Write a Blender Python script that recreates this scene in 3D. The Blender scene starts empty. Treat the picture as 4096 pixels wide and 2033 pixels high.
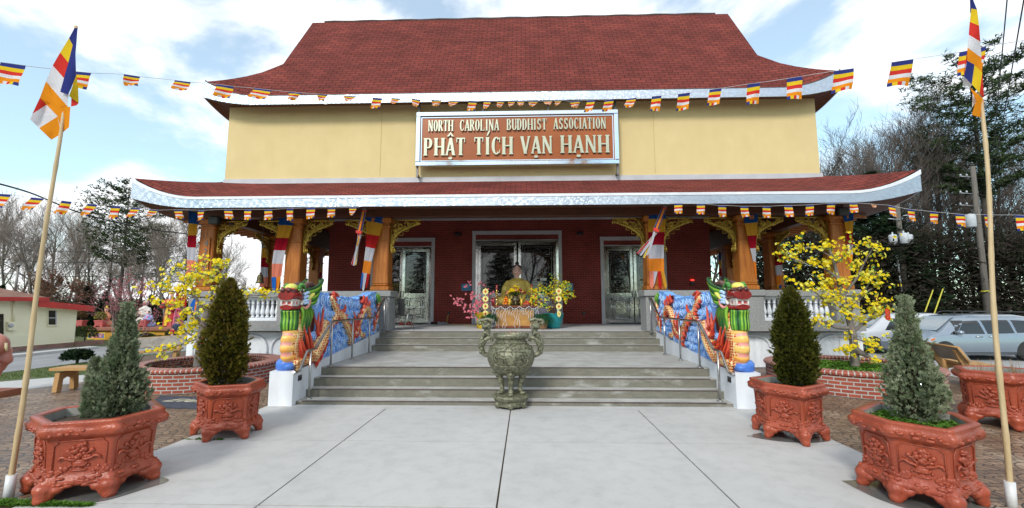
import bpy, math, random
from mathutils import Vector, Matrix, noise
R=math.radians; PI=math.pi; rnd=random.Random(7)
scn=bpy.context.scene; COL=scn.collection
# ---------------------------------------------------------------- camera
CAM=Vector((.2759,-8.5707,1.8081)); _yaw,_pit,_rol=-.0313,.1102,-.0015
_fw=Vector((math.sin(_yaw)*math.cos(_pit),math.cos(_yaw)*math.cos(_pit),math.sin(_pit)))
_r0=Vector((math.cos(_yaw),-math.sin(_yaw),0)); _u0=_r0.cross(_fw)
_r=_r0*math.cos(_rol)+_u0*math.sin(_rol); _u=-_r0*math.sin(_rol)+_u0*math.cos(_rol)
cd=bpy.data.cameras.new('camera'); cam=bpy.data.objects.new('camera',cd); COL.objects.link(cam)
cd.sensor_width=36; cd.lens=36*1761/4096; cd.clip_start=.05; cd.clip_end=3000
m=Matrix((_r,_u,-_fw)).transposed().to_4x4(); m.translation=CAM; cam.matrix_world=m
scn.camera=cam
# ---------------------------------------------------------------- world, sun, exposure
SUN_EL,SUN_AZ=R(37),R(200)     # azimuth clockwise from +Y: behind the camera and to the left
w=bpy.data.worlds.new('World'); scn.world=w; w.use_nodes=True
nt=w.node_tree; N=nt.nodes; L=nt.links; N.clear()
sky=N.new('ShaderNodeTexSky'); sky.sky_type='NISHITA'; sky.sun_disc=False
sky.sun_elevation=SUN_EL; sky.sun_rotation=SUN_AZ; sky.air_density=1.0; sky.dust_density=.6; sky.ozone_density=1.2
b1=N.new('ShaderNodeBackground'); b1.inputs[1].default_value=.15; vm=N.new('ShaderNodeVectorMath'); vm.operation='MULTIPLY'; vm.inputs[1].default_value=(1.12,1.48,1.38); L.new(sky.outputs[0],vm.inputs[0]); L.new(vm.outputs[0],b1.inputs[0])
b2=N.new('ShaderNodeBackground'); b2.inputs[0].default_value=(.97,.985,1,1); b2.inputs[1].default_value=1.18
tc=N.new('ShaderNodeTexCoord'); mp=N.new('ShaderNodeMapping'); mp.inputs['Scale'].default_value=(1,1,1.9); mp.inputs['Location'].default_value=(6.1,6.6,2.7)
L.new(tc.outputs['Generated'],mp.inputs[0])
n1=N.new('ShaderNodeTexNoise'); n1.inputs['Scale'].default_value=2.1; n1.inputs['Detail'].default_value=9; n1.inputs['Roughness'].default_value=.56; n1.inputs['Distortion'].default_value=.25
L.new(mp.outputs[0],n1.inputs['Vector'])
cr=N.new('ShaderNodeValToRGB'); cr.color_ramp.elements[0].position=.44; cr.color_ramp.elements[1].position=.575
cr.color_ramp.elements[0].color=(0.26,0.26,0.26,1); cr.color_ramp.interpolation='EASE'
L.new(n1.outputs[0],cr.inputs[0])
mx=N.new('ShaderNodeMixShader'); L.new(cr.outputs[0],mx.inputs[0]); L.new(b1.outputs[0],mx.inputs[1]); L.new(b2.outputs[0],mx.inputs[2])
wo=N.new('ShaderNodeOutputWorld'); L.new(mx.outputs[0],wo.inputs[0])
sl=bpy.data.lights.new('sun','SUN'); sl.energy=2.2; sl.angle=R(14); sl.color=(1,.95,.87)
so=bpy.data.objects.new('sun',sl); COL.objects.link(so)
sd=Vector((math.sin(SUN_AZ)*math.cos(SUN_EL),math.cos(SUN_AZ)*math.cos(SUN_EL),math.sin(SUN_EL)))
so.rotation_euler=sd.to_track_quat('Z','Y').to_euler(); so.location=sd*30
vs=scn.view_settings; vs.view_transform='Standard'; vs.look='None'; vs.exposure=.24; vs.gamma=1
# ---------------------------------------------------------------- pixel -> point on a plane (2576-px wide picture)
def ray(x,y):
    k=1.59006; return _fw+_r*((x*k-2048)/1761)-_u*((y*k-1016.5)/1761)
def atY(x,y,Y): d=ray(x,y); return CAM+d*((Y-CAM.y)/d.y)
def atZ(x,y,Z): d=ray(x,y); return CAM+d*((Z-CAM.z)/d.z)
def atX(x,y,X): d=ray(x,y); return CAM+d*((X-CAM.x)/d.x)
def atD(x,y,D): return CAM+ray(x,y)*D
def T(x,y):
    dl=min(max((-x-10)*.065,0),1.3); dr=min(max((x-10.5)*.12,0),.36)
    return -.045-dl-dr
# ---------------------------------------------------------------- mesh builder
class MB:
    def __init__(s): s.v=[];s.f=[];s.m=[];s.uv=[];s.sm=[]
    def face(s,idx,mi=0,uv=None,sm=False):
        s.f.append(tuple(idx)); s.m.append(mi); s.uv.append(uv); s.sm.append(sm)
    def quad(s,a,b,c,d,mi=0,uv=None,sm=False):
        n=len(s.v); s.v+=[tuple(a),tuple(b),tuple(c),tuple(d)]; s.face((n,n+1,n+2,n+3),mi,uv,sm)
    def tri(s,a,b,c,mi=0):
        n=len(s.v); s.v+=[tuple(a),tuple(b),tuple(c)]; s.face((n,n+1,n+2),mi)
    def box(s,x0,y0,z0,x1,y1,z1,mi=0,b=0):
        if b>0: return s.bbox(x0,y0,z0,x1,y1,z1,mi,b)
        n=len(s.v)
        s.v+=[(x0,y0,z0),(x1,y0,z0),(x1,y1,z0),(x0,y1,z0),(x0,y0,z1),(x1,y0,z1),(x1,y1,z1),(x0,y1,z1)]
        for q in ((0,3,2,1),(4,5,6,7),(0,1,5,4),(1,2,6,5),(2,3,7,6),(3,0,4,7)): s.face([n+i for i in q],mi)
    def bbox(s,x0,y0,z0,x1,y1,z1,mi,b):   # chamfered box: rings
        def ring(z,o):
            c=b+o
            return [(x0+c,y0+o,z),(x1-c,y0+o,z),(x1-o,y0+c,z),(x1-o,y1-c,z),(x1-c,y1-o,z),(x0+c,y1-o,z),(x0+o,y1-c,z),(x0+o,y0+c,z)]
        s.loft([ring(z0,b),ring(z0+b,0),ring(z1-b,0),ring(z1,b)],mi=mi,cap=True,sm=False)
    def loft(s,rings,mi=0,cap=False,sm=True,close=True,mis=None):
        n=len(s.v); k=len(rings[0])
        for r in rings: s.v+=[tuple(p) for p in r]
        for i in range(len(rings)-1):
            for j in range(k if close else k-1):
                a=n+i*k+j; b=n+i*k+(j+1)%k
                s.face((a,b,b+k,a+k),mis[i] if mis else mi,None,sm)
        if cap:
            s.face([n+j for j in range(k)][::-1],mis[0] if mis else mi); e=n+(len(rings)-1)*k; s.face([e+j for j in range(k)],mis[-1] if mis else mi)
    def tube(s,pts,r,k=6,mi=0,cap=True,sm=True,flat=1.0):
        pts=[Vector(p) for p in pts]; rs=r if isinstance(r,(list,tuple)) else [r]*len(pts)
        up=Vector((0,0,1)); t=(pts[1]-pts[0]).normalized()
        a=t.cross(up) if abs(t.z)<.95 else t.cross(Vector((1,0,0))); a.normalize()
        rings=[]
        for i,p in enumerate(pts):
            if i==0: t=pts[1]-pts[0]
            elif i==len(pts)-1: t=pts[-1]-pts[-2]
            else: t=pts[i+1]-pts[i-1]
            t.normalize(); a=a-t*a.dot(t)
            if a.length<1e-5: a=t.orthogonal()
            a.normalize(); b=t.cross(a)
            rings.append([p+(a*math.cos(2*PI*j/k)+b*math.sin(2*PI*j/k)*flat)*rs[i] for j in range(k)])
        s.loft(rings,mi,cap,sm)
    def lathe(s,prof,c=(0,0,0),k=24,mi=0,sm=True,cap=False,sx=1,sy=1,mis=None):
        s.loft([[(c[0]+r*math.cos(2*PI*j/k)*sx,c[1]+r*math.sin(2*PI*j/k)*sy,c[2]+z) for j in range(k)] for r,z in prof],mi,cap,sm,mis=mis)
    def ell(s,c,r,mi=0,k=10,n=7,rot=None,sm=True):
        if not isinstance(r,(list,tuple)): r=(r,r,r)
        rings=[]
        for i in range(n+1):
            ph=-PI/2+PI*i/n; ph=max(min(ph,PI/2-.02),-PI/2+.02); ring=[]
            for j in range(k):
                p=Vector((r[0]*math.cos(ph)*math.cos(2*PI*j/k),r[1]*math.cos(ph)*math.sin(2*PI*j/k),r[2]*math.sin(ph)))
                if rot: p=rot@p
                ring.append(p+Vector(c))
            rings.append(ring)
        s.loft(rings,mi,True,sm)
    def prism(s,poly,d,mi=0,sm=False,mside=None):   # poly: list of 3D points (planar, CCW), d: extrude vector
        n=len(s.v); k=len(poly); d=Vector(d)
        s.v+=[tuple(p) for p in poly]+[tuple(Vector(p)+d) for p in poly]
        s.face([n+j for j in range(k)][::-1],mi); s.face([n+k+j for j in range(k)],mi)
        for j in range(k):
            a=n+j;b=n+(j+1)%k; s.face((a,b,b+k,a+k),mi if mside is None else mside,None,sm)
    def build(s,name,mats,parent=None,loc=None,remesh=0,smooth=None,autofix=False):
        me=bpy.data.meshes.new(name); me.from_pydata(s.v,[],s.f)
        if not isinstance(mats,(list,tuple)): mats=[mats]
        for mm in mats: me.materials.append(mm)
        me.polygons.foreach_set('material_index',s.m); me.polygons.foreach_set('use_smooth',s.sm)
        if any(u is not None for u in s.uv):
            ul=me.uv_layers.new(name='UVMap'); k=0
            for f,u in zip(s.f,s.uv):
                for j in range(len(f)):
                    if u: ul.data[k].uv=u[j]
                    k+=1
        me.update(); o=bpy.data.objects.new(name,me); COL.objects.link(o)
        if remesh:
            md=o.modifiers.new('remesh','REMESH'); md.mode='VOXEL'; md.voxel_size=remesh; md.use_smooth_shade=True
            if smooth: sm=o.modifiers.new('smooth','SMOOTH'); sm.iterations=smooth; sm.factor=.6
        if parent is not None:
            o.parent=parent
            if parent.get('_t') is not None: o.matrix_parent_inverse=parent['_inv'] if False else Matrix.Translation(-Vector(parent['_t']))
        if loc: o.location=loc
        return o
def tag(o,label=None,cat=None,group=None,kind=None):
    if label: o['label']=label
    if cat: o['category']=cat
    if group: o['group']=group
    if kind: o['kind']=kind
    return o
def thing(name,label,cat,loc=(0,0,0),group=None):
    # Empty at the thing's base; parts are written in world coordinates (parent inverse = -base)
    o=bpy.data.objects.new(name,None); COL.objects.link(o); o.location=loc; o.empty_display_size=.2
    o['_t']=list(loc); return tag(o,label,cat,group)
def dup(o,loc=None,rz=None,sc=None,label=None,parent=None,group=None):
    c=o.copy(); COL.objects.link(c)
    if parent is not None: c.parent=parent
    if loc is not None: c.location=loc
    if rz is not None: c.rotation_euler=(0,0,rz)
    if sc is not None: c.scale=sc if isinstance(sc,(tuple,list)) else (sc,sc,sc)
    if label: c['label']=label
    if group: c['group']=group
    for ch in list(o.children): dup(ch,parent=c)
    return c
def bez(pts,n=8):   # Catmull-Rom through points
    P=[Vector(p) for p in pts]; out=[]
    for i in range(len(P)-1):
        p0=P[max(i-1,0)];p1=P[i];p2=P[i+1];p3=P[min(i+2,len(P)-1)]
        for j in range(n):
            t=j/n; out.append(.5*((2*p1)+(p2-p0)*t+(2*p0-5*p1+4*p2-p3)*t*t+(3*p1-p0-3*p2+p3)*t**3))
    out.append(P[-1]); return out
# ---------------------------------------------------------------- materials
def newmat(name):
    m=bpy.data.materials.new(name); m.use_nodes=True; nt=m.node_tree; return m,nt,nt.nodes,nt.links,nt.nodes['Principled BSDF']
def c4(c): return (c[0],c[1],c[2],1)
def srgb(r,g,b):
    f=lambda u:(u/255/12.92 if u/255<=.04045 else ((u/255+.055)/1.055)**2.4); return (f(r),f(g),f(b))
def mat(name,col,col2=None,rough=.6,metal=0,vs=4,detail=6,bump=0,bs=30,spec=.5,coat=0,coord='Object',lo=.35,hi=.65,scale=(1,1,1),emit=0,rvar=0,aniso=0):
    m,nt,N,L,B=newmat(name)
    B.inputs['Roughness'].default_value=rough; B.inputs['Metallic'].default_value=metal; B.inputs['Specular IOR Level'].default_value=spec
    if coat: B.inputs['Coat Weight'].default_value=coat; B.inputs['Coat Roughness'].default_value=.08
    B.inputs['Base Color'].default_value=c4(col)
    tc=N.new('ShaderNodeTexCoord'); mp=N.new('ShaderNodeMapping'); mp.inputs['Scale'].default_value=scale; L.new(tc.outputs[coord],mp.inputs[0])
    if col2 is None: col2=tuple(c*.8 for c in col)
    n=N.new('ShaderNodeTexNoise'); n.inputs['Scale'].default_value=vs; n.inputs['Detail'].default_value=detail; n.inputs['Roughness'].default_value=.6; L.new(mp.outputs[0],n.inputs['Vector'])
    r=N.new('ShaderNodeMapRange'); r.inputs[1].default_value=lo; r.inputs[2].default_value=hi; L.new(n.outputs[0],r.inputs[0])
    x=N.new('ShaderNodeMix'); x.data_type='RGBA'; x.inputs[6].default_value=c4(col); x.inputs[7].default_value=c4(col2); L.new(r.outputs[0],x.inputs[0]); L.new(x.outputs[2],B.inputs['Base Color'])
    if rvar:
        r2=N.new('ShaderNodeMapRange'); r2.inputs[1].default_value=.3; r2.inputs[2].default_value=.7; r2.inputs[3].default_value=rough-rvar; r2.inputs[4].default_value=rough+rvar; L.new(n.outputs[0],r2.inputs[0]); L.new(r2.outputs[0],B.inputs['Roughness'])
    if bump:
        n2=N.new('ShaderNodeTexNoise'); n2.inputs['Scale'].default_value=bs; n2.inputs['Detail'].default_value=4; L.new(mp.outputs[0],n2.inputs['Vector'])
        b=N.new('ShaderNodeBump'); b.inputs['Strength'].default_value=bump; b.inputs['Distance'].default_value=.02; L.new(n2.outputs[0],b.inputs['Height']); L.new(b.outputs[0],B.inputs['Normal'])
    if emit: B.inputs['Emission Color'].default_value=c4(col); B.inputs['Emission Strength'].default_value=emit
    return m
def brickmat(name,c1,c2,mortar,bw,bh,ms,vec='xz',rough=.8,bump=.5,offset=.5,extra=None,ms_smooth=.1):
    m,nt,N,L,B=newmat(name); B.inputs['Roughness'].default_value=rough; B.inputs['Specular IOR Level'].default_value=.2
    t=N.new('ShaderNodeTexBrick'); t.offset=offset; t.inputs['Color1'].default_value=c4(c1); t.inputs['Color2'].default_value=c4(c2); t.inputs['Mortar'].default_value=c4(mortar)
    t.inputs['Scale'].default_value=1; t.inputs['Brick Width'].default_value=bw; t.inputs['Row Height'].default_value=bh; t.inputs['Mortar Size'].default_value=ms; t.inputs['Mortar Smooth'].default_value=ms_smooth; t.inputs['Bias'].default_value=0
    tc=N.new('ShaderNodeTexCoord')
    if vec=='uv': src=tc.outputs['UV']
    else:
        sp=N.new('ShaderNodeSeparateXYZ'); L.new(tc.outputs['Object'],sp.inputs[0]); cb=N.new('ShaderNodeCombineXYZ')
        ad=N.new('ShaderNodeMath'); L.new(sp.outputs[0],ad.inputs[0]); L.new(sp.outputs[1],ad.inputs[1])
        if vec=='xy': L.new(sp.outputs[0],cb.inputs[0]); L.new(sp.outputs[1],cb.inputs[1])
        else: L.new(ad.outputs[0],cb.inputs[0]); L.new(sp.outputs[2],cb.inputs[1])
        src=cb.outputs[0]
    L.new(src,t.inputs['Vector'])
    n=N.new('ShaderNodeTexNoise'); n.inputs['Scale'].default_value=1.3; n.inputs['Detail'].default_value=8; L.new(src,n.inputs['Vector'])
    n3=N.new('ShaderNodeTexNoise'); n3.inputs['Scale'].default_value=60; n3.inputs['Detail'].default_value=3; L.new(src,n3.inputs['Vector'])
    ad2=N.new('ShaderNodeMath'); ad2.operation='MULTIPLY_ADD'; L.new(n3.outputs[0],ad2.inputs[0]); ad2.inputs[1].default_value=.5; L.new(n.outputs[0],ad2.inputs[2])
    r=N.new('ShaderNodeMapRange'); r.inputs[1].default_value=.45; r.inputs[2].default_value=1.05; r.inputs[3].default_value=.72; r.inputs[4].default_value=1.22; L.new(ad2.outputs[0],r.inputs[0])
    x=N.new('ShaderNodeVectorMath'); x.operation='SCALE'; L.new(t.outputs[0],x.inputs[0]); L.new(r.outputs[0],x.inputs['Scale']); L.new(x.outputs[0],B.inputs['Base Color'])
    if bump:
        b=N.new('ShaderNodeBump'); b.invert=True; b.inputs['Strength'].default_value=bump; b.inputs['Distance'].default_value=.01; L.new(t.outputs['Fac'],b.inputs['Height']); L.new(b.outputs[0],B.inputs['Normal'])
    return m
def grime(m,scale=(1,1,1),vs=3,lo=.86,hi=1.04,a=.35,b=.65,detail=8):
    # multiplies the base colour by a stain pattern
    nt=m.node_tree; N=nt.nodes; L=nt.links; B=N['Principled BSDF']; src=B.inputs['Base Color'].links[0].from_socket
    tc=N.new('ShaderNodeTexCoord'); mp=N.new('ShaderNodeMapping'); mp.inputs['Scale'].default_value=scale; mp.inputs['Location'].default_value=(3.3,1.7,.4); L.new(tc.outputs['Object'],mp.inputs[0])
    n=N.new('ShaderNodeTexNoise'); n.inputs['Scale'].default_value=vs; n.inputs['Detail'].default_value=detail; n.inputs['Roughness'].default_value=.65; L.new(mp.outputs[0],n.inputs['Vector'])
    r=N.new('ShaderNodeMapRange'); r.inputs[1].default_value=a; r.inputs[2].default_value=b; r.inputs[3].default_value=lo; r.inputs[4].default_value=hi; L.new(n.outputs[0],r.inputs[0])
    x=N.new('ShaderNodeVectorMath'); x.operation='SCALE'; L.new(src,x.inputs[0]); L.new(r.outputs[0],x.inputs['Scale']); L.new(x.outputs[0],B.inputs['Base Color']); return m
def clothmat(name,col,tr=.35):
    m,nt,N,L,B=newmat(name); N.remove(B)
    d=N.new('ShaderNodeBsdfDiffuse'); t=N.new('ShaderNodeBsdfTranslucent'); x=N.new('ShaderNodeMixShader'); x.inputs[0].default_value=tr
    d.inputs[0].default_value=c4(col); t.inputs[0].default_value=c4(tuple(min(1,c*1.1) for c in col))
    L.new(d.outputs[0],x.inputs[1]); L.new(t.outputs[0],x.inputs[2]); L.new(x.outputs[0],N['Material Output'].inputs[0]); return m
# ================================================================ materials
mConc=mat('concrete_path',(.475,.47,.46),(.41,.405,.395),rough=.75,vs=.55,detail=10,bump=.15,bs=120,lo=.35,hi=.7,rvar=.12)
mStep=mat('concrete_tread',(.46,.455,.435),(.34,.335,.31),rough=.8,vs=2.2,detail=9,bump=.2,bs=80)
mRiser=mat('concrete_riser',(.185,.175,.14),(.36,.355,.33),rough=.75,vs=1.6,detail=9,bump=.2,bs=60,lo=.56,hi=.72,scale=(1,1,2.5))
mNose=mat('nosing_strip',(.06,.035,.03),(.12,.09,.08),rough=.5,vs=20)
mWhite=mat('white_paint',(.78,.80,.84),(.70,.72,.77),rough=.45,vs=1.5,detail=8,bump=.12,bs=25)
mTrim=mat('grey_trim',(.50,.49,.52),(.44,.43,.46),rough=.5,vs=3)
mAgg=mat('exposed_aggregate',(.23,.23,.225),(.36,.36,.36),rough=.85,vs=70,detail=3,bump=.5,bs=90,lo=.45,hi=.62)
mStucco=mat('yellow_stucco',(.665,.52,.265),(.625,.485,.24),rough=.85,vs=1.2,detail=8,bump=.25,bs=180)
mWood=mat('varnished_pine',(.47,.165,.028),(.30,.085,.014),rough=.45,vs=3,detail=7,scale=(6,6,.55),spec=.3,bump=.05)
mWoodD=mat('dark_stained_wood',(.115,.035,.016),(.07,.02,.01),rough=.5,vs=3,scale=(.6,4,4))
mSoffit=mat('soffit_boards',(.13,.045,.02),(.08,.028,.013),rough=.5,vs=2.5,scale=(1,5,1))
mGold=mat('gold_leaf_paint',(.55,.38,.07),(.30,.19,.03),rough=.32,metal=.75,vs=14,bump=.2,bs=40)
mGoldR=mat('gold_robe_paint',(.86,.63,.15),(.72,.50,.09),rough=.35,metal=.12,vs=5)
mSteel=mat('stainless_steel',(.62,.62,.62),(.45,.44,.43),rough=.16,metal=1,vs=3,bump=.12,bs=9)
mRail=mat('brushed_steel',(.55,.54,.53),(.42,.41,.40),rough=.28,metal=1,vs=12)
mIron=mat('painted_bracket',(.22,.20,.19),(.15,.14,.13),rough=.5,metal=.6)
mPave=None; mBlack=mat('black_plastic',(.02,.02,.022),(.03,.03,.03),rough=.4)
mGlass=mat('dark_glass',(.012,.012,.012),(.02,.015,.01),rough=.02,spec=.9,vs=1.5)
mLead=mat('leaded_came',(.45,.45,.46),(.35,.35,.36),rough=.3,metal=.9)
mBrickW=brickmat('red_brick_wall',(.225,.033,.027),(.155,.025,.020),(.29,.085,.068),.21,.0715,.008,'xz',.75,.45)
mShing=brickmat('red_shingles',(.195,.042,.032),(.14,.031,.025),(.035,.012,.010),.305,.143,.011,'uv',.95,.5,ms_smooth=.3)
mBrickP=brickmat('planter_brick',(.36,.085,.05),(.26,.060,.04),(.42,.40,.37),.21,.075,.011,'uv',.75,.8)
mCapBrick=brickmat('brick_cap',(.37,.10,.065),(.28,.08,.055),(.45,.43,.40),.095,9,.012,'uv',.5,.6,offset=0)
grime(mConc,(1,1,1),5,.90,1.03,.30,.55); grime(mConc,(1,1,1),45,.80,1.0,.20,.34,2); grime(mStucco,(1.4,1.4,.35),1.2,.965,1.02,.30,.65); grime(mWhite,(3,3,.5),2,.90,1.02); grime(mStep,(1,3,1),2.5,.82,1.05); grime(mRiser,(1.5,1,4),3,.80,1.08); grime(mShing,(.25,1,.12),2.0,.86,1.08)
def fasciamat():
    m,nt,N,L,B=newmat('swirled_steel_fascia'); B.inputs['Metallic'].default_value=.88; B.inputs['Roughness'].default_value=.42
    B.inputs['Base Color'].default_value=(.47,.52,.60,1)
    tc=N.new('ShaderNodeTexCoord'); v=N.new('ShaderNodeTexVoronoi'); v.inputs['Scale'].default_value=7; v.feature='F1'
    L.new(tc.outputs['Object'],v.inputs['Vector']); mt=N.new('ShaderNodeMath'); mt.operation='MULTIPLY'; mt.inputs[1].default_value=34; L.new(v.outputs['Distance'],mt.inputs[0])
    sn=N.new('ShaderNodeMath'); sn.operation='SINE'; L.new(mt.outputs[0],sn.inputs[0])
    b=N.new('ShaderNodeBump'); b.inputs['Strength'].default_value=.19; b.inputs['Distance'].default_value=.01; L.new(sn.outputs[0],b.inputs['Height']); L.new(b.outputs[0],B.inputs['Normal'])
    n=N.new('ShaderNodeTexNoise'); n.inputs['Scale'].default_value=1.1; n.inputs['Detail'].default_value=5; L.new(tc.outputs['Object'],n.inputs['Vector'])
    r=N.new('ShaderNodeMapRange'); r.inputs[1].default_value=.3; r.inputs[2].default_value=.7; r.inputs[3].default_value=.3; r.inputs[4].default_value=.55; L.new(n.outputs[0],r.inputs[0]); L.new(r.outputs[0],B.inputs['Roughness'])
    return m
mFascia=fasciamat()
def pavemat():
    m,nt,N,L,B=newmat('stamped_fan_concrete'); B.inputs['Roughness'].default_value=.55
    def mt(op,a,b=None,c=None):
        x=N.new('ShaderNodeMath'); x.operation=op
        for i,q in enumerate((a,b,c)):
            if q is None: continue
            if isinstance(q,(int,float)): x.inputs[i].default_value=q
            else: L.new(q,x.inputs[i])
        return x.outputs[0]
    tc=N.new('ShaderNodeTexCoord'); sp=N.new('ShaderNodeSeparateXYZ')
    nw=N.new('ShaderNodeTexNoise'); nw.inputs['Scale'].default_value=3; L.new(tc.outputs['Object'],nw.inputs['Vector'])
    va=N.new('ShaderNodeVectorMath'); va.operation='MULTIPLY_ADD'; L.new(nw.outputs['Color'],va.inputs[0]); va.inputs[1].default_value=(.035,.035,.035); L.new(tc.outputs['Object'],va.inputs[2]); L.new(va.outputs[0],sp.inputs[0])
    S=.72; u=mt('DIVIDE',sp.outputs[0],S); v=mt('DIVIDE',sp.outputs[1],S)
    def cand(k):   # circles centred on a staggered lattice, rows half a cell apart
        j=mt('SUBTRACT',mt('FLOOR',mt('MULTIPLY',v,2)),k); off=mt('MULTIPLY',mt('FLOORED_MODULO',j,2),.5)
        cx=mt('ADD',mt('ROUND',mt('SUBTRACT',u,off)),off); cy=mt('MULTIPLY',j,.5)
        dx=mt('SUBTRACT',u,cx); dy=mt('SUBTRACT',v,cy); d=mt('SQRT',mt('ADD',mt('MULTIPLY',dx,dx),mt('MULTIPLY',dy,dy)))
        return d,mt('ARCTAN2',dy,dx)
    d0,a0=cand(0); d1,a1=cand(1)
    ins=mt('LESS_THAN',d0,.5)
    d=mt('ADD',mt('MULTIPLY',d0,ins),mt('MULTIPLY',d1,mt('SUBTRACT',1,ins))); a=mt('ADD',mt('MULTIPLY',a0,ins),mt('MULTIPLY',a1,mt('SUBTRACT',1,ins)))
    ring=mt('MULTIPLY',d,8); fr=mt('FRACT',ring); e1=mt('ABSOLUTE',mt('SUBTRACT',fr,.5))
    k=mt('ADD',mt('FLOOR',ring),.5); seg=mt('MULTIPLY',a,mt('MULTIPLY',k,.5)); e2=mt('ABSOLUTE',mt('SUBTRACT',mt('FRACT',seg),.5))
    g1=mt('GREATER_THAN',e1,.415); g2=mt('GREATER_THAN',e2,.46); g=mt('MAXIMUM',g1,g2)
    n=N.new('ShaderNodeTexNoise'); n.inputs['Scale'].default_value=.8; n.inputs['Detail'].default_value=9; n.inputs['Roughness'].default_value=.65; L.new(tc.outputs['Object'],n.inputs['Vector'])
    cr=N.new('ShaderNodeValToRGB'); L.new(n.outputs[0],cr.inputs[0]); E=cr.color_ramp.elements
    E[0].position=.3; E[0].color=(.095,.062,.042,1); E[1].position=.75; E[1].color=(.40,.32,.24,1); e=cr.color_ramp.elements.new(.52); e.color=(.20,.125,.075,1)
    wn=N.new('ShaderNodeTexWhiteNoise'); wn.noise_dimensions='2D'; cb=N.new('ShaderNodeCombineXYZ'); L.new(mt('FLOOR',ring),cb.inputs[0]); L.new(mt('FLOOR',seg),cb.inputs[1]); L.new(cb.outputs[0],wn.inputs['Vector'])
    vv=N.new('ShaderNodeVectorMath'); vv.operation='SCALE'; L.new(cr.outputs[0],vv.inputs[0]); L.new(mt('MULTIPLY_ADD',wn.outputs[0],.5,.75),vv.inputs['Scale'])
    x=N.new('ShaderNodeMix'); x.data_type='RGBA'; L.new(g,x.inputs[0]); L.new(vv.outputs[0],x.inputs[6]); x.inputs[7].default_value=(.03,.022,.017,1); L.new(x.outputs[2],B.inputs['Base Color'])
    b=N.new('ShaderNodeBump'); b.invert=True; b.inputs['Strength'].default_value=.7; b.inputs['Distance'].default_value=.01; L.new(g,b.inputs['Height']); L.new(b.outputs[0],B.inputs['Normal'])
    rr=mt('MULTIPLY_ADD',n.outputs[0],.5,.25); L.new(rr,B.inputs['Roughness'])
    return m
mPave=pavemat()
mGrass=mat('grass_soil',(.055,.095,.02),(.11,.10,.045),rough=.95,vs=1.5,detail=10,bump=.6,bs=60)
mAsph=mat('asphalt',(.19,.195,.20),(.26,.265,.27),rough=.85,vs=.6,detail=10,bump=.3,bs=150)
mPark=mat('parking_lot',(.30,.30,.30),(.38,.38,.375),rough=.85,vs=.5,detail=9,bump=.3,bs=150)
mForestFloor=mat('forest_floor',(.07,.05,.03),(.04,.035,.02),rough=1,vs=1,bump=.5,bs=20)
# ================================================================ ground
def patch(name,poly,dz,mats,nx=1,kind='structure',step=1.5,conf=True):
    # polygon in plan, triangulated over a grid by bisect, draped on T()
    import bmesh
    bm=bmesh.new(); vs_=[bm.verts.new((x,y,0)) for x,y in poly]; bm.faces.new(vs_)
    xs=[p[0] for p in poly]; ys=[p[1] for p in poly]
    if conf:
        for ax,lo,hi in ((0,min(xs),max(xs)),(1,min(ys),max(ys))):
            if ax==1 : continue
            for bx in (-30,-10,10.5,13.5):
                if lo<bx<hi:
                    bmesh.ops.bisect_plane(bm,geom=bm.verts[:]+bm.edges[:]+bm.faces[:],plane_co=(bx,0,0),plane_no=(1,0,0))
    bmesh.ops.triangulate(bm,faces=bm.faces[:])
    for v in bm.verts: v.co.z=T(v.co.x,v.co.y)+dz
    bmesh.ops.recalc_face_normals(bm,faces=bm.faces[:])
    me=bpy.data.meshes.new(name); bm.to_mesh(me); bm.free()
    if me.polygons and me.polygons[0].normal.z<0: me.flip_normals()
    me.materials.append(mats); o=bpy.data.objects.new(name,me); COL.objects.link(o); o['kind']=kind; return o
patch('ground',[(-400,-200),(400,-200),(400,500),(-400,500)],-.035,mForestFloor)
patch('lawn',[(-60,2),(-9,-1),(-5,4),(-5,40),(-60,40)],-.027,mGrass)
patch('paver_plaza',[(-11.2,-9),(13.2,-9),(13.2,1.5),(12.2,5.6),(10.2,5.6),(10.2,40),(-10.2,40),(-10.2,4.9),(-9.8,3.2),(-11.0,1.3)],-.014,mPave)
patch('sidewalk',[(-20,-9),(-11.2,-9),(-11.0,1.3),(-9.8,3.2),(-10.6,4.0),(-12.6,3.7),(-15,3.2),(-20,1.5)],-.012,mConc)
patch('road',[(-60,-14),(-18.0,6.0),(-17.3,10.5),(-15.5,12.6),(-10,16),(-5,17),(-5,27),(-27,25.5),(-60,8)],-.019,mAsph)
patch('parking_lot',[(13.2,-20),(80,-20),(80,24),(13,24),(10.3,24),(10.3,5.6),(12.2,5.6),(13.2,1.5)],-.019,mPark)
# concrete path: separate slabs with joints
t=MB(); ys=[-9.5,-6.85,-4.36+.0,-2.45,-.62]
ys=[-12,-9.6,-7.0,-4.36,-2.45,-.62,-.36]; xs=[-4.42,-2.2,0,2.2,4.42]
for i in range(len(ys)-1):
    for j in range(4):
        g=.009
        if i==5: x0,x1=(-4.42,4.42)
        else: x0,x1=xs[j]+g,xs[j+1]-g
        if i==5 and j: continue
        t.box(x0,ys[i]+g,-.2,x1,ys[i+1]-g,-.042)
tag(t.build('concrete_path',mConc),kind='structure')
t=MB(); t.quad((-4.4,-12,-.056),(4.4,-12,-.056),(4.4,-.36,-.056),(-4.4,-.36,-.056)); tag(t.build('path_bed',mForestFloor),kind='structure')
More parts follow.
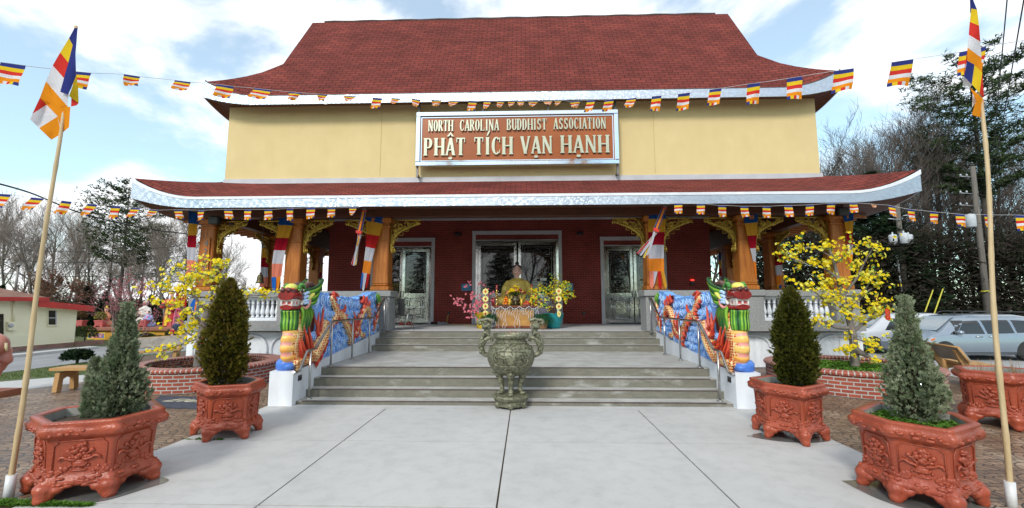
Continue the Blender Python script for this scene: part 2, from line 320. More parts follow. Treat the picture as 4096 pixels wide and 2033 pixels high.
# ================================================================ temple
TL=thing('temple','temple with steep red shingle roof, yellow upper wall and dark brick porch','temple',(0,9,0))
EX,EY=9.53,4.0; EZ=8.08; S=1.5; GX=7.8; Y1=5.12; RY=6.9; DC=11.5   # upper roof
def lift(d,h,Lr): return 0 if d>Lr else h*((Lr-d)/Lr)**2.0
HK=(EX-GX)/(Y1-EY)
def roof_side(mb,ex,ey,ez,dcy,rise,run,inx,h,Lr,n=48,rows=7):
    # front slope from eave to (ey+run); hip at 45 degrees up to inx
    def P(u,t):
        # u in -1..1 along the row, t 0..run up the slope
        hw=ex-t*HK if t<(Y1-EY) else ex-inx
        x=u*hw; d=hw-abs(x)
        z=ez+rise*t+lift(d,h,Lr)*max(0,1-t/.9)**1.5
        return Vector((x,ey+t,z))
    return P
def surf(mb,P,us,ts,uvf,mi=0,flip=False,tr=lambda p:p):
    n=len(mb.v)
    for t in ts:
        for u in us: mb.v.append(tuple(tr(P(u,t))))
    k=len(us)
    for i in range(len(ts)-1):
        for j in range(k-1):
            idx=[n+i*k+j,n+i*k+j+1,n+(i+1)*k+j+1,n+(i+1)*k+j]
            uv=[uvf(us[j],ts[i]),uvf(us[j+1],ts[i]),uvf(us[j+1],ts[i+1]),uvf(us[j],ts[i+1])]
            if flip: idx=idx[::-1]; uv=uv[::-1]
            mb.face(idx,mi,uv,False)
def cosus(n): return [math.sin(PI/2*(-1+2*i/n)) for i in range(n+1)]
US=[-1+2*i/60 for i in range(61)]
sl_=math.sqrt(1+S*S)
# upper roof
P=roof_side(None,EX,EY,EZ,DC,S,RY-EY,EX-GX,.50,1.7)
ts=[0,.12,.25,.4,.58,.8,Y1-EY,1.5,2.0,2.5,RY-EY]
def uvf_up(u,t): hw=EX-t*HK if t<Y1-EY else GX; return (u*hw,t*sl_)
mb=MB()
surf(mb,P,US,ts,uvf_up)
surf(mb,P,US,ts,uvf_up,flip=True,tr=lambda p:Vector((p.x,2*DC-p.y,p.z)))
# side slopes (hip) up to the gable foot
HD=DC-EY
def Ps(u,t):
    hw=HD-t; y=u*hw; d=hw-abs(y); return Vector((EX-t*HK,DC+y,EZ+S*t+lift(d,.50,1.7)*max(0,1-t/.9)**1.5))
tss=[q for q in ts if q<=Y1-EY+1e-6]
for sg in (1,-1):
    surf(mb,Ps,US,tss,lambda u,t:(u*(HD-t),t*sl_),flip=(sg<0),tr=lambda p,sg=sg:Vector((p.x*sg,p.y,p.z)))
zr=EZ+S*(RY-EY)
mb.quad((-GX,RY,zr),(GX,RY,zr),(GX,2*DC-RY,zr),(-GX,2*DC-RY,zr),uv=[(0,0),(1,0),(1,1),(0,1)])
zg=EZ+S*(Y1-EY); yg=Y1
for sg in (1,-1):
    q=[(sg*(GX-.12),yg,zg),(sg*(GX-.12),2*DC-yg,zg),(sg*(GX-.12),2*DC-RY,zr),(sg*(GX-.12),RY,zr)]
    if sg<0: q=q[::-1]
    mb.quad(*q,uv=[(0,0),(1,0),(1,1),(0,1)])
uroof=mb.build('upper_roof',mShing,TL)
# ridge vent strip
mb=MB(); pts=[]
for i in range(41):
    x=-7.35+14.7*i/40; pts.append((x,RY+.05,zr+.035+.012*math.sin(i*1.7)))
mb.tube(pts,.055,6,0); mb.build('ridge_vent',mat('dark_ridge',(.05,.03,.028),(.08,.05,.045),rough=.9,vs=20),uroof)
def fascia(ex,ey,dc,zt,zb,h,Lr,hb,n=80,th=.03,mi=0,sides=True):
    mb=MB()
    def strip(a,b,fn,outn):
        top=[];bot=[]
        for i in range(n+1):
            u=a+(b-a)*i/n; s,d=fn(u); l=lift(d,h,Lr); lb=lift(d,hb,Lr)
            top.append(Vector((s[0],s[1],zt+l))); bot.append(Vector((s[0],s[1],zb+lb)))
        o=Vector(outn)*th
        for i in range(n):
            mb.quad(bot[i],bot[i+1],top[i+1],top[i]); mb.quad(bot[i+1]-o,bot[i]-o,top[i]-o,top[i+1]-o)
            mb.quad(top[i],top[i+1],top[i+1]-o,top[i]-o); mb.quad(bot[i+1],bot[i],bot[i]-o,bot[i+1]-o)
    hw=dc-ey
    strip(-ex,ex,lambda u:((u,ey),ex-abs(u)),(0,-1,0))
    if sides:
        strip(-hw,hw,lambda u:((ex,dc+u),hw-abs(u)),(1,0,0)); strip(hw,-hw,lambda u:((-ex,dc+u),hw-abs(u)),(-1,0,0))
        strip(ex,-ex,lambda u:((u,2*dc-ey),ex-abs(u)),(0,1,0))
    return mb
f=fascia(EX+.03,EY-.03,DC,EZ-.015,7.80,.52,1.7,.27).build('steel_fascia',mFascia,uroof)
f=fascia(EX+.015,EY-.015,DC,EZ+.02,EZ-.02,.52,1.7,.50).build('eave_edge',mat('dark_drip',(.06,.05,.05),rough=.5,vs=20),uroof)
# soffit under the upper eave (dark red brown) following the curve
def soffit(ex,ey,dc,z,h,Lr,wx,wy,zin,mat_,parent,name):
    mb=MB(); n=60; hw=dc-ey
    def st(fn):
        a=[];b=[]
        for i in range(n+1):
            u=-1+2*i/n; p,q,d=fn(u); a.append(Vector((p[0],p[1],z+lift(d,h,Lr)))); b.append(Vector((q[0],q[1],zin)))
        for i in range(n): mb.quad(a[i],b[i],b[i+1],a[i+1])
    st(lambda u:((u*ex,ey),(u*wx,wy),ex-abs(u*ex)))
    for sg in (1,-1): st(lambda u,sg=sg:((sg*ex,dc+u*hw),(sg*wx,dc+u*(dc-wy)),hw-abs(u*hw)))
    return mb.build(name,mat_,parent)
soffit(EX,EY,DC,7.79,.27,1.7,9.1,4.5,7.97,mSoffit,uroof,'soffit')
# upper walls
mb=MB(); mb.box(-9.07,4.5,5.5,9.07,18.5,8.0); uw=mb.build('upper_wall',mStucco,TL)
mb=MB()
for x in (-4.2,4.2): mb.box(x-.008,4.494,5.68,x+.008,4.499,7.96)
mb.build('control_joint',mat('joint_deep_yellow',(.55,.42,.18),rough=.9),uw)  # control joints: thin strips in a deeper yellow than the stucco
# grey flashing: skirt at the bottom of the upper wall
mb=MB()
segs=[(-9.09,-4.9),(-4.9,-1.2),(-1.2,3.1),(3.1,9.09)]
for i,(a,b) in enumerate(segs): mb.box(a,4.46-.004*(i%2),5.44,b+.03,4.498,5.63-.005*(i%2))
mb.box(9.075,4.5,5.44,9.11,18,5.63); mb.box(-9.11,4.5,5.44,-9.075,18,5.63)
mb.build('flashing',mTrim,uw)
# lower roof
LX,LY,LZ=10.70,3.15,4.74; LS=.56; LD=10.8
P2=lambda u,t:Vector((u*(LX-t),LY+t,LZ+LS*t+lift((LX-t)*(1-abs(u)),.56,1.9)*max(0,1-t/1.6)**1.3))
ts=[0,.18,.4,.7,1.0,1.35,1.62]; sl2=math.sqrt(1+LS*LS)
mb=MB(); U2=[-1+2*i/90 for i in range(91)]
surf(mb,P2,U2,ts,lambda u,t:(u*(LX-t),t*sl2))
H2=LD-LY
P2s=lambda u,t:Vector((LX-t,LD+u*(H2-t),LZ+LS*t+lift((H2-t)*(1-abs(u)),.56,1.9)*max(0,1-t/1.6)**1.3))
for sg in (1,-1): surf(mb,P2s,U2,ts,lambda u,t:(u*(H2-t),t*sl2),flip=(sg<0),tr=lambda p,sg=sg:Vector((p.x*sg,p.y,p.z)))
lroof=mb.build('lower_roof',mShing,TL)
mb=fascia(LX+.03,LY-.03,LD,LZ-.075,4.43,.50,1.9,.30); mb.build('steel_fascia',mFascia,lroof)
mb=fascia(LX+.045,LY-.045,LD,LZ+.0,LZ-.072,.56,1.9,.51); mb.build('white_drip_edge',mWhite,lroof)
# lower soffit: slopes up to the columns, then the porch ceiling
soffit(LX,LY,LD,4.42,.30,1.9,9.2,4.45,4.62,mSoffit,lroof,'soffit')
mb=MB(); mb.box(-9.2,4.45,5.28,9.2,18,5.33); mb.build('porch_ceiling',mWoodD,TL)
mb=MB()
for i in range(26):   # ceiling rafters across the side galleries
    y=5.0+i*.5
    for sg in (-1,1): mb.box(sg*7.62 if sg>0 else -9.2,y,5.18,9.2 if sg>0 else -7.62,y+.07,5.279)
mb.build('ceiling_rafters',mWood,TL)
# rafters under the side eaves
mb=MB()
for i in range(34):
    y=4.9+i*.4
    for sg in (-1,1):
        x0,x1=(9.35,LX-.1); 
        mb.prism([(sg*x0,y,4.47),(sg*x1,y,4.34),(sg*x1,y,4.41),(sg*x0,y,4.60)][::(1 if sg<0 else -1)],(0,.07,0))
mb.build('eave_rafters',mWood,lroof)
# perimeter beams
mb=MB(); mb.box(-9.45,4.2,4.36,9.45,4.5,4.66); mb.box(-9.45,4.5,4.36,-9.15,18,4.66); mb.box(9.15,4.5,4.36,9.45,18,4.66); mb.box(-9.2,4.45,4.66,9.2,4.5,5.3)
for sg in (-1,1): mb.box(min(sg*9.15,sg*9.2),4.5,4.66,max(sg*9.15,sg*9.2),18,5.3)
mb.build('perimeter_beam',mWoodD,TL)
# porch floor / terrace
mb=MB(); mb.box(-4.39,4.2,.82,4.39,4.75,.99); mb.box(-9.6,4.75,.82,9.6,18,.99); mb.box(-9.4,4.76,-.1,9.4,18,.82)
mb.build('terrace',mat('smooth_porch_concrete',(.60,.60,.61),(.52,.52,.53),rough=.6,vs=1.5,detail=8),TL)
for sg in (-1,1):
    mb=MB(); mb.box(min(sg*4.39,sg*9.8),4.22,1.0,max(sg*4.39,sg*9.8),4.7,1.29); mb.build('parapet_slab',mAgg,TL)
    mb=MB(); mb.box(min(sg*9.3,sg*9.8),4.7,1.0,max(sg*9.3,sg*9.8),17,1.288); mb.build('parapet_slab',mAgg,TL)
# lotus petal wall under the terrace
def lotus():
    mb=MB()
    mb.box(-9.95,4.60,-.12,-4.3,4.64,.94); mb.box(4.3,4.60,-.12,9.95,4.64,.94)
    def arch(cx,y,hw,h0,top,out,sx=1,tx=lambda x,y:(x,y)):
        # raised petal: outline rim tube and a softly bulging panel
        pts=[]
        for i in range(21):
            t=i/20; a=PI*t; px=cx-hw*math.cos(a)*(.86+.14*math.sin(a)**.5); pz=h0+(top-h0)*(math.sin(a)**.42 if math.sin(a)>0 else 0)
            pts.append((px,pz))
        c=[(*tx(px,y-.02),pz) for px,pz in pts]
        mb.tube([Vector((q[0],q[1],q[2])) for q in c],.045,6,0)
        n=9
        for i in range(20):
            (xa,za),(xb,zb)=pts[i],pts[i+1]
            prev=None
            for j in range(n+1):
                s=j/n
                pa=(cx+(xa-cx)*s*.98, h0+(za-h0)*s*.98); pb=(cx+(xb-cx)*s*.98,h0+(zb-h0)*s*.98)
                bulge=.05*(1-s*s)+.012*abs(math.sin(3*PI*(pa[0]-cx)/hw))
                A=Vector((*tx(pa[0],y-bulge),pa[1])); Bq=Vector((*tx(pb[0],y-bulge),pb[1]))
                if prev: mb.quad(prev[0],A,Bq,prev[1],sm=True)
                prev=(A,Bq)
    x=-9.3
    for c in (-9.2,-8.0,-6.8,-5.6,5.6,6.8,8.0,9.2): arch(c,4.585,.58,-.04,.86,.05)
    for c in (5.3,6.5,7.7,8.9):
        for sg in (-1,1): arch(c,sg*9.9,.58,-.04,.86,.05,tx=lambda x,y,sg=sg:(y if sg>0 else y,x))
    mb.box(-9.95,4.64,-.12,-9.9,17,.94); mb.box(9.9,4.64,-.12,9.95,17,.94)
    return mb.build('lotus_petal_wall',mWhite,TL)
lotus()
# columns with concrete pedestals, capital blocks and gold brackets
def column(x,y,z0=2.17,full=True):
    mb=MB(); s=.235
    mb.box(x-.275,y-.275,z0,x+.275,y+.275,z0+.13,b=.02); mb.box(x-.25,y-.25,z0+.131,x+.25,y+.25,z0+.21,b=.03)
    rings=[]
    for z,q in ((z0+.211,s+.01),(z0+.5,s),(4.0,s-.01),(4.36,s-.01)):
        c=.03; rings.append([(x-q+c,y-q,z),(x+q-c,y-q,z),(x+q,y-q+c,z),(x+q,y+q-c,z),(x+q-c,y+q,z),(x-q+c,y+q,z),(x-q,y+q-c,z),(x-q,y-q+c,z)])
    mb.loft(rings,0,True,False)
    mb.box(x-.27,y-.27,4.05,x+.27,y+.27,4.12,b=.02); mb.box(x-.25,y-.25,3.62,x+.25,y+.25,3.66,b=.01)
    mb.box(x-.3,y-.3,4.2,x+.3,y+.3,4.355,b=.02)
    col=mb.build('column',mWood,TL)
    mb=MB(); mb.box(x-.33,y-.33,.99,x+.33,y+.33,1.98,b=.015); mb.build('pedestal',mAgg,col)
    mb=MB(); mb.box(x-.38,y-.38,1.985,x+.38,y+.38,2.165,b=.02); mb.build('pedestal_cap',mAgg,col)
    return col
def bracket(col,x,y,dx,dy):
    # carved gold corner bracket: stepped fretwork with leaves, in the plane of (dx,dy)
    rr=random.Random(int(x*10)+int(y*7)); mb=MB(); D=Vector((dx,dy,0)); Nn=Vector((-dy,dx,0))
    o=Vector((x,y,0))+D*.24
    P_=lambda a,z,t=0:o+D*a+Vector((0,0,z))+Nn*t
    # upright and top bars
    mb.tube([P_(.03,4.33),P_(.03,3.35),P_(.07,3.28)],.028,6); mb.tube([P_(.03,4.30),P_(.92,4.30)],.028,6)
    mb.tube([P_(.05,4.05),P_(.25,4.27)],.02,6)
    for k in range(3): mb.tube([P_(.05+.045*k,3.45),P_(.055+.045*k,3.3)],[.02,.028],6)
    # curls along the diagonal
    for i in range(22):
        t=i/21; a=.07+.80*t**1.9; z=3.46+.74*t**.62
        wdt=.14*(1-.5*t)
        for q in range(3):
            aa=a+rr.uniform(-.07,.03); zz=z+rr.uniform(-.02,.10); r=rr.uniform(.032,.06)
            if aa<.05 or zz>4.27: continue
            pts=[]
            a0=rr.uniform(0,6.28)
            for j in range(9): th=a0+j*.62; pts.append(P_(aa+r*(1-j/11)*math.cos(th),zz+r*(1-j/11)*math.sin(th),rr.uniform(-.01,.01)))
            mb.tube(pts,[.017]*7+[.012,.005],5)
        mb.ell(P_(a,z,0),(.045,.03,.045),0,6,4)
    for q in range(75):
        a=rr.uniform(.04,.9); z=rr.uniform(3.42,4.27)
        if not (a<.20-.05*(z<3.6) or z>4.08+.08*(a>.7) or (a-.18)+(4.08-z)<.12): continue
        r=rr.uniform(.03,.055); a0=rr.uniform(0,6.28)
        mb.tube([P_(a+r*(1-j/9)*math.cos(a0+j*.75),z+r*(1-j/9)*math.sin(a0+j*.75),rr.uniform(-.02,.01)) for j in range(7)],[.019]*5+[.013,.005],5)
    # fret squares
    for (a,z,s_) in ((.17,3.75,.06),(.32,3.9,.06),(.48,4.02,.06),(.2,4.05,.07)):
        mb.tube([P_(a-s_,z-s_),P_(a+s_,z-s_),P_(a+s_,z+s_),P_(a-s_,z+s_),P_(a-s_,z-s_)],.014,4)
    # flower
    for j in range(8): th=j*PI/4; mb.ell(P_(.30+.06*math.cos(th),4.12+.06*math.sin(th),-.02),(.035,.02,.035),0,6,4)
    mb.build('bracket',mGold,col)
CX=[-9.40,-6.72,-4.05,4.05,6.72,9.38]; CYF=4.58
cols={}
for i,x in enumerate(CX):
    c=column(x,CYF); cols[i]=c
    if i<3:
        bracket(c,x,CYF-.1,1,0)
        if i: bracket(c,x,CYF-.1,-1,0)
    else:
        bracket(c,x,CYF-.1,-1,0)
        if i<5: bracket(c,x,CYF-.1,1,0)
for x in (-9.40,9.38):
    for y in (7.9,11.4,14.9):
        c=column(x,y); bracket(c,x,y,0,-1)
        if y<12: bracket(c,x,y,0,1)
    bracket(cols[0 if x<0 else 5],x,CYF,0,1)
# balustrades
def baluster_prof():
    return [(.055,0),(.055,.05),(.035,.06),(.035,.09),(.05,.11),(.065,.17),(.062,.23),(.045,.33),(.033,.42),(.030,.47),(.045,.48),(.045,.50),(.033,.51),(.04,.56),(.055,.58),(.055,.62)]
def balustrade(x0,x1,y,axis='x'):
    mb=MB()
    def bx(a0,a1,b0,b1,z0,z1,b=0):
        if axis=='x': mb.box(a0,b0,z0,a1,b1,z1,b=b)
        else: mb.box(b0,a0,z0,b1,a1,z1,b=b)
    bx(x0,x1,y-.09,y+.09,1.29,1.335); bx(x0+.02,x1-.02,y-.075,y+.075,1.336,1.375); bx(x0,x1,y-.09,y+.09,1.955,1.984,0)
    bx(x0,x1,y-.075,y+.075,1.905,1.954)
    o=mb.build('balustrade_rail',mWhite,TL)
    mb=MB()
    if axis=='x': mb.box(x0-.02,y-.2,1.985,x1+.02,y+.2,2.155)
    else: mb.box(y-.2,x0-.02,1.985,y+.2,x1+.02,2.155)
    mb.build('handrail_slab',mAgg,o)
    n=max(1,round((x1-x0)/.148)); return o,[x0+(x1-x0)*(i+.5)/n for i in range(n)]
bm0=None; first=True
mb=MB(); mb.lathe([(r,z*.855) for r,z in baluster_prof()],(0,0,0),10,0,True,True); balm=None
nb=0
def put_bal(o,x,y):
    global balm,nb
    if balm is None:
        b=mb.build('baluster',mWhite,o,loc=(x,y,1.376)); balm=b
    else:
        b=bpy.data.objects.new('baluster',balm.data); COL.objects.link(b); b.parent=o; b.location=(x,y,1.376)
    nb+=1
for (a,b_) in ((-8.98,-7.07),(-6.37,-4.4),(4.4,6.37),(7.07,8.98)):
    o,xs_=balustrade(a,b_,4.45)
    for x in xs_:
        if abs(x)>6.9 : put_bal(o,x,4.45)
for sg in (-1,1):
    for (a,b_) in ((4.95,7.5),(8.3,11.0)):
        o,xs_=balustrade(a,b_,sg*9.4,'y')
        for x in xs_: put_bal(o,sg*9.4,x)
# brick wall of the hall with door openings
YW=8.75
DO=[(-5.76,-3.47,4.06),(-1.71,1.57,4.33),(3.34,5.63,4.06)]   # clear openings x0,x1,top
mb=MB(); xs_=[-7.62]; 
for a,b_,tp in DO: mb.box(xs_[-1],YW,.98,a,YW+.25,5.12); xs_.append(b_); mb.box(a,YW,tp,b_,YW+.25,5.12)
mb.box(xs_[-1],YW,.98,7.48,YW+.25,5.12); mb.box(-7.62,YW+.25,.98,-7.37,18,5.12); mb.box(7.23,YW+.25,.98,7.48,18,5.12)
bw=mb.build('brick_wall',mBrickW,TL)
mb=MB(); mb.box(-7.66,YW-.04,5.09,7.52,YW-.002,5.17); mb.build('wall_trim',mTrim,bw)
mb=MB(); mb.box(-7.62,YW+.02,5.17,7.48,YW+.2,5.3); mb.box(-7.3,14,.99,7.2,14.1,5.3); mb.build('back_partition',mWoodD,bw)
mb=MB()   # header soldier course recess colour is the wall; warm hall interior
mb.box(-7.3,11.5,1.0,7.2,11.6,5.2); mb.build('interior_partition',mat('interior_ochre',(.35,.18,.05),(.2,.07,.03),rough=.6,vs=1),bw)
# ---- doors
def doorset(x0,x1,tp,fw,mid,open_r,frtop):
    fr=MB(); zt=frtop
    # grey outer casing
    fr.box(x0-fw,YW-.05,.992,x0,YW+.02,zt); fr.box(x1,YW-.05,.992,x1+fw,YW+.02,zt); fr.box(x0-fw-.005,YW-.054,zt,x1+fw+.005,YW+.02,zt+.15)
    d=fr.build('door_casing',mTrim,TL)
    h=MB(); h.box(x0,YW+.03,tp-.2-.0,x1,YW+.09,zt); h.build('header_bricks',mBrickW,d)
    h=MB(); zt2=tp-.2; h.box(x0,YW-.02,zt2-.035,x1,YW+.1,zt2-.001); h.build('transom_strip',mTrim,d)
    st=MB(); st.box(x0+.002,YW-.01,.992,x0+.09,YW+.12,zt2-.037); st.box(x1-.09,YW-.01,.992,x1-.002,YW+.12,zt2-.037); st.box(x0+.09,YW-.01,zt2-.12,x1-.09,YW+.12,zt2-.037)
    st.build('steel_jamb',mSteel,d)
    a0,a1=x0+.1,x1-.1; z0,z1=1.03,zt2-.13
    def leaf(xa,xb,hinge,ang):
        wd=xb-xa; mbs=MB()
        # local frame: 0..wd
        t_=.05; s_=.10
        def bx(m_,a,z,b,zz,y0,y1,mi=0): m_.box(a,y0,z,b,zz if False else zz,mi) if False else m_.box(a,y0,z,b,y1,zz,mi)
        bx(mbs,0,z0,s_,z1,0,t_); bx(mbs,wd-s_,z0,wd,z1,0,t_); bx(mbs,s_,z1-s_,wd-s_,z1,0,t_); bx(mbs,s_,z0,wd-s_,z0+s_*1.3,0,t_)
        zm=z0+1.02; bx(mbs,s_,zm,wd-s_,zm+.13,0,t_)
        bx(mbs,s_,z0+s_*1.3,wd-s_,zm,.012,t_-.01)
        # embossed kick panel rings
        for k,(ins,pr) in enumerate(((.07,.0),(.13,-.012),(.20,.004))):
            A=(s_+ins,z0+s_*1.3+ins); Bc=(wd-s_-ins,zm-ins)
            if Bc[0]-A[0]<.1: continue
            P4=[Vector((A[0],pr,A[1])),Vector((Bc[0],pr,A[1])),Vector((Bc[0],pr,Bc[1])),Vector((A[0],pr,Bc[1]))]
            for q in range(4): mbs.tube([P4[q],P4[(q+1)%4]],.016,6)
        rr=random.Random(int(xa*10))
        for q in range(26):   # hammered ornament bosses round the panel
            side=rr.randint(0,3); u_=rr.random()
            a_=s_+.035 if side==0 else (wd-s_-.035 if side==1 else s_+u_*(wd-2*s_)); z_=(z0+s_*1.3+.035) if side==2 else (zm-.035 if side==3 else z0+s_*1.3+u_*(zm-z0-s_*1.3))
            mbs.ell((a_,.006,z_),(rr.uniform(.02,.05),.012,rr.uniform(.02,.04)),0,6,4)
        hd=MB()
        ed=wd-.05 if hinge=='l' else .05
        hd.box(ed-.02,-.03,z0+.98,ed+.02,-.005,z0+1.25)
        gl=MB(); gl.box(s_,.018,zm+.13,wd-s_,.028,z1-s_)
        ld=MB(); gz0,gz1=zm+.13,z1-s_; gx0,gx1=s_,wd-s_; gw=gx1-gx0
        L_=lambda pts: ld.tube([Vector((gx0+gw*u_,.012,gz0+v_)) for u_,v_ in pts],.0065,4,sm=False)
        H_=gz1-gz0
        L_([(0,.06),(1,.06)]); L_([(0,H_-.06),(1,H_-.06)]); L_([(.06,0),(.06,H_)]); L_([(.94,0),(.94,H_)])
        # Chinese fret bottom and top
        for base in (.10,H_-.50):
            for (a_,b_,c_,d_) in ((.12,.05,.88,.05),(.12,.38,.88,.38),(.12,.05,.12,.38),(.88,.05,.88,.38),(.22,.13,.45,.13),(.22,.13,.22,.30),(.22,.30,.60,.30),(.60,.30,.60,.20),(.35,.20,.78,.20),(.78,.20,.78,.30),(.55,.13,.78,.13),(.35,.20,.35,.25),(.0,.22,.12,.22),(.88,.22,1,.22),(.5,.05,.5,.13),(.5,.3,.5,.38)):
                L_([(a_,base+b_),(c_,base+d_)])
        cx_,cz_=.5,H_*.5
        for j in range(6):
            th0=j*PI/3; L_([(cx_+.30*math.cos(th0+k*.25)*(1-.06*k)+.0,cz_+.30*gw*math.sin(th0+k*.25)*(1-.06*k)) for k in range(9)])
        L_([(.5+.36*math.cos(k*PI/12),cz_+.36*gw*math.sin(k*PI/12)) for k in range(25)])
        M_=Matrix.Translation((xa,YW+.03,0)) if ang==0 else (Matrix.Translation((xb,YW+.03,0))@Matrix.Rotation(ang,4,'Z')@Matrix.Translation((-wd,0,0)) if hinge=='r' else Matrix.Translation((xa,YW+.03,0))@Matrix.Rotation(ang,4,'Z'))
        for m_ in (mbs,gl,ld,hd): m_.v=[tuple(M_@Vector(p)) for p in m_.v]
        lf=mbs.build('door_leaf',mSteel,d); gl.build('glass_pane',mGlass,lf); ld.build('leaded_fretwork',mLead,lf); hd.build('door_handle',mIron,lf)
    mid_=(a0+a1)/2 if mid is None else mid
    leaf(a0,mid_-.02,'l',0); leaf(mid_+.02,a1,'r',open_r)
    return d
doorset(-5.76,-3.47,4.26,.13,None,R(16),4.24)
doorset(-1.71,1.57,4.50,.13,None,R(13),4.50)
doorset(3.34,5.63,4.26,.13,None,0,4.24)
# ================================================================ staircase
ST=thing('staircase','grey concrete entrance steps with dark nosing strips, rising to the temple porch','staircase',(0,0,0))
Rz=.165; Tr=.305; La=2.956
ny=[0,Tr,2*Tr,2*Tr+La,2*Tr+La+Tr,2*Tr+La+2*Tr]   # nosing positions
ny[5]=4.2
def stepm(y0,y1,z0,z1):
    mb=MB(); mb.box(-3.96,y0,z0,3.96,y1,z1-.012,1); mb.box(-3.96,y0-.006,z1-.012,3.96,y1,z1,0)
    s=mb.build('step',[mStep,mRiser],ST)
    n=MB(); n.box(-3.85,y0-.008,z1-.010,3.85,y0+.045,z1+.003); n.build('nosing_strip',mNose,s)
stepm(-.36,.001,-.3,.02)
for k in range(5):
    y1=ny[k+1]+.001 if k<5 else 5
    stepm(ny[k],y1,-.3 if k<3 else .2,(k+1)*Rz)
n=MB(); n.box(-3.9,4.192,.978,3.9,4.245,.993); n.build('nosing_strip',mNose,ST)
mb=MB(); mb.box(-3.96,4.194,.6,3.96,4.3,.977); mb.build('riser',mRiser,ST)
# cheek walls
mDark=mat('step_light_lens',(.03,.03,.035),rough=.15)
for sg in (-1,1):
    mb=MB()
    prof=[(-.50,-.1),(4.22,-.1),(4.22,.97),(3.9,.95),(3.3,.90),(2.0,.76),(1.0,.67),(0.0,.60),(-.40,.57),(-.50,.565)]
    x0=sg*3.96
    pts=[(x0,y,z) for y,z in prof]
    if sg>0: pts=pts[::-1]
    mb.prism(pts[::-1] ,(sg*.44,0,0))
    cw=mb.build('cheek_wall',mWhite,ST)
    g=MB(); g.box(min(sg*3.95,sg*3.962),-.33,.37,max(sg*3.95,sg*3.962),-.20,.47); g.build('step_light',mDark,cw)
# ================================================================ handrails
def handrail(sg):
    side='left' if sg<0 else 'right'
    X_=sg*3.8
    t=thing('handrail','brushed steel handrail in front of the %s painted dragon'%side,'handrail',(X_,0,0))
    mb=MB()
    path=[(X_,-.78,.60),(X_,-.74,.58),(X_,-.60,.60),(X_,-.36,.91),(X_,-.28,.925),(X_,-.08,.925),(X_,0.0,.95),(X_,.60,1.39),(X_,.68,1.42),(X_,3.20,1.42),(X_,3.30,1.45),(X_,4.0,1.93),(X_,4.10,1.95)]
    if True: path+= [(X_,4.3,1.95),(X_,4.32,1.90)]
    mb.tube([Vector(p) for p in path],.024,10); mb.build('rail',mRail,t)
    for y,z,zt in ((-.2,.022,.92),(.68,.497,1.41),(1.80,.497,1.41),(2.92,.497,1.41),(4.08,.99,1.94)):
        mb=MB(); mb.tube([(X_,y,z),(X_,y,zt)],.02,10); mb.lathe([(.055,0),(.055,.012),(.03,.018),(.021,.03)],(X_,y,z),12,0,True,True); mb.build('post',mRail,t)
handrail(-1); handrail(1)
# ================================================================ dragons
def scalemat():
    m,nt,N,L,B=newmat('dragon_scales'); B.inputs['Roughness'].default_value=.35
    tc=N.new('ShaderNodeTexCoord'); v=N.new('ShaderNodeTexVoronoi'); v.inputs['Scale'].default_value=21; v.inputs['Randomness'].default_value=.25; L.new(tc.outputs['Object'],v.inputs['Vector'])
    cr=N.new('ShaderNodeValToRGB'); L.new(v.outputs['Distance'],cr.inputs[0]); E=cr.color_ramp.elements
    E[0].position=0; E[0].color=(.30,.012,.01,1); E[1].position=.62; E[1].color=(.80,.62,.36,1)
    e=E.new(.34); e.color=(.48,.03,.015,1); e=E.new(.42); e.color=(.78,.28,.05,1); e=E.new(.52); e.color=(.82,.58,.24,1)
    L.new(cr.outputs[0],B.inputs['Base Color']); b=N.new('ShaderNodeBump'); b.inputs['Strength'].default_value=.4; b.inputs['Distance'].default_value=.02; L.new(v.outputs['Distance'],b.inputs['Height']); L.new(b.outputs[0],B.inputs['Normal']); return m
mScale=scalemat()
mBlue=mat('cloud_blue',(.14,.34,.78),(.24,.48,.90),rough=.4,vs=3,bump=.1,bs=20); mBlueD=mat('cloud_blue_deep',(.045,.15,.55),(.08,.22,.65),rough=.4,vs=5)
mBlueL=mat('cloud_pale_blue',(.58,.74,.95),(.38,.58,.92),rough=.4,vs=8)
mRed=mat('flame_red',(.36,.015,.010),(.55,.06,.02),rough=.35,vs=9,lo=.4,hi=.6); mRedL=mat('flame_orange',(.75,.12,.03),(.60,.05,.02),rough=.35,vs=9)
mMar=mat('dragon_maroon',(.10,.012,.010),(.05,.012,.012),rough=.3,vs=4); mDRed=mat('lip_red',(.17,.008,.008),(.30,.014,.012),rough=.25,vs=5)
mGr=mat('mane_green',(.07,.27,.03),(.02,.12,.02),rough=.35,vs=7); mGrL=mat('mane_lime',(.33,.55,.05),(.18,.42,.04),rough=.35,vs=9); mGrD=mat('mane_dark_green',(.008,.05,.012),(.01,.08,.02),rough=.35,vs=7)
mPink=mat('belly_pink',(.82,.28,.24),(.80,.38,.32),rough=.4,vs=9); mYel=mat('belly_yellow',(.88,.62,.18),(.86,.36,.07),rough=.4,vs=5,scale=(.3,.3,5)); mCream=mat('tooth_white',(.75,.72,.68),(.65,.6,.55),rough=.35,vs=5)
mYl=mat('brow_yellow',(.80,.62,.12),(.55,.62,.12),rough=.35,vs=6); mHorn=mat('horn_brown',(.09,.035,.035),(.14,.07,.06),rough=.4,vs=6); mEye=mat('eye_black',(.01,.01,.01),(.02,.02,.02),rough=.1)
mGum=mat('gum_pink',(.75,.20,.20),(.65,.12,.12),rough=.35,vs=9)
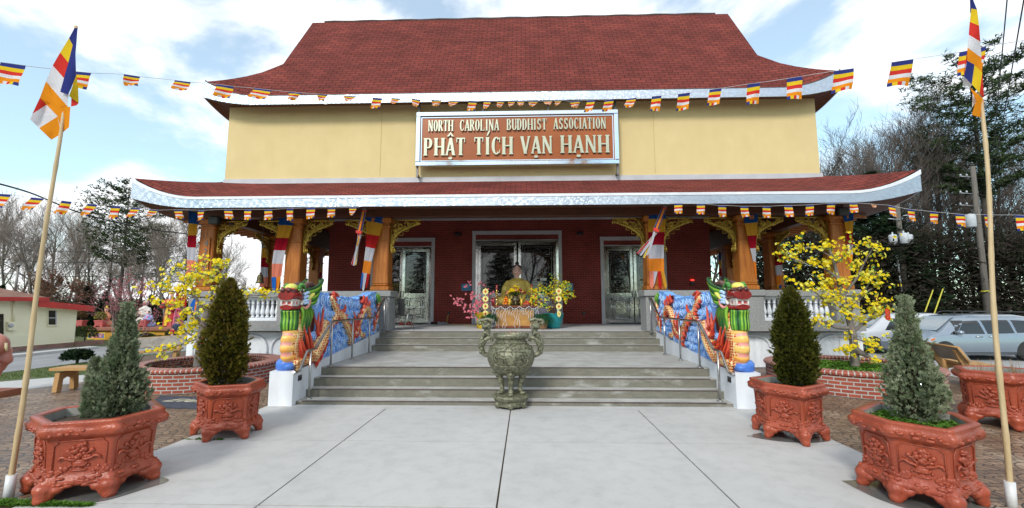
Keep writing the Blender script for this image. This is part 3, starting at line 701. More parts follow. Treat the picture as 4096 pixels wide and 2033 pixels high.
def dragon(sg):
    side=('left','left') if sg<0 else ('right','right')
    D=thing('dragon_sculpture','painted dragon in blue clouds on the white wall %s of the steps'%('left' if sg<0 else 'right'),'sculpture',(sg*4.18,0,.56))
    fx=sg*-1            # inner face looks toward -sg
    XI=sg*4.03          # inner face plane
    rr=random.Random(5 if sg<0 else 9)
    I=lambda y,z,o=0:Vector((XI+fx*o,y,z))    # point on the inner face, raised by o
    base=lambda y: .57+(.0 if y<0 else .10*y*.9) 
    # cloud wall body
    top=[(.0,1.60),(.16,1.98),(.40,2.04),(.70,2.00),(.93,1.99),(1.3,1.99),(1.55,1.94),(1.8,1.93),(2.06,1.92),(2.35,1.90),(2.6,1.88),(2.93,1.97),(3.26,1.96),(3.5,2.03),(3.8,2.10),(4.12,2.09),(4.17,1.6),(4.17,.98)]
    bot=[(3.3,.89),(2.0,.755),(1.0,.665),(0,.595),(-.12,.59),(-.02,1.0),(0.0,1.4)]
    tp=[]
    for i,(y,z) in enumerate(top[:-2]):
        tp.append((y,z))
        if i<len(top)-3:
            y2,z2=top[i+1]; tp.append(((y+y2)/2,(z+z2)/2+.035))
    tp+=top[-2:]
    poly=[Vector((XI,y,z)) for y,z in tp+bot]
    if sg<0: poly=poly[::-1]
    mb=MB(); mb.prism(poly,(sg*.26,0,0)); mb.build('cloud_panel',mBlue,D)
    # cloud curls: dome, white spiral
    mbD=MB(); mbS=MB()
    def curl(y,z,r,turn=1,ph=None,o=0,flat=1.0):
        ph=rr.uniform(0,6.28) if ph is None else ph
        rot=Matrix.Rotation(0,3,'X')
        # dome
        n=len(mbD.v); mbD.ell(I(y,z,o-.01),(.055,r*.96,r*.96*flat),0,12,6)
        pts=[]
        nn=26
        for k in range(nn):
            t=k/(nn-1); a=ph+turn*t*2*PI*1.7; q=r*(.93-.72*t); pts.append(I(y+q*math.cos(a),z+q*math.sin(a)*flat,o+.012+.042*(1-(q/r)**2)**.5))
        mbS.tube(pts,[r*.05]+[r*.10]*(nn-3)+[r*.07,r*.03],4)
        # tail
        a=ph; e=I(y+r*.93*math.cos(a),z+r*.93*math.sin(a)*flat,o+.012); tdir=Vector((0,math.sin(a),-math.cos(a)))*turn
        mbS.tube([e,e+tdir*r*.7+Vector((0,0,-r*.3)),e+tdir*r*1.1+Vector((0,0,-r*.9))],[r*.09,r*.06,r*.02],4)
    # upper lobes along the crest
    for (y,z,r) in ((.30,1.86,.16),(.62,1.88,.13),(.66,1.66,.12),(.90,1.86,.15),(.84,1.6,.10),(1.42,1.82,.15),(1.40,1.6,.12),(1.66,1.80,.10),(1.85,1.78,.12),(2.12,1.78,.13),(2.38,1.76,.09),(2.62,1.74,.12),(3.42,1.82,.11),(3.62,1.9,.12),(3.9,1.96,.12),(3.55,1.6,.11),(3.75,1.72,.10),(3.66,1.45,.09),(1.92,1.55,.11),(1.84,1.40,.09)):
        curl(y,z,r,rr.choice((-1,1)))
    for k in range(330):
        y=rr.uniform(.35,4.05); zb=.60+.09*y; z=rr.uniform(zb+.07,1.62)
        if k<0: pass
    pts=[]
    for k in range(6000):
        y=rr.uniform(.22,4.08); zb=.60+.088*y; z=rr.uniform(zb+.09,1.6); r=rr.choice((.065,.08,.09,.105,.125))
        if y<.75 and z>1.15: continue
        if all((y-a)**2+(z-b)**2>((r+c)*.86)**2 for a,b,c in pts):
            pts.append((y,z,r))
        if len(pts)>110: break
    for (y,z,r) in pts: curl(y,z,r,rr.choice((-1,1)),None,.03)
    for (y,z,r) in ((.30,1.90,.15),(.64,1.92,.12),(.95,1.90,.14),(1.42,1.86,.14),(1.70,1.85,.11),(2.0,1.84,.12),(2.3,1.81,.11),(2.62,1.79,.12),(3.42,1.88,.11),(3.68,1.95,.12),(3.95,2.0,.12)): mbD.tube([Vector((XI+sg*.25,y,z)),Vector((XI-sg*.005,y,z))],[r*.93,r*.97],16,0,True,True)
    mbD.build('cloud_curls',mBlue,D); mbS.build('curl_ridges',mBlueL,D)
    # body coils (scaled) rising through the clouds
    def coil(pts,r0,r1,name='body_coil',o=.03,belly=True):
        c=bez([I(y,z,o+q) for y,z,q in pts],7); n=len(c); rs=[(r0+(r1-r0)*i/(n-1))*.88 for i in range(n)]
        mb=MB(); mb.tube(c,rs,12,0,True,True,flat=1.0); 
        ob=mb.build(name,mScale,D)
        # pink edge line and flame fins on the outer (upper) side
        fm=MB(); fr=random.Random(3); em=MB(); ed=[]
        for i in range(n):
            t=(c[min(i+1,n-1)]-c[max(i-1,0)]).normalized(); nn=Vector((fx,0,0)).cross(t); nn.normalize()
            if nn.z<0 and False: nn=-nn
            p=c[i]+nn*rs[i]*.85+Vector((fx*rs[i]*.45,0,0)); ed.append(p)
            if i%4==1 and i<n-2:
                b=c[i]+nn*rs[i]*.8; tip=b+nn*rs[i]*fr.uniform(1.1,1.9)+t*rs[i]*.9
                s=t*rs[i]*.55; fm=MB()
                for w_,m_,of in ((1,0,.0),(.55,1,.028)):
                    A=b-s*w_+Vector((fx*of,0,0)); B_=b+s*w_+Vector((fx*of,0,0)); C_=b+(tip-b)*(.6+.4*w_)+Vector((fx*(.012+of),0,0)); Mid=b+(tip-b)*.35+Vector((fx*(.045+of),0,0))
                    back=Vector((-fx*.05,0,0))
                    fm.loft([[A+back,A,Mid if False else (A+B_)/2+Vector((fx*.04,0,0)),B_,B_+back],[Mid-s*w_*.7+back,Mid-s*w_*.7,Mid+Vector((fx*.02,0,0)),Mid+s*w_*.7,Mid+s*w_*.7+back],[C_,C_,C_,C_,C_]],m_,False,True)
                fm.build('flame_fin',[mRed,mRedL],ob)
        em.tube(ed,.022,6); em.build('spine_line',mPink,ob)
        return ob
    coil([(.95,1.92,0),(1.10,1.78,.03),(1.20,1.60,.05),(1.12,1.44,.04),(.98,1.34,-.02)],.075,.075)
    coil([(1.25,1.62,-.03),(1.50,1.50,.05),(1.75,1.30,.06),(1.98,1.08,.05),(2.17,.86,0)],.09,.11)
    coil([(2.55,1.15,0),(2.62,1.42,.05),(2.85,1.62,.06),(3.10,1.66,.05),(3.30,1.50,.02),(3.36,1.3,-.04)],.095,.09)
    coil([(2.30,.95,0),(2.45,1.15,.05),(2.60,1.28,.03)],.07,.07)
    coil([(3.75,1.0,-.02),(3.85,1.3,.04),(3.98,1.62,.05),(4.02,1.85,.04)],.07,.04)
    coil([(.78,1.35,-.04),(.52,1.12,.06),(.30,.90,.07),(.12,.76,.06)],.17,.15)
    # big flames of the forequarter
    def flame(y0,z0,y1,z1,w_,bend=.1,o=.06,m0=0,m1=1):
        fm=MB()
        for (q,mi,of) in ((1,m0,0),(.5,m1,.02)):
            w_q=w_; c=bez([I(y0,z0,o+of),I((y0+y1)/2+bend,(z0+z1)/2,o+.03+of),I(y1,z1,o-.01+of)],6); n=len(c)
            fm.tube(c,[max(.004,w_*.72*q*(1-(i/(n-1))**1.6)) for i in range(n)],7,mi,True,True)
        fm.build('flame',[mRed,mRedL],D)
    for a in ((.18,.66,-.25,1.15,.07,-.12),(.25,.72,.0,1.35,.075,-.05),(.30,.80,.22,1.55,.07,.1),(.42,1.0,.62,1.74,.07,-.05),(.35,1.1,.40,1.62,.06,-.05),(-.12,.70,-.32,1.12,.06,-.08),(.1,.62,-.30,.92,.05,-.1),(.55,1.1,.30,.80,.06,.06),(-.05,.66,.15,.98,.06,.1),(.02,.9,-.18,1.35,.05,-.02),(1.05,2.02,1.35,1.93,.07,.0),(1.1,1.85,1.0,2.02,.08,0),(2.75,1.8,2.88,2.02,.08,0),(2.95,1.75,3.1,1.99,.08,0),(3.2,1.68,3.28,1.9,.06,0),(2.25,1.1,2.24,1.62,.09,.05),(2.38,1.1,2.5,1.6,.08,.05),(2.2,.88,2.42,1.35,.06,.1),(2.5,.95,2.62,1.3,.05,.05),(1.55,1.55,1.72,1.78,.06,0),(3.7,1.1,3.62,1.5,.05,0),(3.85,1.2,3.75,1.62,.05,0)):
        flame(*a)
    dk=MB()
    for (y,z,ry,rz) in ((.25,1.45,.16,.30),(2.35,1.4,.2,.25),(1.08,1.97,.22,.06),(2.95,1.92,.24,.07),(.1,.98,.2,.3)): dk.ell(I(y,z,-.03),(.06,ry,rz),0,10,6)
    dk.build('maroon_hollow',mMar,D)
    # chest: S-curved column at the front with belly scutes facing the plaza
    XC=sg*4.165
    chest=[(-.16,.64),(-.28,.80),(-.34,1.0),(-.29,1.20),(-.18,1.38),(-.10,1.55)]
    cc=bez([Vector((XC,y+.10,z)) for y,z in chest],6)
    mb=MB(); mb.tube(cc,[.235]*len(cc),14,0,True,True,flat=1.0)
    mb.v=[(XC+(v[0]-XC)*.72,v[1],v[2]) for v in mb.v]; mb.build('chest',mScale,D)
    sc=MB(); nb=9; rings=[]; mis=[]; M_=nb*6
    for i in range(M_+1):
        t=i/M_; idx=t*(len(cc)-1); k=int(idx); k2=min(k+1,len(cc)-1); p=cc[k].lerp(cc[k2],idx-k); tg=(cc[k2]-cc[max(k-1,0)]).normalized(); nn=Vector((0,-tg.z,tg.y)); 
        if nn.y>0: nn=-nn
        f=(i%6)/6; bul=.252+.018*math.sin(PI*min(1,f/.70)) if f<.70 else .247
        rings.append([p+Vector((1,0,0))*(.150*math.sin(a)*(bul/.25))+nn*(bul*math.cos(a))+tg*(.03*math.cos(a)) for a in [R(-66+132*q/14) for q in range(15)]]); mis.append(0 if f<.66 else 1)
    sc.loft(rings,0,False,True,False,mis)
    sc.build('belly_scutes',[mYel,mPink],D)
    fo=MB(); fo.lathe([(.17,0),(.19,.04),(.19,.14),(.15,.19),(.02,.20)],(sg*4.22,-.25,.57),20,0,True,True); fo.ell((sg*4.12,-.28,.64),(.12,.2,.08),0,10,6); fo.build('cloud_foot',mBlueD,D)
    pw=MB()
    pw.tube(bez([I(.2,.72,.03),I(-.05,.72,.06),I(-.28,.70,.06),I(-.37,.70,.05)],5),[.09]*8+[.075]*8,10,0)
    for k in range(4):
        pw.tube([I(-.32,.73-.035*k,.07),I(-.42,.74-.045*k,.10),I(-.47,.68-.045*k,.09)],[.04,.034,.02],7,0)
        pw.tube([I(-.465,.685-.045*k,.09),I(-.50,.64-.04*k,.08)],[.022,.004],6,1)
    pw.tube(bez([I(2.7,1.1,.04),I(2.78,.98,.07),I(2.92,.98,.07)],4),[.06]*9,8,0)
    for k in range(3): pw.tube([I(2.9,.99,.08),I(2.97,1.03-.05*k,.1)],[.03,.018],6,0); pw.tube([I(2.97,1.03-.05*k,.1),I(3.0,.98-.05*k,.1)],[.018,.003],6,1)
    pw.build('claw_paw',[mScale,mMar],D)
    # ---------------- head
    H=Vector((sg*4.185,-.14,1.875))
    h=lambda x,y,z: H+Vector((x*.92,y*(.60 if y<0 else 1.0),z*(.74 if z<0 else 1.10)))
    skull=MB(); skull.ell(h(0,.12,.03),(.15,.22,.18),0,14,9); skull.ell(h(0,.05,.0),(.135,.18,.15),0,14,8); skull.build('skull',mScale,D)
    j=MB()
    # upper lip and snout
    up=[]
    for i in range(9):
        t=i/8; y=-.60+.62*t; w_=.15+.05*math.sin(PI*t*.9)+.01; hh=.075*(1-.25*t)+.01; zc=.055+.03*math.sin(PI*(1-t)*.9)-.03*t
        up.append([h(w_*math.cos(a)*1.0,y,zc+hh*math.sin(a)) for a in [2*PI*q/14 for q in range(14)]])
    j.loft(up,0,True); 
    up2=[]
    for i in range(7):
        t=i/6; y=-.585+.55*t; w_=.135+.04*math.sin(PI*t*.9); zc=.10+.035*math.sin(PI*t)
        up2.append([h(w_*math.cos(a),y,zc+.07*math.sin(a)) for a in [2*PI*q/12 for q in range(12)]])
    j.loft(up2,1,True)
    j.ell(h(-.06,-.55,.15),(.055,.06,.05),1,8,6); j.ell(h(.06,-.55,.15),(.055,.06,.05),1,8,6)
    j.build('upper_jaw',[mDRed,mMar if sg<0 else mMar],D)
    rs=MB()
    for k in range(7): rs.tube(bez([h(-.02+.02*(k%2),-.52+.05*k,.165),h(.0,-.48+.05*k,.20),h(.03,-.44+.05*k,.165)],3),.012,6)
    if sg<0: rs.ell(h(0,-.38,.16),(.12,.10,.05),0,12,6)
    rs.build('snout_ridges',mat('snout_red',(.6,.03,.02),(.4,.02,.02),rough=.35,vs=9) if sg<0 else mMar,D)
    lj=MB(); lo=[]
    for i in range(9):
        t=i/8; y=-.55+.52*t; w_=.13+.06*math.sin(PI*t*.8); zc=-.20-.035*math.sin(PI*t)+.02*t
        lo.append([h(w_*math.cos(a),y,zc+.065*math.sin(a)) for a in [2*PI*q/14 for q in range(14)]])
    lj.loft(lo,0,True); lj.build('lower_jaw',mDRed,D)
    te=MB()
    te.box(H.x-.112,H.y-.322,H.z-.038,H.x+.112,H.y-.03,H.z+.012,b=.012)
    te.box(H.x-.114,H.y-.315,H.z-.130,H.x+.114,H.y-.02,H.z-.095,b=.012)
    for y in (-.53,-.36,-.12):
        for s2 in (-1,1): te.box(H.x+s2*.10-.014,H.y+y*.56-.022,H.z-.10,H.x+s2*.10+.014,H.y+y*.56+.022,H.z-.03,b=.004)
    te.box(H.x-.016,H.y-.318,H.z-.10,H.x+.016,H.y-.29,H.z-.03,b=.004)
    te.tube(bez([h(.155,-.1,-.14),h(.165,-.02,-.06),h(.17,.05,.05)],4),[.03]*5+[.02]*4,6); te.tube(bez([h(-.155,-.1,-.14),h(-.165,-.02,-.06),h(-.17,.05,.05)],4),[.03]*5+[.02]*4,6)
    te.build('teeth',mCream,D)
    gm=MB(); gm.box(H.x-.09,H.y-.28,H.z-.12,H.x+.09,H.y-.04,H.z-.01,b=.01); gm.build('mouth_interior',mGum,D)
    ck=MB(); 
    for s2 in (-1,1):
        ck.tube(bez([h(s2*.17,-.05,-.20),h(s2*.19,.08,-.22),h(s2*.20,.18,-.12),h(s2*.19,.22,.02)],5),[.03]*16,8,0)
        for q in range(4): ck.tube(bez([h(s2*.17,.0,-.10+.06*q),h(s2*.21,.10,-.08+.07*q),h(s2*.20,.17,-.14+.08*q)],4),[.035,.033,.03,.03,.028,.025,.02,.012,.005],6,1)
    ck.build('cheek_frill',[mPink,mBlueL],D)
    br=MB(); br.ell(h(0,-.26,.20),(.115,.13,.085),0,14,7); br.build('brow_crown',mYl,D)
    gb=MB()
    for s2 in (-1,1):
        for q in range(7):
            a=PI*(1.0-q/6.5); gb.ell(h(s2*.15,-.08+.15*math.cos(a)*1.0,.16+.10*math.sin(a)),(.05,.035,.035),0,8,5)
    gb.build('eyebrow',mGr,D)
    ey=MB()
    for s2 in (-1,1):
        ey.ell(h(s2*.155,-.15,.145),(.045,.075,.052),0,10,7); ey.ell(h(s2*.20,-.17,.145),(.022,.042,.040),1,8,6); ey.ell(h(s2*.225,-.16,.165),(.012,.014,.014),2,6,4)
    ey.build('eye',[mPink if sg<0 else mRedL,mEye,mCream],D)
    hn=MB()
    for s2 in (-1,1): hn.tube(bez([h(s2*.09,.10,.20),h(s2*.11,.22,.27),h(s2*.12,.38,.27),h(s2*.12,.50,.22)],4),[.05,.06,.06,.06,.055,.055,.06,.06,.06,.06,.055,.045,.02],8)
    hn.build('horn',mHorn,D)
    er=MB()
    for s2 in (-1,1): er.tube(bez([h(s2*.19,.12,.0),h(s2*.23,.22,.08),h(s2*.22,.34,.12)],4),[.05,.055,.06,.06,.055,.05,.035,.02,.005],8,0,flat=.6)
    er.build('ear',mYl,D)
    mn=MB()
    for s2 in (-1,1):
        for q in range(9):   # swept back mane behind the ear
            t=q/8; y0=.18+.04*q; z0=-.16+.06*q
            mn.tube(bez([h(s2*.15,.12,-.12+.035*q),h(s2*.21,.30+.02*q,-.12+.045*q),h(s2*.19,.50+.03*q,.02+.045*q),h(s2*.15,.62,.14+.03*q)],5),[.035]*10+[.03,.027,.02,.014,.008,.003],7,q%3)
    for q in range(20):   # hanging mane below the cheek
        y0=-.10+.021*q; z1=-.78-.20*math.sin(q*1.9)*.6-.12*math.sin(q/19*PI)
        for s2 in (-1,1):
            mn.tube(bez([h(s2*.16,y0,-.20),h(s2*.20,y0+.03,-.38),h(s2*.19,y0-.03+.04*math.sin(q),z1)],5),[.03]*5+[.028,.024,.018,.012,.007,.002],6,(q*2+1)%3)
    mn.build('mane',[mGr,mGrL,mGrD],D)
    bd=MB()
    for q in range(17):   # beard: fluted green column under the jaw
        a=PI+PI*q/16; x=.15*math.cos(a); y=-.20+.24*math.sin(a)
        bd.tube(bez([h(x,y-.08,-.28),h(x*.95,y-.03,-.45),h(x,y-.05,-.62),h(x*1.0,y-.06,-.78)],4),[.032]*9+[.028,.024,.018,.01],6,q%2 if q%5 else 2)
    bd.ell(h(0,-.26,-.50),(.16,.13,.24),0,12,8); bd.build('beard',[mGr,mGrL,mGrD],D)
    # tail flame at the top end
    tf=MB()
    for k in range(6): tf.tube(bez([I(4.0,1.75,.05),I(4.0+.04*(k-2.5),1.9,.09),I(3.98+.07*(k-2.5),2.12-.03*abs(k-2.5),.05)],4),[.03]*4+[.025,.02,.014,.008,.003],6,k%2)
    tf.ell(I(4.03,1.70,.06),(.04,.05,.06),2,8,6); tf.build('tail_tuft',[mGr,mGrL,mPink],D)
dragon(-1); dragon(1)
# ================================================================ incense burner
def burner():
    mB=mat('weathered_bronze',(.23,.23,.15),(.035,.031,.019),rough=.42,metal=.3,vs=22,detail=12,bump=.5,bs=30,lo=.40,hi=.68)
    t=thing('incense_burner','large green bronze incense urn with two upright handles, standing at the foot of the steps','incense burner',(0,-.45,-.04))
    bx,by=0,-.45
    b=MB(); b.lathe([(.30,.0),(.31,.03),(.325,.05),(.325,.075),(.30,.09),(.02,.10)],(bx,by,.09),32,0,True,True); b.lathe([(.27,0),(.29,.06),(.285,.12)],(bx,by,-.0),32,0)
    for k in range(6):
        a=-PI/2+k*PI/3; b.ell((bx+.26*math.cos(a),by+.26*math.sin(a),.02),(.06,.05,.06),0,8,6); 
    b.build('base_stand',mB,t)
    for k in range(4):
        a=-PI/2+k*PI/2+(0 if k in(0,) else 0)
        c,s=math.cos(a),math.sin(a)
        l=MB(); p=[(.30,.72),(.285,.60),(.235,.48),(.20,.36),(.195,.27),(.225,.20)]
        l.tube(bez([Vector((bx+r*c*.82,by+r*s*.82,z)) for r,z in p],5),[.085]*5+[.075]*5+[.055]*5+[.04]*5+[.045]*5+[.055],10)
        l.ell((bx+.21*c,by+.21*s,.205),(.055,.06,.035),0,8,6)
        for q in (-1,1): l.ell((bx+.275*c-q*.04*s,by+.275*s+q*.04*c,.62),(.035,.035,.04),0,8,6)
        l.ell((bx+.30*c,by+.30*s,.57),(.04,.04,.03),0,8,6)
        for q in (-.07,0,.07): l.ell((bx+.30*c-q*s,by+.30*s+q*c,.70),(.035,.035,.035),0,8,6)
        l.build('leg',mB,t)
    body=MB(); prof=[(.03,.50),(.16,.52),(.29,.58),(.38,.68),(.425,.79),(.43,.87),(.41,.95),(.37,1.02),(.31,1.07),(.275,1.09),(.27,1.12),(.275,1.15),(.285,1.17),(.315,1.18),(.325,1.20),(.325,1.245),(.315,1.255),(.295,1.255),(.285,1.24),(.28,1.21)]
    body.lathe(prof,(bx,by,0),48,0,True)
    for k in range(44): a=2*PI*k/44; body.ell((bx+.285*math.cos(a),by+.285*math.sin(a),1.10),.014,0,6,4)
    rr=random.Random(4)
    def sp(a,z,o=0):   # point on belly
        for (r0,z0),(r1,z1) in zip(prof,prof[1:]):
            if z0<=z<=z1: r=r0+(r1-r0)*(z-z0)/(z1-z0+1e-9); break
        return Vector((bx+(r+o)*math.cos(a),by+(r+o)*math.sin(a),z))
    for side in (-PI/2,):
        # framed landscape panel in relief
        fr=[]
        for q in range(49):
            th=2*PI*q/48; ca,sa=math.cos(th),math.sin(th); e=.42
            fr.append(sp(side+.98*abs(ca)**e*(1 if ca>0 else -1)*.78,.84+.13*abs(sa)**e*(1 if sa>0 else -1),.008))
        body.tube(fr,.011,5)
        for q in range(240):
            l_=rr.choice((-1,1)); da=l_*(.12+.55*rr.random()**.9); zz=.74+.20*rr.random()*(abs(da)/.62)**.4
            P0=sp(side+da,zz,.0); an=rr.uniform(0,PI); ln=rr.uniform(.015,.045)
            P1=sp(side+da+ln*math.cos(an)/.42,min(.95,max(.73,zz+ln*math.sin(an))),.012); body.tube([P0,(P0+P1)/2+Vector((0,-.006,0)),P1],[.006,.009,.004],4)
    for k in range(24):
        a=2*PI*k/24; body.tube([sp(a-.09,1.0,.0),sp(a-.03,1.03,.008),sp(a+.03,1.0,.008),sp(a+.09,1.03,.0)],.008,4)
    body.build('bowl',mB,t)
    ash=MB(); ash.lathe([(.285,1.215),(.01,1.225)],(bx,by,0),24); ash.build('ash',mat('ash',(.6,.6,.58),(.5,.5,.48),rough=1,vs=30,bump=.5,bs=60),t)
    for s2 in (-1,1):
        hm=MB()
        X_=lambda x,z,y=0:Vector((bx+s2*x,by+y,z))
        hm.tube(bez([X_(.40,.86),X_(.50,.90),X_(.545,1.02),X_(.53,1.14),X_(.47,1.22),X_(.43,1.28),X_(.44,1.36)],5),[.045]*6+[.05]*7+[.055]*7+[.06]*6+[.06]*5,10)
        hm.tube(bez([X_(.52,1.04,-.05),X_(.43,1.16,-.07),X_(.36,1.18,-.05),X_(.34,1.12,-.03)],5),[.028]*16,8)
        hm.tube(bez([X_(.40,1.20,-.06),X_(.50,1.12,-.08),X_(.55,1.04,-.05)],5),[.024]*11,8)
        hm.tube(bez([X_(.37,1.16,-.03),X_(.42,1.25,-.08),X_(.48,1.27,-.07),X_(.5,1.2,-.06)],5),[.022]*16,8)
        hm.box(min(bx+s2*.37,bx+s2*.53),by-.06,1.33,max(bx+s2*.37,bx+s2*.53),by+.06,1.44,b=.02)
        for ex in (.41,.49): hm.ell(X_(ex,1.405,-.065),(.022,.015,.018),0,8,5)
        for q in range(5): hm.tube([X_(.45,1.42,-.07),X_(.39+.03*q,1.345,-.085)],[.01,.014],5)
        hm.tube(bez([X_(.34,1.48),X_(.42,1.51),X_(.50,1.49),X_(.56,1.49),X_(.585,1.46),X_(.57,1.43),X_(.54,1.44)],4),[.03]*25,8)
        hm.tube(bez([X_(.46,1.44),X_(.46,1.48)],3),[.05]*4,8)
        for q in range(4): hm.ell(X_(.545-.02*q,.92+.05*q,-.035),(.03,.03,.035),0,7,5)
        hm.build('handle',mB,t)
    for i,(x,y) in enumerate(((-.05,-.05),(.02,-.09),(.09,-.02),(.0,.04))):
        s_=MB(); s_.tube([(bx+x,by+y,1.22),(bx+x+.003,by+y,1.30)],.0035,5); s_.build('incense_stick',mat('stick_red',(.35,.08,.05),rough=.8) if i==0 else bpy.data.materials['stick_red'],t)
burner()
# ================================================================ ceramic planters
mTerra=mat('glossy_terracotta_paint',(.375,.074,.034),(.30,.053,.025),rough=.33,vs=2.5,detail=8,bump=.35,bs=45,rvar=.07,coat=0,spec=.45)
mSoil=mat('potting_soil',(.05,.035,.025),(.09,.065,.045),rough=1,vs=30,bump=1,bs=50)
mCem=mat('raw_cement',(.35,.35,.32),(.22,.22,.20),rough=.9,vs=5,bump=.3,bs=40)
grime(mTerra,(1,1,.5),4,.82,1.06); grime(mTerra,(1,1,1),30,.86,1.0,.28,.42,3)
def hexring(P,s,z,c,disp=None,n=12):
    out=[]; k=len(P)
    for i in range(k):
        a=P[i];b=P[(i+1)%k]
        for j in range(n):
            t=j/n; x=a[0]+(b[0]-a[0])*t; y=a[1]+(b[1]-a[1])*t
            q=s; 
            if disp: q+=disp(i,t,z)
            out.append(Vector((c[0]+(x-c[0])*q,c[1]+(y-c[1])*q,z)))
    return out
def planter(label,P,zt,seed,group=None):
    c=(sum(p[0] for p in P)/6,sum(p[1] for p in P)/6); zb=-.042; H=zt-zb; rr=random.Random(seed)
    rad=sum(math.hypot(p[0]-c[0],p[1]-c[1]) for p in P)/6
    t_=thing('planter',label,'planter',(c[0],c[1],zb),group)
    def rope(a,f):
        def d(i,t,z):
            corner=max(0,1-min(t,1-t)*7)
            return (a*(.5+.5*abs(math.sin(PI*t*f)))+.05*corner*rr.uniform(.8,1.1)+.03*noise.noise(Vector((i*3+t*6,z*20,seed))))
        return d
    def smooth_(a): return lambda i,t,z: a*noise.noise(Vector((i*3+t*4,z*9,seed)))
    prof=[(.70,.17,0),(.80,.165,0),(.865,.19,rope(.02,5)),(.885,.225,rope(.03,6)),(.865,.255,rope(.02,6)),(.835,.275,rope(.03,5)),(.815,.31,smooth_(.01)),(.815,.36,None),(.83,.55,None),(.85,.74,None),(.86,.78,smooth_(.012)),(.895,.80,rope(.02,9)),(.93,.825,rope(.025,9)),(.945,.86,rope(.03,9)),(.95,.895,rope(.03,5)),(.935,.925,rope(.02,5)),(.945,.945,smooth_(.02)),(.955,.975,None),(.95,1.0,None),(.80,1.0,None),(.785,.985,None)]
    mb=MB(); mb.loft([hexring(P,s,zb+H*z,c,d) for s,z,d in prof],0,False,True)
    mb.f=mb.f; n=len(mb.v)
    for v in hexring(P,.70,zb+H*.17,c): mb.v.append(tuple(v))
    mb.face(list(range(n,n+72)))
    body=mb.build('pot_body',mTerra,t_)
    mb=MB(); mb.loft([hexring(P,s,zb+H*z,c) for s,z in ((.785,.985),(.77,.86))],0,False,False); mb.build('inner_wall',mCem,t_)
    mb=MB(); r=hexring(P,.77,zb+H*.87,c)
    for q in range(len(r)): r[q].z+=.01*math.sin(q*2.3)
    mb.v.append((c[0],c[1],zb+H*.91)); 
    r2=[Vector((c[0]+(p.x-c[0])*.5,c[1]+(p.y-c[1])*.5,zb+H*.89+.015*math.sin(k*1.7))) for k,p in enumerate(r)]
    n=len(mb.v); mb.v+= [tuple(p) for p in r]+[tuple(p) for p in r2]; k=len(r)
    for i in range(k): mb.face((n+i,n+(i+1)%k,n+k+(i+1)%k,n+k+i),0,None,True); mb.face((n+k+i,n+k+(i+1)%k,0),0,None,True)
    mb.build('soil',mSoil,t_)
    for i in range(6):   # scroll feet
        p=P[i]; d=Vector((p[0]-c[0],p[1]-c[1],0)); L_=d.length; d/=L_; e1=Vector((P[(i+1)%6][0]-p[0],P[(i+1)%6][1]-p[1],0)).normalized(); e0=Vector((P[i-1][0]-p[0],P[i-1][1]-p[1],0)).normalized()
        f=MB(); Q=lambda s,z,o=0,e=None: Vector((c[0],c[1],0))+d*L_*s+Vector((0,0,zb+H*z))+((e or Vector())*o)
        s_=rad/.6
        f.ell(Q(.83,.17),(.085*s_,.085*s_,.065),0,10,7); f.ell(Q(.83,.12),(.075*s_,.075*s_,.05),0,10,7)
        f.ell(Q(.86,.045),(.062*s_,.062*s_,.055),0,10,7); f.ell(Q(.90,.055),(.04*s_,.04*s_,.04),0,8,6)
        for e in (e0,e1):
            f.ell(Q(.82,.15,.09*s_,e),(.055*s_,.055*s_,.045),0,9,6); f.ell(Q(.81,.19,.17*s_,e),(.05*s_,.05*s_,.03),0,9,6); f.ell(Q(.84,.09,.045*s_,e),(.045*s_,.045*s_,.05),0,9,6)
        f.build('foot',mTerra,t_,remesh=.013,smooth=4)
    rl=MB()
    for i in range(6):
        a=Vector((P[i][0],P[i][1],0)); b=Vector((P[(i+1)%6][0],P[(i+1)%6][1],0)); C0=Vector((c[0],c[1],0))
        w_=(b-a).length; tg=(b-a)/w_; nn=Vector((tg.y,-tg.x,0)); 
        if nn.dot((a+b)/2-C0)<0: nn=-nn
        m_=C0+((a+b)/2-C0)*.83; k=min(1.0,w_/.50)
        def F(u,z,o=0):
            sc=.815+.045*max(0,(z-.36))/.40
            base=C0+((a+b)/2-C0)*sc+tg*u*k; return Vector((base.x,base.y,zb+H*z))+nn*o
        rot=Matrix((tg,nn,Vector((0,0,1)))).transposed()
        # panel frame with notched corners
        u1=.165/k*min(k,1)*w_/.5*.98; u1=w_*.34/k
        fr=[(-u1,.36),(-u1,.70),(-u1+.03,.73),(-u1+.03,.75),(u1-.03,.75),(u1-.03,.73),(u1,.70),(u1,.36)]
        rl.tube([F(u,z,.002) for u,z in fr],.007,5)
        for q in range(14):
            for sg in (-1,1): rl.ell(F(sg*rr.uniform(u1*.5,u1*1.15),rr.uniform(.30,.40),.0),(rr.uniform(.012,.03),.014,rr.uniform(.012,.03)),0,7,5,rot)
        E_=lambda u,z,ru,rz,ro=.016: rl.ell(F(u,z,.002),(ru*k,ro,rz),0,9,6,rot)
        E_(0,.365,.07,.012); E_(0,.385,.035,.012,.02); E_(0,.40,.014,.015); E_(0,.45,.062,.038,.024); E_(0,.488,.075,.012,.02)
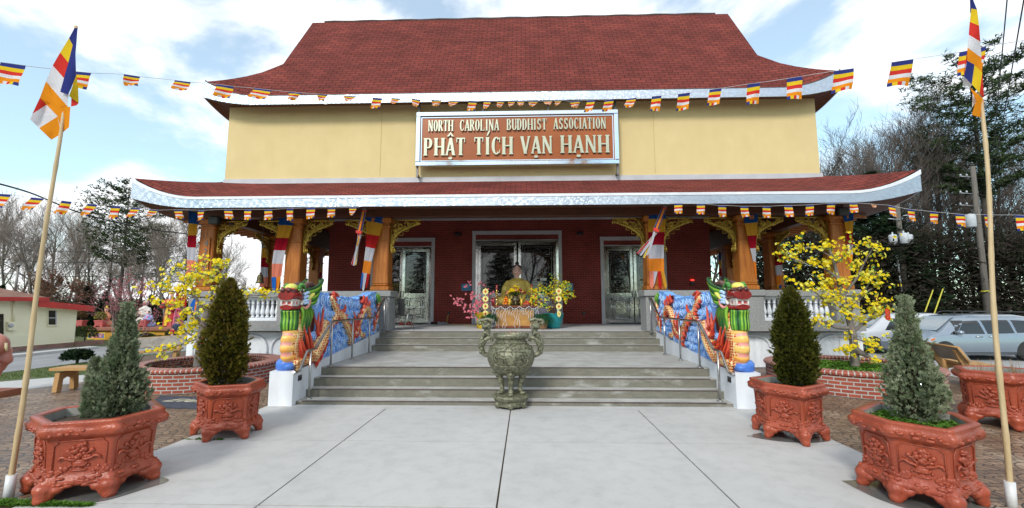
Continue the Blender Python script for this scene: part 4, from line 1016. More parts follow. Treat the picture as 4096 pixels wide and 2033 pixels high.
        for sg in (-1,1):
            rl.tube([F(sg*u*1.0,z,.018) for u,z in ((.0,.445),(.03,.425),(.055,.44),(.065,.47))],.007,5); E_(sg*.072,.425,.012,.016)
            rl.tube(bez([F(sg*u,z,.014) for u,z in ((.03,.50),(.09,.52),(.12,.545),(.15,.535),(.16,.50))],3),[.012]*10+[.01,.008,.006],6)
            rl.tube(bez([F(sg*u,z,.012) for u,z in ((.02,.52),(.06,.58),(.085,.60))],3),[.008]*7,5); E_(sg*.09,.615,.022,.024,.02); E_(sg*.11,.54,.02,.014); E_(sg*.075,.515,.03,.014)
        for q in range(30):   # leafy ornament along the rim and the base moulding
            tt=rr.uniform(-.5,.5); top=rr.random()<.5; zz=rr.uniform(.835,.90) if top else rr.uniform(.20,.29); sc=.965 if top else .87
            bs=C0+((a+b)/2-C0)*sc+tg*w_*tt*sc; rl.ell(Vector((bs.x,bs.y,zb+H*zz)),(rr.uniform(.015,.04),.02,rr.uniform(.01,.022)),0,8,5,rot)
        for q in range(34):
            z=.505+.20*(rr.random()**1.3); u=rr.uniform(-1,1)*(.085-.2*(z-.50)*.8); E_(u,z,rr.uniform(.012,.026),rr.uniform(.010,.022),rr.uniform(.012,.026))
        for (u,z) in ((0,.56),(-.035,.61),(.03,.63),(0,.68)): E_(u,z,.03,.027,.026); E_(u,z+.002,.014,.013,.036)
    rl.build('relief',mTerra,body)
    return c
PL1=[(-4.74,-4.16),(-4.24,-4.47),(-3.68,-4.26),(-3.60,-3.76),(-4.2,-3.25),(-4.85,-3.75)]
PL2=[(-4.50,-2.26),(-4.03,-2.62),(-3.52,-2.44),(-3.60,-1.95),(-4.08,-1.65),(-4.52,-1.83)]
PR2=[(3.54,-2.18),(3.88,-2.60),(4.37,-2.30),(4.50,-1.84),(4.02,-1.48),(3.58,-1.72)]
PR1=[(3.64,-3.70),(3.66,-4.15),(3.98,-4.50),(4.50,-4.22),(4.68,-3.80),(4.26,-3.22)]
PR3=[(7.0,-1.35),(7.35,-1.80),(7.95,-1.80),(8.25,-1.35),(7.95,-.9),(7.3,-.9)]
planter('large front left terracotta planter with a grey-green juniper beside the bamboo pole',PL1,.685,1)
planter('small left terracotta planter with a bronze-green shrub beside the dragon wall',PL2,.69,2)
planter('small right terracotta planter with a dark green shrub beside the dragon wall',PR2,.70,3)
planter('large front right terracotta planter with weeds around a grey-green juniper',PR1,.69,4)
planter('right rear terracotta planter with dry brown stalks, near the bench',PR3,.77,5)
# ================================================================ shrubs
def leafmat(name,a,b,tr=.25,vs=6):
    m,nt,N,L,B=newmat(name); N.remove(B)
    tc=N.new('ShaderNodeTexCoord'); n=N.new('ShaderNodeTexNoise'); n.inputs['Scale'].default_value=vs; n.inputs['Detail'].default_value=4; L.new(tc.outputs['Object'],n.inputs['Vector'])
    r=N.new('ShaderNodeMapRange'); r.inputs[1].default_value=.38; r.inputs[2].default_value=.62; L.new(n.outputs[0],r.inputs[0])
    x=N.new('ShaderNodeMix'); x.data_type='RGBA'; x.inputs[6].default_value=c4(a); x.inputs[7].default_value=c4(b); L.new(r.outputs[0],x.inputs[0])
    d=N.new('ShaderNodeBsdfDiffuse'); t=N.new('ShaderNodeBsdfTranslucent'); s=N.new('ShaderNodeMixShader'); s.inputs[0].default_value=tr
    L.new(x.outputs[2],d.inputs[0]); L.new(x.outputs[2],t.inputs[0]); L.new(d.outputs[0],s.inputs[1]); L.new(t.outputs[0],s.inputs[2]); L.new(s.outputs[0],N['Material Output'].inputs[0]); return m
mBark=mat('bark_brown',(.10,.065,.045),(.06,.04,.03),rough=.95,vs=10,bump=.6,bs=30)
mTin=mat('tinsel',(.85,.87,.9),(.7,.72,.75),rough=.15,metal=.8)
def shrub(label,x,y,z0,h,hw,prof,mats,n,seed,ln=(.045,.085),up=.6,lumps=.25,fan=3,wd=.0075,cat='shrub',base=None,lobe=None,spk=1.0):
    rr=random.Random(seed); t_=thing('evergreen_shrub',label,cat,(x,y,z0))
    tr=MB(); tr.tube([(x,y,z0-.02),(x+.01,y,z0+h*.3),(x-.01,y,z0+h*.85)],[.035,.028,.006],8)
    br=[]
    nb=46
    for i in range(nb):
        t=.06+.9*i/nb; a=i*2.4+rr.uniform(-.3,.3); r=hw*prof(t)*rr.uniform(.75,1.05); b0=Vector((x,y,z0+h*t*.85)); e=Vector((x+r*math.cos(a),y+r*math.sin(a),z0+h*min(.99,t+.10+up*.1)))
        tr.tube([b0,(b0+e)/2-Vector((0,0,.02)),e],[.010,.007,.003],4); br.append((a,t,r))
    tr.build('trunk',mBark,t_)
    cr=MB()
    for i in range(n):
        # sprays gather round limb tips so that the outline is uneven
        a0,t0,r0=br[int(rr.random()**.9*nb)%nb]
        if rr.random()<.72:
            a=a0+rr.gauss(0,.30); t=min(1,max(.0,t0+rr.gauss(.035,.055))); q=rr.random()**.45
            r=hw*prof(min(1,max(0,t)))*(.25+.80*q)*(1+lumps*(.5*math.sin(3*a+9*t+seed)+.5*math.sin(7*a-13*t)))
        else:
            a=rr.uniform(0,2*PI); t=rr.random()**.85; q=rr.random()**.5; r=hw*prof(t)*q*.95
        p=Vector((x+r*math.cos(a),y+r*math.sin(a),z0+h*t)); out=Vector((math.cos(a),math.sin(a),0))
        d=(out*rr.uniform(.35,1.0)*(1-.4*t)+Vector((rr.uniform(-.35,.35),rr.uniform(-.35,.35),up+rr.uniform(-.35,.4)))).normalized()
        L_=rr.uniform(*ln); sd=d.cross(Vector((rr.uniform(-1,1),rr.uniform(-1,1),rr.uniform(-.3,1)))).normalized()
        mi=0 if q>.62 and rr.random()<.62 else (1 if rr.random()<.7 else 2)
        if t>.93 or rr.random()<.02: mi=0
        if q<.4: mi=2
        for k in range(fan):
            dd=(d+sd*(k-(fan-1)/2)*.55).normalized(); ll=L_*(1-.28*abs(k-(fan-1)/2)); s2=dd.cross(d.cross(sd)).normalized()*wd*rr.uniform(.8,1.3)
            st=p+d*L_*.18*abs(k-(fan-1)/2)
            nn=len(cr.v); cr.v+=[tuple(st-s2*.5),tuple(st+dd*ll*.45-s2),tuple(st+dd*ll),tuple(st+dd*ll*.45+s2),tuple(st+s2*.5)]
            cr.face((nn,nn+1,nn+2,nn+3,nn+4),mi)
    if lobe:
        lx,ly,lh,lw=lobe
        for i in range(int(n*.38)):
            a=rr.uniform(0,2*PI); t=rr.random()**.9; q=rr.random()**.5; r=lw*(1-t)**.7*q*1.3; p=Vector((x+lx*(.6+.5*t)+r*math.cos(a),y+ly+r*math.sin(a),z0+lh*t)); d=Vector((math.cos(a)*.6,math.sin(a)*.6,rr.uniform(.2,1.1))).normalized(); L_=rr.uniform(*ln); sd=d.orthogonal().normalized()
            for k in range(fan):
                dd=(d+sd*(k-(fan-1)/2)*.55).normalized(); ll=L_*(1-.28*abs(k-(fan-1)/2)); s2=dd.cross(d.cross(sd)).normalized()*wd; st=p; nn=len(cr.v); cr.v+=[tuple(st-s2*.5),tuple(st+dd*ll*.45-s2),tuple(st+dd*ll),tuple(st+dd*ll*.45+s2),tuple(st+s2*.5)]; cr.face((nn,nn+1,nn+2,nn+3,nn+4),0 if q>.65 and i%3 else 1)
    for i in range(int(n*.016)):
        a=rr.uniform(0,2*PI); t=rr.uniform(.02,.97)**.9; r=hw*prof(t)*rr.uniform(.85,1.25); p=Vector((x+r*math.cos(a),y+r*math.sin(a),z0+h*t)); d=Vector((math.cos(a)*.75,math.sin(a)*.75,rr.uniform(.5,1.6)*(up+.3))).normalized(); L2=rr.uniform(.05,.13)*spk
        for q in range(9):
            b0=p+d*L2*q/9; sd=(d.orthogonal().normalized()); sd=Matrix.Rotation(rr.uniform(0,6.28),3,d)@sd
            for sgn in (-1,1):
                dd=(d+sd*sgn*.8).normalized(); ll=ln[0]*(1.1-q/12); s2=dd.cross(d.cross(sd)).normalized()*wd; nn=len(cr.v); cr.v+=[tuple(b0-s2*.5),tuple(b0+dd*ll*.45-s2),tuple(b0+dd*ll),tuple(b0+dd*ll*.45+s2),tuple(b0+s2*.5)]; cr.face((nn,nn+1,nn+2,nn+3,nn+4),0 if rr.random()<.6 else 1)
    cr.build('crown',mats,t_)
    ti=MB()
    for i in range(46):
        a=rr.uniform(0,2*PI); t=rr.uniform(.02,.75); r=hw*prof(t)*rr.uniform(.9,1.08); p=Vector((x+r*math.cos(a),y+r*math.sin(a),z0+h*t)); d=Vector((rr.uniform(-1,1),rr.uniform(-.3,.3),rr.uniform(-1,1)))*.035
        ti.tube([p,p+d*.5+Vector((0,0,-.006)),p+d],.0016,3,0,False,False)
    ti.build('tinsel',mTin,t_)
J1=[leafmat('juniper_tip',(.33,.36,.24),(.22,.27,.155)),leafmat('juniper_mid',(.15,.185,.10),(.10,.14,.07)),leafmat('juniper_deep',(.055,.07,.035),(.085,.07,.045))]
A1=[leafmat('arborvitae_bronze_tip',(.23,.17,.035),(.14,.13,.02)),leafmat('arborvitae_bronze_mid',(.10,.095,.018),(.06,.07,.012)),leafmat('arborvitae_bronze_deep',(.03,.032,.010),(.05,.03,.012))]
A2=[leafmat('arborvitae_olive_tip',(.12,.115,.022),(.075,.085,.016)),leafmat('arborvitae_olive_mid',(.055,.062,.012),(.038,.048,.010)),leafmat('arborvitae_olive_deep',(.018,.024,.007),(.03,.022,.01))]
pj=lambda t: ((.62+.38*math.sin(min(1,t/.22)*PI*.5))*(1-max(0,t-.22)/.80)**1.25+.03) if t<1 else 0.02
pj2=lambda t: (.80+.2*math.sin(min(1,t/.2)*PI*.5) if t<.40 else .60*(1-(t-.40)/.61)**.9+.04) if t<1 else 0.02
pa=lambda t: (.70+.30*math.sin(min(1,t/.35)*PI/2))*(1-max(0,(t-.28)/.72)**2.1)**.8 if t<1 else 0
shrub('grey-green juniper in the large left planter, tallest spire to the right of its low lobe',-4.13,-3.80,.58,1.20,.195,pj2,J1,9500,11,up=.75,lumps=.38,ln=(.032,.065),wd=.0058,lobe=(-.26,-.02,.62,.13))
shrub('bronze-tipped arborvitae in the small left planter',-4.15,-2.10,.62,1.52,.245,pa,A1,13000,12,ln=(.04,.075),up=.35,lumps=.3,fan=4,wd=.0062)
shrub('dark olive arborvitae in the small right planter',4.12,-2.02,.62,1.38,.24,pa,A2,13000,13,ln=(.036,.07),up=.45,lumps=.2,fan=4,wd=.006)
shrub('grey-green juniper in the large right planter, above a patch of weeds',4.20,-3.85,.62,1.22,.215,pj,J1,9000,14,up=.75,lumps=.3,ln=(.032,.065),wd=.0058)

def weeds(name,label,pts,n,seed,hh=.06,mats=None):
    rr=random.Random(seed); mb=MB()
    for i in range(n):
        x,y,z=pts(rr); k=rr.randint(3,6)
        for j in range(k):
            a=rr.uniform(0,2*PI); d=Vector((math.cos(a)*.7,math.sin(a)*.7,rr.uniform(.3,1.1))).normalized(); L_=hh*rr.uniform(.5,1.1); s_=d.cross(Vector((0,0,1))).normalized()*L_*.22
            p=Vector((x,y,z)); e=p+d*L_; e2=e+Vector((d.x,d.y,-.3))*L_*.4
            nn=len(mb.v); mb.v+=[tuple(p),tuple(p+d*L_*.6-s_),tuple(e2),tuple(p+d*L_*.6+s_)]; mb.face((nn,nn+1,nn+2,nn+3),rr.randint(0,1))
    o=mb.build(name,mats or [mWeedA,mWeedB]); tag(o,label,'weeds',kind='stuff'); return o
mWeedA=leafmat('weed_green',(.16,.30,.05),(.10,.22,.03)); mWeedB=leafmat('weed_dark',(.06,.14,.025),(.09,.18,.03))
weeds('weeds','low green weeds growing around the right juniper',lambda r:(lambda a,q:(4.17+.36*q*math.cos(a),-3.85+.36*q*math.sin(a),.60))(r.uniform(0,6.28),r.random()**.5),240,3,.075)
weeds('weeds','strip of low weeds along the front left joint of the path',lambda r:(lambda u:(-4.75+u*1.02,-4.40-.02*u+r.uniform(-.05,.06)*(1.1-u),-.045))(r.random()**1.2),420,4,.045)
weeds('weeds','tiny weeds in the path joint near the small left planter',lambda r:(r.choice((-4.35,-4.2,-3.92))+r.uniform(-.05,.05),-2.45+r.uniform(-.02,.02),-.045),30,5,.035)
weeds('weeds','sparse weeds and seedlings in the soil of the large left planter',lambda r:(-4.2+r.uniform(-.3,.3),-3.85+r.uniform(-.3,.2),.57),26,6,.05)
# dry stalks in the rear right planter
mb=MB(); rr=random.Random(8)
for i in range(60):
    x,y=7.62+rr.uniform(-.42,.42),-1.35+rr.uniform(-.25,.25); mb.tube([(x,y,.64),(x+rr.uniform(-.05,.05),y+rr.uniform(-.05,.05),.64+rr.uniform(.08,.28))],[.006,.003],4)
tag(mb.build('dry_stalks',mat('dry_stem',(.30,.18,.10),(.2,.11,.06),rough=.9)),'clump of cut dry brown stalks in the rear right planter','plant')
# ================================================================ wet patches on the concrete
mWet=mat('wet_concrete',(.10,.10,.095),(.17,.17,.165),rough=.12,vs=3,spec=.6)
def puddle(label,cx,cy,pts):
    mb=MB(); k=len(pts); P=bez([Vector((cx+a,cy+b,-.0385)) for a,b in pts+pts[:1]],5)[:-1]
    mb.v=[tuple(p) for p in P]; mb.face(list(range(len(P)))); o=mb.build('puddle',mWet); tag(o,label,'puddle'); return o
puddle('dark wet patch under the large left planter',-4.1,-3.95,[(-.62,-.40),(-.2,-.42),(.35,-.40),(.55,-.1),(.62,.12),(.3,.25),(-.2,.3),(-.32,.1),(-.30,-.25)])
puddle('dark wet patch in front of the small right planter',3.95,-2.15,[(-.62,.05),(-.35,-.16),(.05,-.24),(.42,-.12),(.45,.15),(.1,.3),(-.3,.22)])
puddle('dark wet patch under the large right planter',4.0,-4.0,[(-.45,.35),(-.4,-.1),(-.2,-.35),(.2,-.5),(.40,-.4),(.42,.1),(.2,.4)])
# ================================================================ round brick planters and yellow blossom trees
def ringbed(label,cx,cy,ro,ri,h,seed):
    t_=thing('brick_planter',label,'planter',(cx,cy,-.045)); k=72; zb=-.05
    mb=MB()
    def ring(r0,r1,z0,z1,mi_uvw):
        for j in range(k):
            a0,a1=2*PI*j/k,2*PI*(j+1)/k; p=lambda r,a,z:(cx+r*math.cos(a),cy+r*math.sin(a),z)
            mb.quad(p(r0,a0,z0),p(r0,a1,z0),p(r1,a1,z1),p(r1,a0,z1),mi_uvw[0],[(a0*mi_uvw[1],mi_uvw[2]),(a1*mi_uvw[1],mi_uvw[2]),(a1*mi_uvw[1],mi_uvw[3]),(a0*mi_uvw[1],mi_uvw[3])],True)
    ring(ro,ro,zb,h-.075,(0,ro,0,h-.075-zb)); ring(ri,ri,h-.075,.15,(0,ri,0,.3))
    w_=mb.build('brick_ring',mBrickP,t_)
    mb=MB(); R0=ro+.035
    prof=[(ro+.0,h-.076),(R0,h-.07),(R0+.012,h-.035),(R0-.01,h-.006),(R0-.04,h),(ri-.02,h),(ri-.03,h-.03),(ri,h-.075)]
    for i in range(len(prof)-1): ring(prof[i][0],prof[i+1][0],prof[i][1],prof[i+1][1],(0,ro,i*.03,i*.03+.03))
    mb.build('cap_course',mCapBrick,t_)
    mb=MB(); mb.lathe([(ri,h-.2),(ri*.6,h-.14),(.02,h-.12)],(cx,cy,0),48,0,True); mb.build('soil',mSoil,t_); return t_
ringbed('round brick planter on the left with bare soil around the yellow blossom tree',-7.3,2.0,1.52,1.26,.44,1)
ringbed('round brick planter on the right with green ground cover under the blossom tree',7.55,1.85,1.62,1.36,.44,2)
weeds('ground_cover','green ground cover and leaf litter inside the right brick planter',lambda r:(lambda a,q:(7.55+1.3*q*math.cos(a),1.85+1.3*q*math.sin(a),.31))(r.uniform(0,6.28),r.random()**.5),1500,9,.09)
weeds('leaf_litter','brown leaf litter inside the left brick planter',lambda r:(lambda a,q:(-7.3+1.2*q*math.cos(a),2.0+1.2*q*math.sin(a),.30))(r.uniform(0,6.28),r.random()**.5),500,10,.08,[mat('litter',(.12,.05,.03),(.2,.09,.05),rough=1,vs=9),mat('litter2',(.07,.03,.02),(.13,.06,.035),rough=1,vs=9)])
mGreyBark=mat('grey_bark',(.22,.19,.165),(.13,.11,.10),rough=.95,vs=6,detail=8,bump=.6,bs=20,scale=(1,1,.4))
mYF=clothmat('blossom_yellow',(.86,.68,.03),.35); mYF2=clothmat('blossom_pale',(.84,.82,.16),.35); mYC=clothmat('blossom_centre',(.80,.45,.01),.1); mYG=clothmat('calyx_green',(.16,.50,.14),.35)
def flower(mb,p,d,r,rr,m0=0,mc=2,petals=5):
    d=d.normalized(); a=d.orthogonal().normalized(); b=d.cross(a); ph=rr.uniform(0,6.28)
    for k in range(petals):
        th=ph+2*PI*k/petals; u=a*math.cos(th)+b*math.sin(th); v=d.cross(u)
        n=len(mb.v); mb.v+=[tuple(p),tuple(p+u*r*.62-v*r*.46+d*r*.28),tuple(p+u*r*1.0-v*r*.2+d*r*.36),tuple(p+u*r*1.0+v*r*.2+d*r*.36),tuple(p+u*r*.62+v*r*.46+d*r*.28)]
        mb.face((n,n+1,n+2,n+3,n+4),m0)
    n=len(mb.v)
    for k in range(5): th=ph+2*PI*k/5; mb.v.append(tuple(p+(a*math.cos(th)+b*math.sin(th))*r*.24+d*r*.28))
    mb.face((n,n+1,n+2,n+3,n+4),mc)
def blossomtree(label,Yp,limbs,seed,ncl,zscale=1,fr=.042):
    rr=random.Random(seed); base=atY(limbs[0][0][0],limbs[0][0][1],Yp); t_=thing('blossom_tree',label,'tree',tuple(base))
    tr=MB(); cb=[]
    for li,lb in enumerate(limbs):
        pts=[]; dy=rr.uniform(-.5,.5) if li else 0
        r0=lb[-1]; P=lb[:-1]
        for i,(x,y) in enumerate(P):
            f=i/(len(P)-1); pts.append(atY(x,y,Yp)+Vector((0,dy*f if li else 0,0)))
        c=bez(pts,6); n=len(c); tr.tube(c,[max(.006,r0*(1-.75*i/(n-1))) for i in range(n)],8); cb.append((c,li,r0))
    tw=MB(); bl=MB(); cl=[]
    for (c,li,r0) in cb:
        n=len(c); st=int(n*(.35 if li==0 else .25)); L_=sum((c[i+1]-c[i]).length for i in range(n-1)); m=int(ncl*L_)
        for k in range(m):
            i=rr.randint(st,n-1); p=c[i]; d=Vector((rr.uniform(-1,1),rr.uniform(-1,1),rr.uniform(-.5,.8))).normalized(); ln=rr.uniform(.06,.42)
            e=p+d*ln; tw.tube([p,p+d*ln*.5+Vector((0,0,.02)),e],[.006,.004,.002],4); cl.append(e)
            if rr.random()<.35: cl.append(p+d*ln*.55+Vector((0,0,.03)))
    for e in cl:
        for j in range(rr.randint(3,6)):
            o=Vector((rr.gauss(0,.045),rr.gauss(0,.045),rr.gauss(0,.032))); d=o+Vector((rr.uniform(-.04,.04),-.05,rr.uniform(0,.06)))
            flower(bl,e+o,d,fr*rr.uniform(.8,1.15),rr,0 if rr.random()<.75 else 1)
        for j in range(4):
            d=Vector((rr.uniform(-1,1),rr.uniform(-1,1),rr.uniform(-1,.6))).normalized(); p=e+d*.02; s_=d.cross(Vector((0,0,1))).normalized()*.012; q=e+d*rr.uniform(.05,.10)
            nn=len(bl.v); bl.v+=[tuple(p),tuple((p+q)/2-s_),tuple(q),tuple((p+q)/2+s_)]; bl.face((nn,nn+1,nn+2,nn+3),3)
    tr.build('trunk',mGreyBark,t_); tw.build('twigs',mBark,t_); bl.build('blossoms',[mYF,mYF2,mYC,mYG],t_)
    return t_,cl
tR,clR=blossomtree('yellow blossom tree rising from the right round brick planter',2.0,[
 [(2152,925),(2148,870),(2143,830),(2132,790),(2120,745),(2108,700),(2098,660),(2085,625),.095],
 [(2150,880),(2160,895),.10],
 [(2142,825),(2110,825),(2085,812),(2062,808),.045],[(2145,835),(2175,815),(2205,800),(2235,790),.045],
 [(2132,790),(2160,755),(2178,735),(2195,725),.04],[(2120,745),(2148,700),(2160,660),(2185,610),.035],
 [(2108,700),(2075,672),(2035,660),(1998,640),.03],[(2095,650),(2060,622),(2015,625),.022],[(2100,665),(2130,640),(2150,615),.022],
 [(2132,790),(2095,775),(2050,735),(2015,720),.025],[(2175,815),(2205,770),(2222,765),.02],[(2143,830),(2125,870),(2100,878),.02],[(2160,755),(2190,700),(2200,690),.02],[(2148,700),(2100,720),(2070,700),.02],[(2150,850),(2175,865),(2195,868),.018],[(2130,770),(2105,750),(2085,760),.02]],21,17,fr=.034)
tL,clL=blossomtree('yellow blossom tree rising from the left round brick planter, partly behind the bronze shrub',1.75,[
 [(497,935),(503,880),(508,840),(520,790),(545,750),(560,705),(548,680),(540,660),.105],
 [(503,868),(480,850),(450,842),(425,838),.045],[(512,815),(480,780),(450,770),(410,765),.04],
 [(520,790),(490,735),(465,735),(420,725),.035],[(548,700),(510,690),(470,690),(425,705),.035],[(545,690),(560,680),(540,670),.02],
 [(505,850),(470,865),(440,880),.02],[(480,780),(445,800),(425,800),.02],[(510,690),(470,680),(435,675),.018],[(545,750),(600,745),(650,742),.02],[(490,735),(470,710),(440,715),.02],[(512,815),(480,815),(455,812),.02],[(560,720),(510,715),(480,700),.015]],22,15,fr=.034)
# small red and gold charms hanging in the trees
mRedO=mat('charm_red',(.65,.03,.02),(.5,.02,.015),rough=.3); mGoldO=mat('charm_gold',(.75,.5,.08),(.6,.38,.05),rough=.25,metal=.6)
def charm(label,x,y,Yp,kind):
    p=atY(x,y,Yp); t_=thing('hanging_charm',label,'ornament',tuple(p)); mb=MB(); mb.tube([p+Vector((0,0,.12)),p],.003,4); mb.build('cord',mRedO,t_)
    mb=MB()
    if kind==0: mb.ell(p-Vector((0,0,.04)),(.035,.035,.045),0,8,6); mb.tube([p-Vector((0,0,.08)),p-Vector((0,0,.16))],.015,6); mb.build('gold_bead',mGoldO,t_); mb=MB(); mb.tube([p-Vector((0,0,.16)),p-Vector((0,0,.32))],[.012,.03],6); mb.build('tassel',mRedO,t_)
    else: mb.box(p.x-.05,p.y-.008,p.z-.24,p.x+.05,p.y+.008,p.z,b=.003); mb.build('card',mRedO,t_); mb=MB(); [mb.tube([p+Vector((-.03,-.011,-.04-.045*k)),p+Vector((.03,-.011,-.055-.045*k))],.005,4) for k in range(4)]; mb.build('gold_strokes',mGoldO,t_)
charm('gold bead charm with a red tassel hanging in the right blossom tree',2204,742,1.9,0)
charm('orange-red paper charm hanging low at the right edge of the right blossom tree',2232,778,1.7,1)
charm('red paper charm with gold writing hanging high in the left blossom tree',450,720,1.6,1)
charm('red and gold bead charm low in the left blossom tree',511,830,1.5,0)
# ================================================================ cloth
cB=clothmat('cloth_navy',(.035,.045,.20),.25); cY=clothmat('cloth_yellow',(.80,.56,.03),.4); cRd=clothmat('cloth_red',(.62,.045,.035),.3); cW=clothmat('cloth_white',(.72,.72,.76),.35); cO=clothmat('cloth_orange',(.85,.30,.02),.4)
cBl=clothmat('drape_blue',(.012,.06,.22),.15); cGo=clothmat('drape_gold',(.55,.27,.03),.2); cMa=clothmat('drape_crimson',(.28,.008,.02),.2); cWh=clothmat('drape_white',(.50,.50,.56),.25); cSa=clothmat('drape_salmon',(.72,.22,.15),.25); cOr=clothmat('drape_orange',(.80,.25,.03),.3); cBr=clothmat('drape_bright_blue',(.02,.12,.45),.2); cRe=clothmat('drape_red',(.45,.02,.02),.25)
FM=[cB,cY,cRd,cW,cO]; DM=[cBl,cGo,cMa,cWh,cSa,cOr,cBr,cRe]
mCord=mat('white_cord',(.6,.6,.62),rough=.7)
def bunt(mb,A,Bp,drop,seed,twist=0):
    # small five-stripe flag hanging from A..Bp by the vector drop
    rr=random.Random(seed); n=10; rows=[0,.18,.36,.53,.69,.85,1.0]
    w_=(Bp-A); nn=Vector((w_.y,-w_.x,0)).normalized() if w_.length>0 else Vector((0,-1,0)); ph=rr.uniform(0,6); am=.02+.02*rr.random()
    def P(u,v): return A+w_*(u+twist*v*(.5-u))+drop*v*(1+.10*(u-.5)*rr_k)+nn*am*v*math.sin(ph+5*u+3*v)
    rr_k=rr.uniform(-1,1)
    n0=len(mb.v)
    for v in rows:
        for i in range(n+1): mb.v.append(tuple(P(i/n,v)))
    fl=rr.random()<.5
    for r_ in range(6):
        for i in range(n):
            a=n0+r_*(n+1)+i; mi=r_ if r_<5 else ([4,3,2,1,0][i//2] if not bunt.rev else [0,1,2,3,4][i//2])
            mb.face((a,a+1,a+n+2,a+n+1),mi,None,True)
bunt.rev=False
def bunting(label,items,ends,seed):
    # items: (xa,ya,xb,yb,dx,h,depthA,depthB)
    p0=atD(*ends[0]); t_=thing('bunting',label,'bunting',tuple(p0))
    line=[atD(*ends[0])]
    flags=[]
    for k,(xa,ya,xb,yb,dx,h,D) in enumerate(items):
        A=atD(xa,ya,D); Bq=atD(xb,yb,D*.998); line+=[A,Bq]
        C_=atD(xa+dx,ya+h,D); dr=C_-A; dr=Vector((dr.x,dr.y*.2+.05*((k*37)%5-2)*.4,dr.z))
        mb=MB(); bunt.rev=(xa>1300); tw=0
        if h<22: tw=.5
        bunt(mb,A,Bq,dr,seed+k,tw); mb.build('pennant',FM,t_)
    line.append(atD(*ends[1]))
    mb=MB(); mb.tube(line,.004,4,0,False); mb.build('cord',mCord,t_)
def Dup(x):  # depth along the upper string as it runs out to the facade and back
    return 5.3+(11.9-5.3)*(1-abs((x-1290)/1290.0))**.8 if x<1290 else 5.1+(11.9-5.1)*(1-abs((x-1290)/1290.0))**.8
U=[(2,157,65,166,0,57),(183,180,230,184,-12,40),(312,187,352,193,-6,24),(440,202,480,207,-5,24),(545,212,588,218,-8,30),(640,222,683,227,-12,26),(726,231,758,234,-8,20),(797,236,825,239,-5,15),(865,241,897,243,-4,14),(938,246,962,248,-7,26),(985,247,1008,249,-6,15),(1035,248,1058,252,-2,18),(1085,252,1112,253,-4,14),(1128,254,1155,255,-5,13),(1180,254,1200,255,-6,24),(1217,254,1237,255,-6,21),(1250,255,1270,255,-5,15),(1277,254,1297,255,-3,12),(1300,255,1320,255,0,12),(1330,255,1355,255,-6,12),(1366,255,1390,254,0,11),(1396,254,1414,253,-5,12),(1433,255,1460,254,0,16),(1478,253,1498,251,-10,31),(1522,252,1545,249,-8,29),(1578,249,1602,246,-12,25),(1640,243,1664,241,-5,39),(1706,237,1736,233,-5,42),(1785,226,1816,222,-10,43),(1880,212,1912,208,-3,53),(1980,198,2018,192,-6,59),(2098,179,2148,172,-8,56),(2243,157,2298,149,-10,63),(2413,132,2440,127,-12,66),(2466,121,2480,117,-8,60)]
bunting('long upper string of striped flags crossing in front of the upper roof edge',[(a,b,c,d,e,h,Dup((a+c)/2)) for a,b,c,d,e,h in U],((-60,150,5.2),(2640,92,5.1)),100)
LL=[(-12,487,28,490,-10,35),(79,497,111,500,-25,30),(155,505,181,508,-20,32),(222,513,246,515,-18,30),(281,518,304,519,-10,32),(333,523,355,524,-16,24),(376,527,400,529,-12,18),(437,528,458,528,2,22),(499,529,514,529,0,26),(563,527,584,527,3,24),(615,527,633,527,1,28),(665,527,685,527,0,27),(721,525,738,525,-2,30),(772,523,793,523,0,28),(825,523,844,523,-3,24),(878,522,898,522,0,20)]
bunting('left lower string of striped flags from the left edge to the second column',[(a,b,c,d,e,h,8.6+min(1,max(0,a/430))*2.9) for a,b,c,d,e,h in LL],((-60,480,8.4),(905,521,11.5)),200)
LR=[(1696,512,1716,512,-1,27),(1753,513,1773,513,-1,27),(1807,517,1827,517,0,28),(1862,519,1882,519,0,28),(1918,519,1938,519,0,29),(1972,517,1993,517,0,30),(2027,516,2047,515,-1,28),(2081,512,2101,512,0,27),(2136,511,2156,511,0,25),(2190,513,2206,515,2,8),(2234,516,2251,520,2,28),(2283,526,2300,528,2,30),(2340,532,2360,534,3,30),(2403,538,2426,540,3,32),(2475,540,2493,541,5,30),(2553,541,2576,542,0,40)]
bunting('right lower string of striped flags from the porch out to the right edge',[(a,b,c,d,e,h,11.5-max(0,min(1,(a-2130)/450))*3.2) for a,b,c,d,e,h in LR],((1686,511,11.5),(2640,545,8.1)),300)
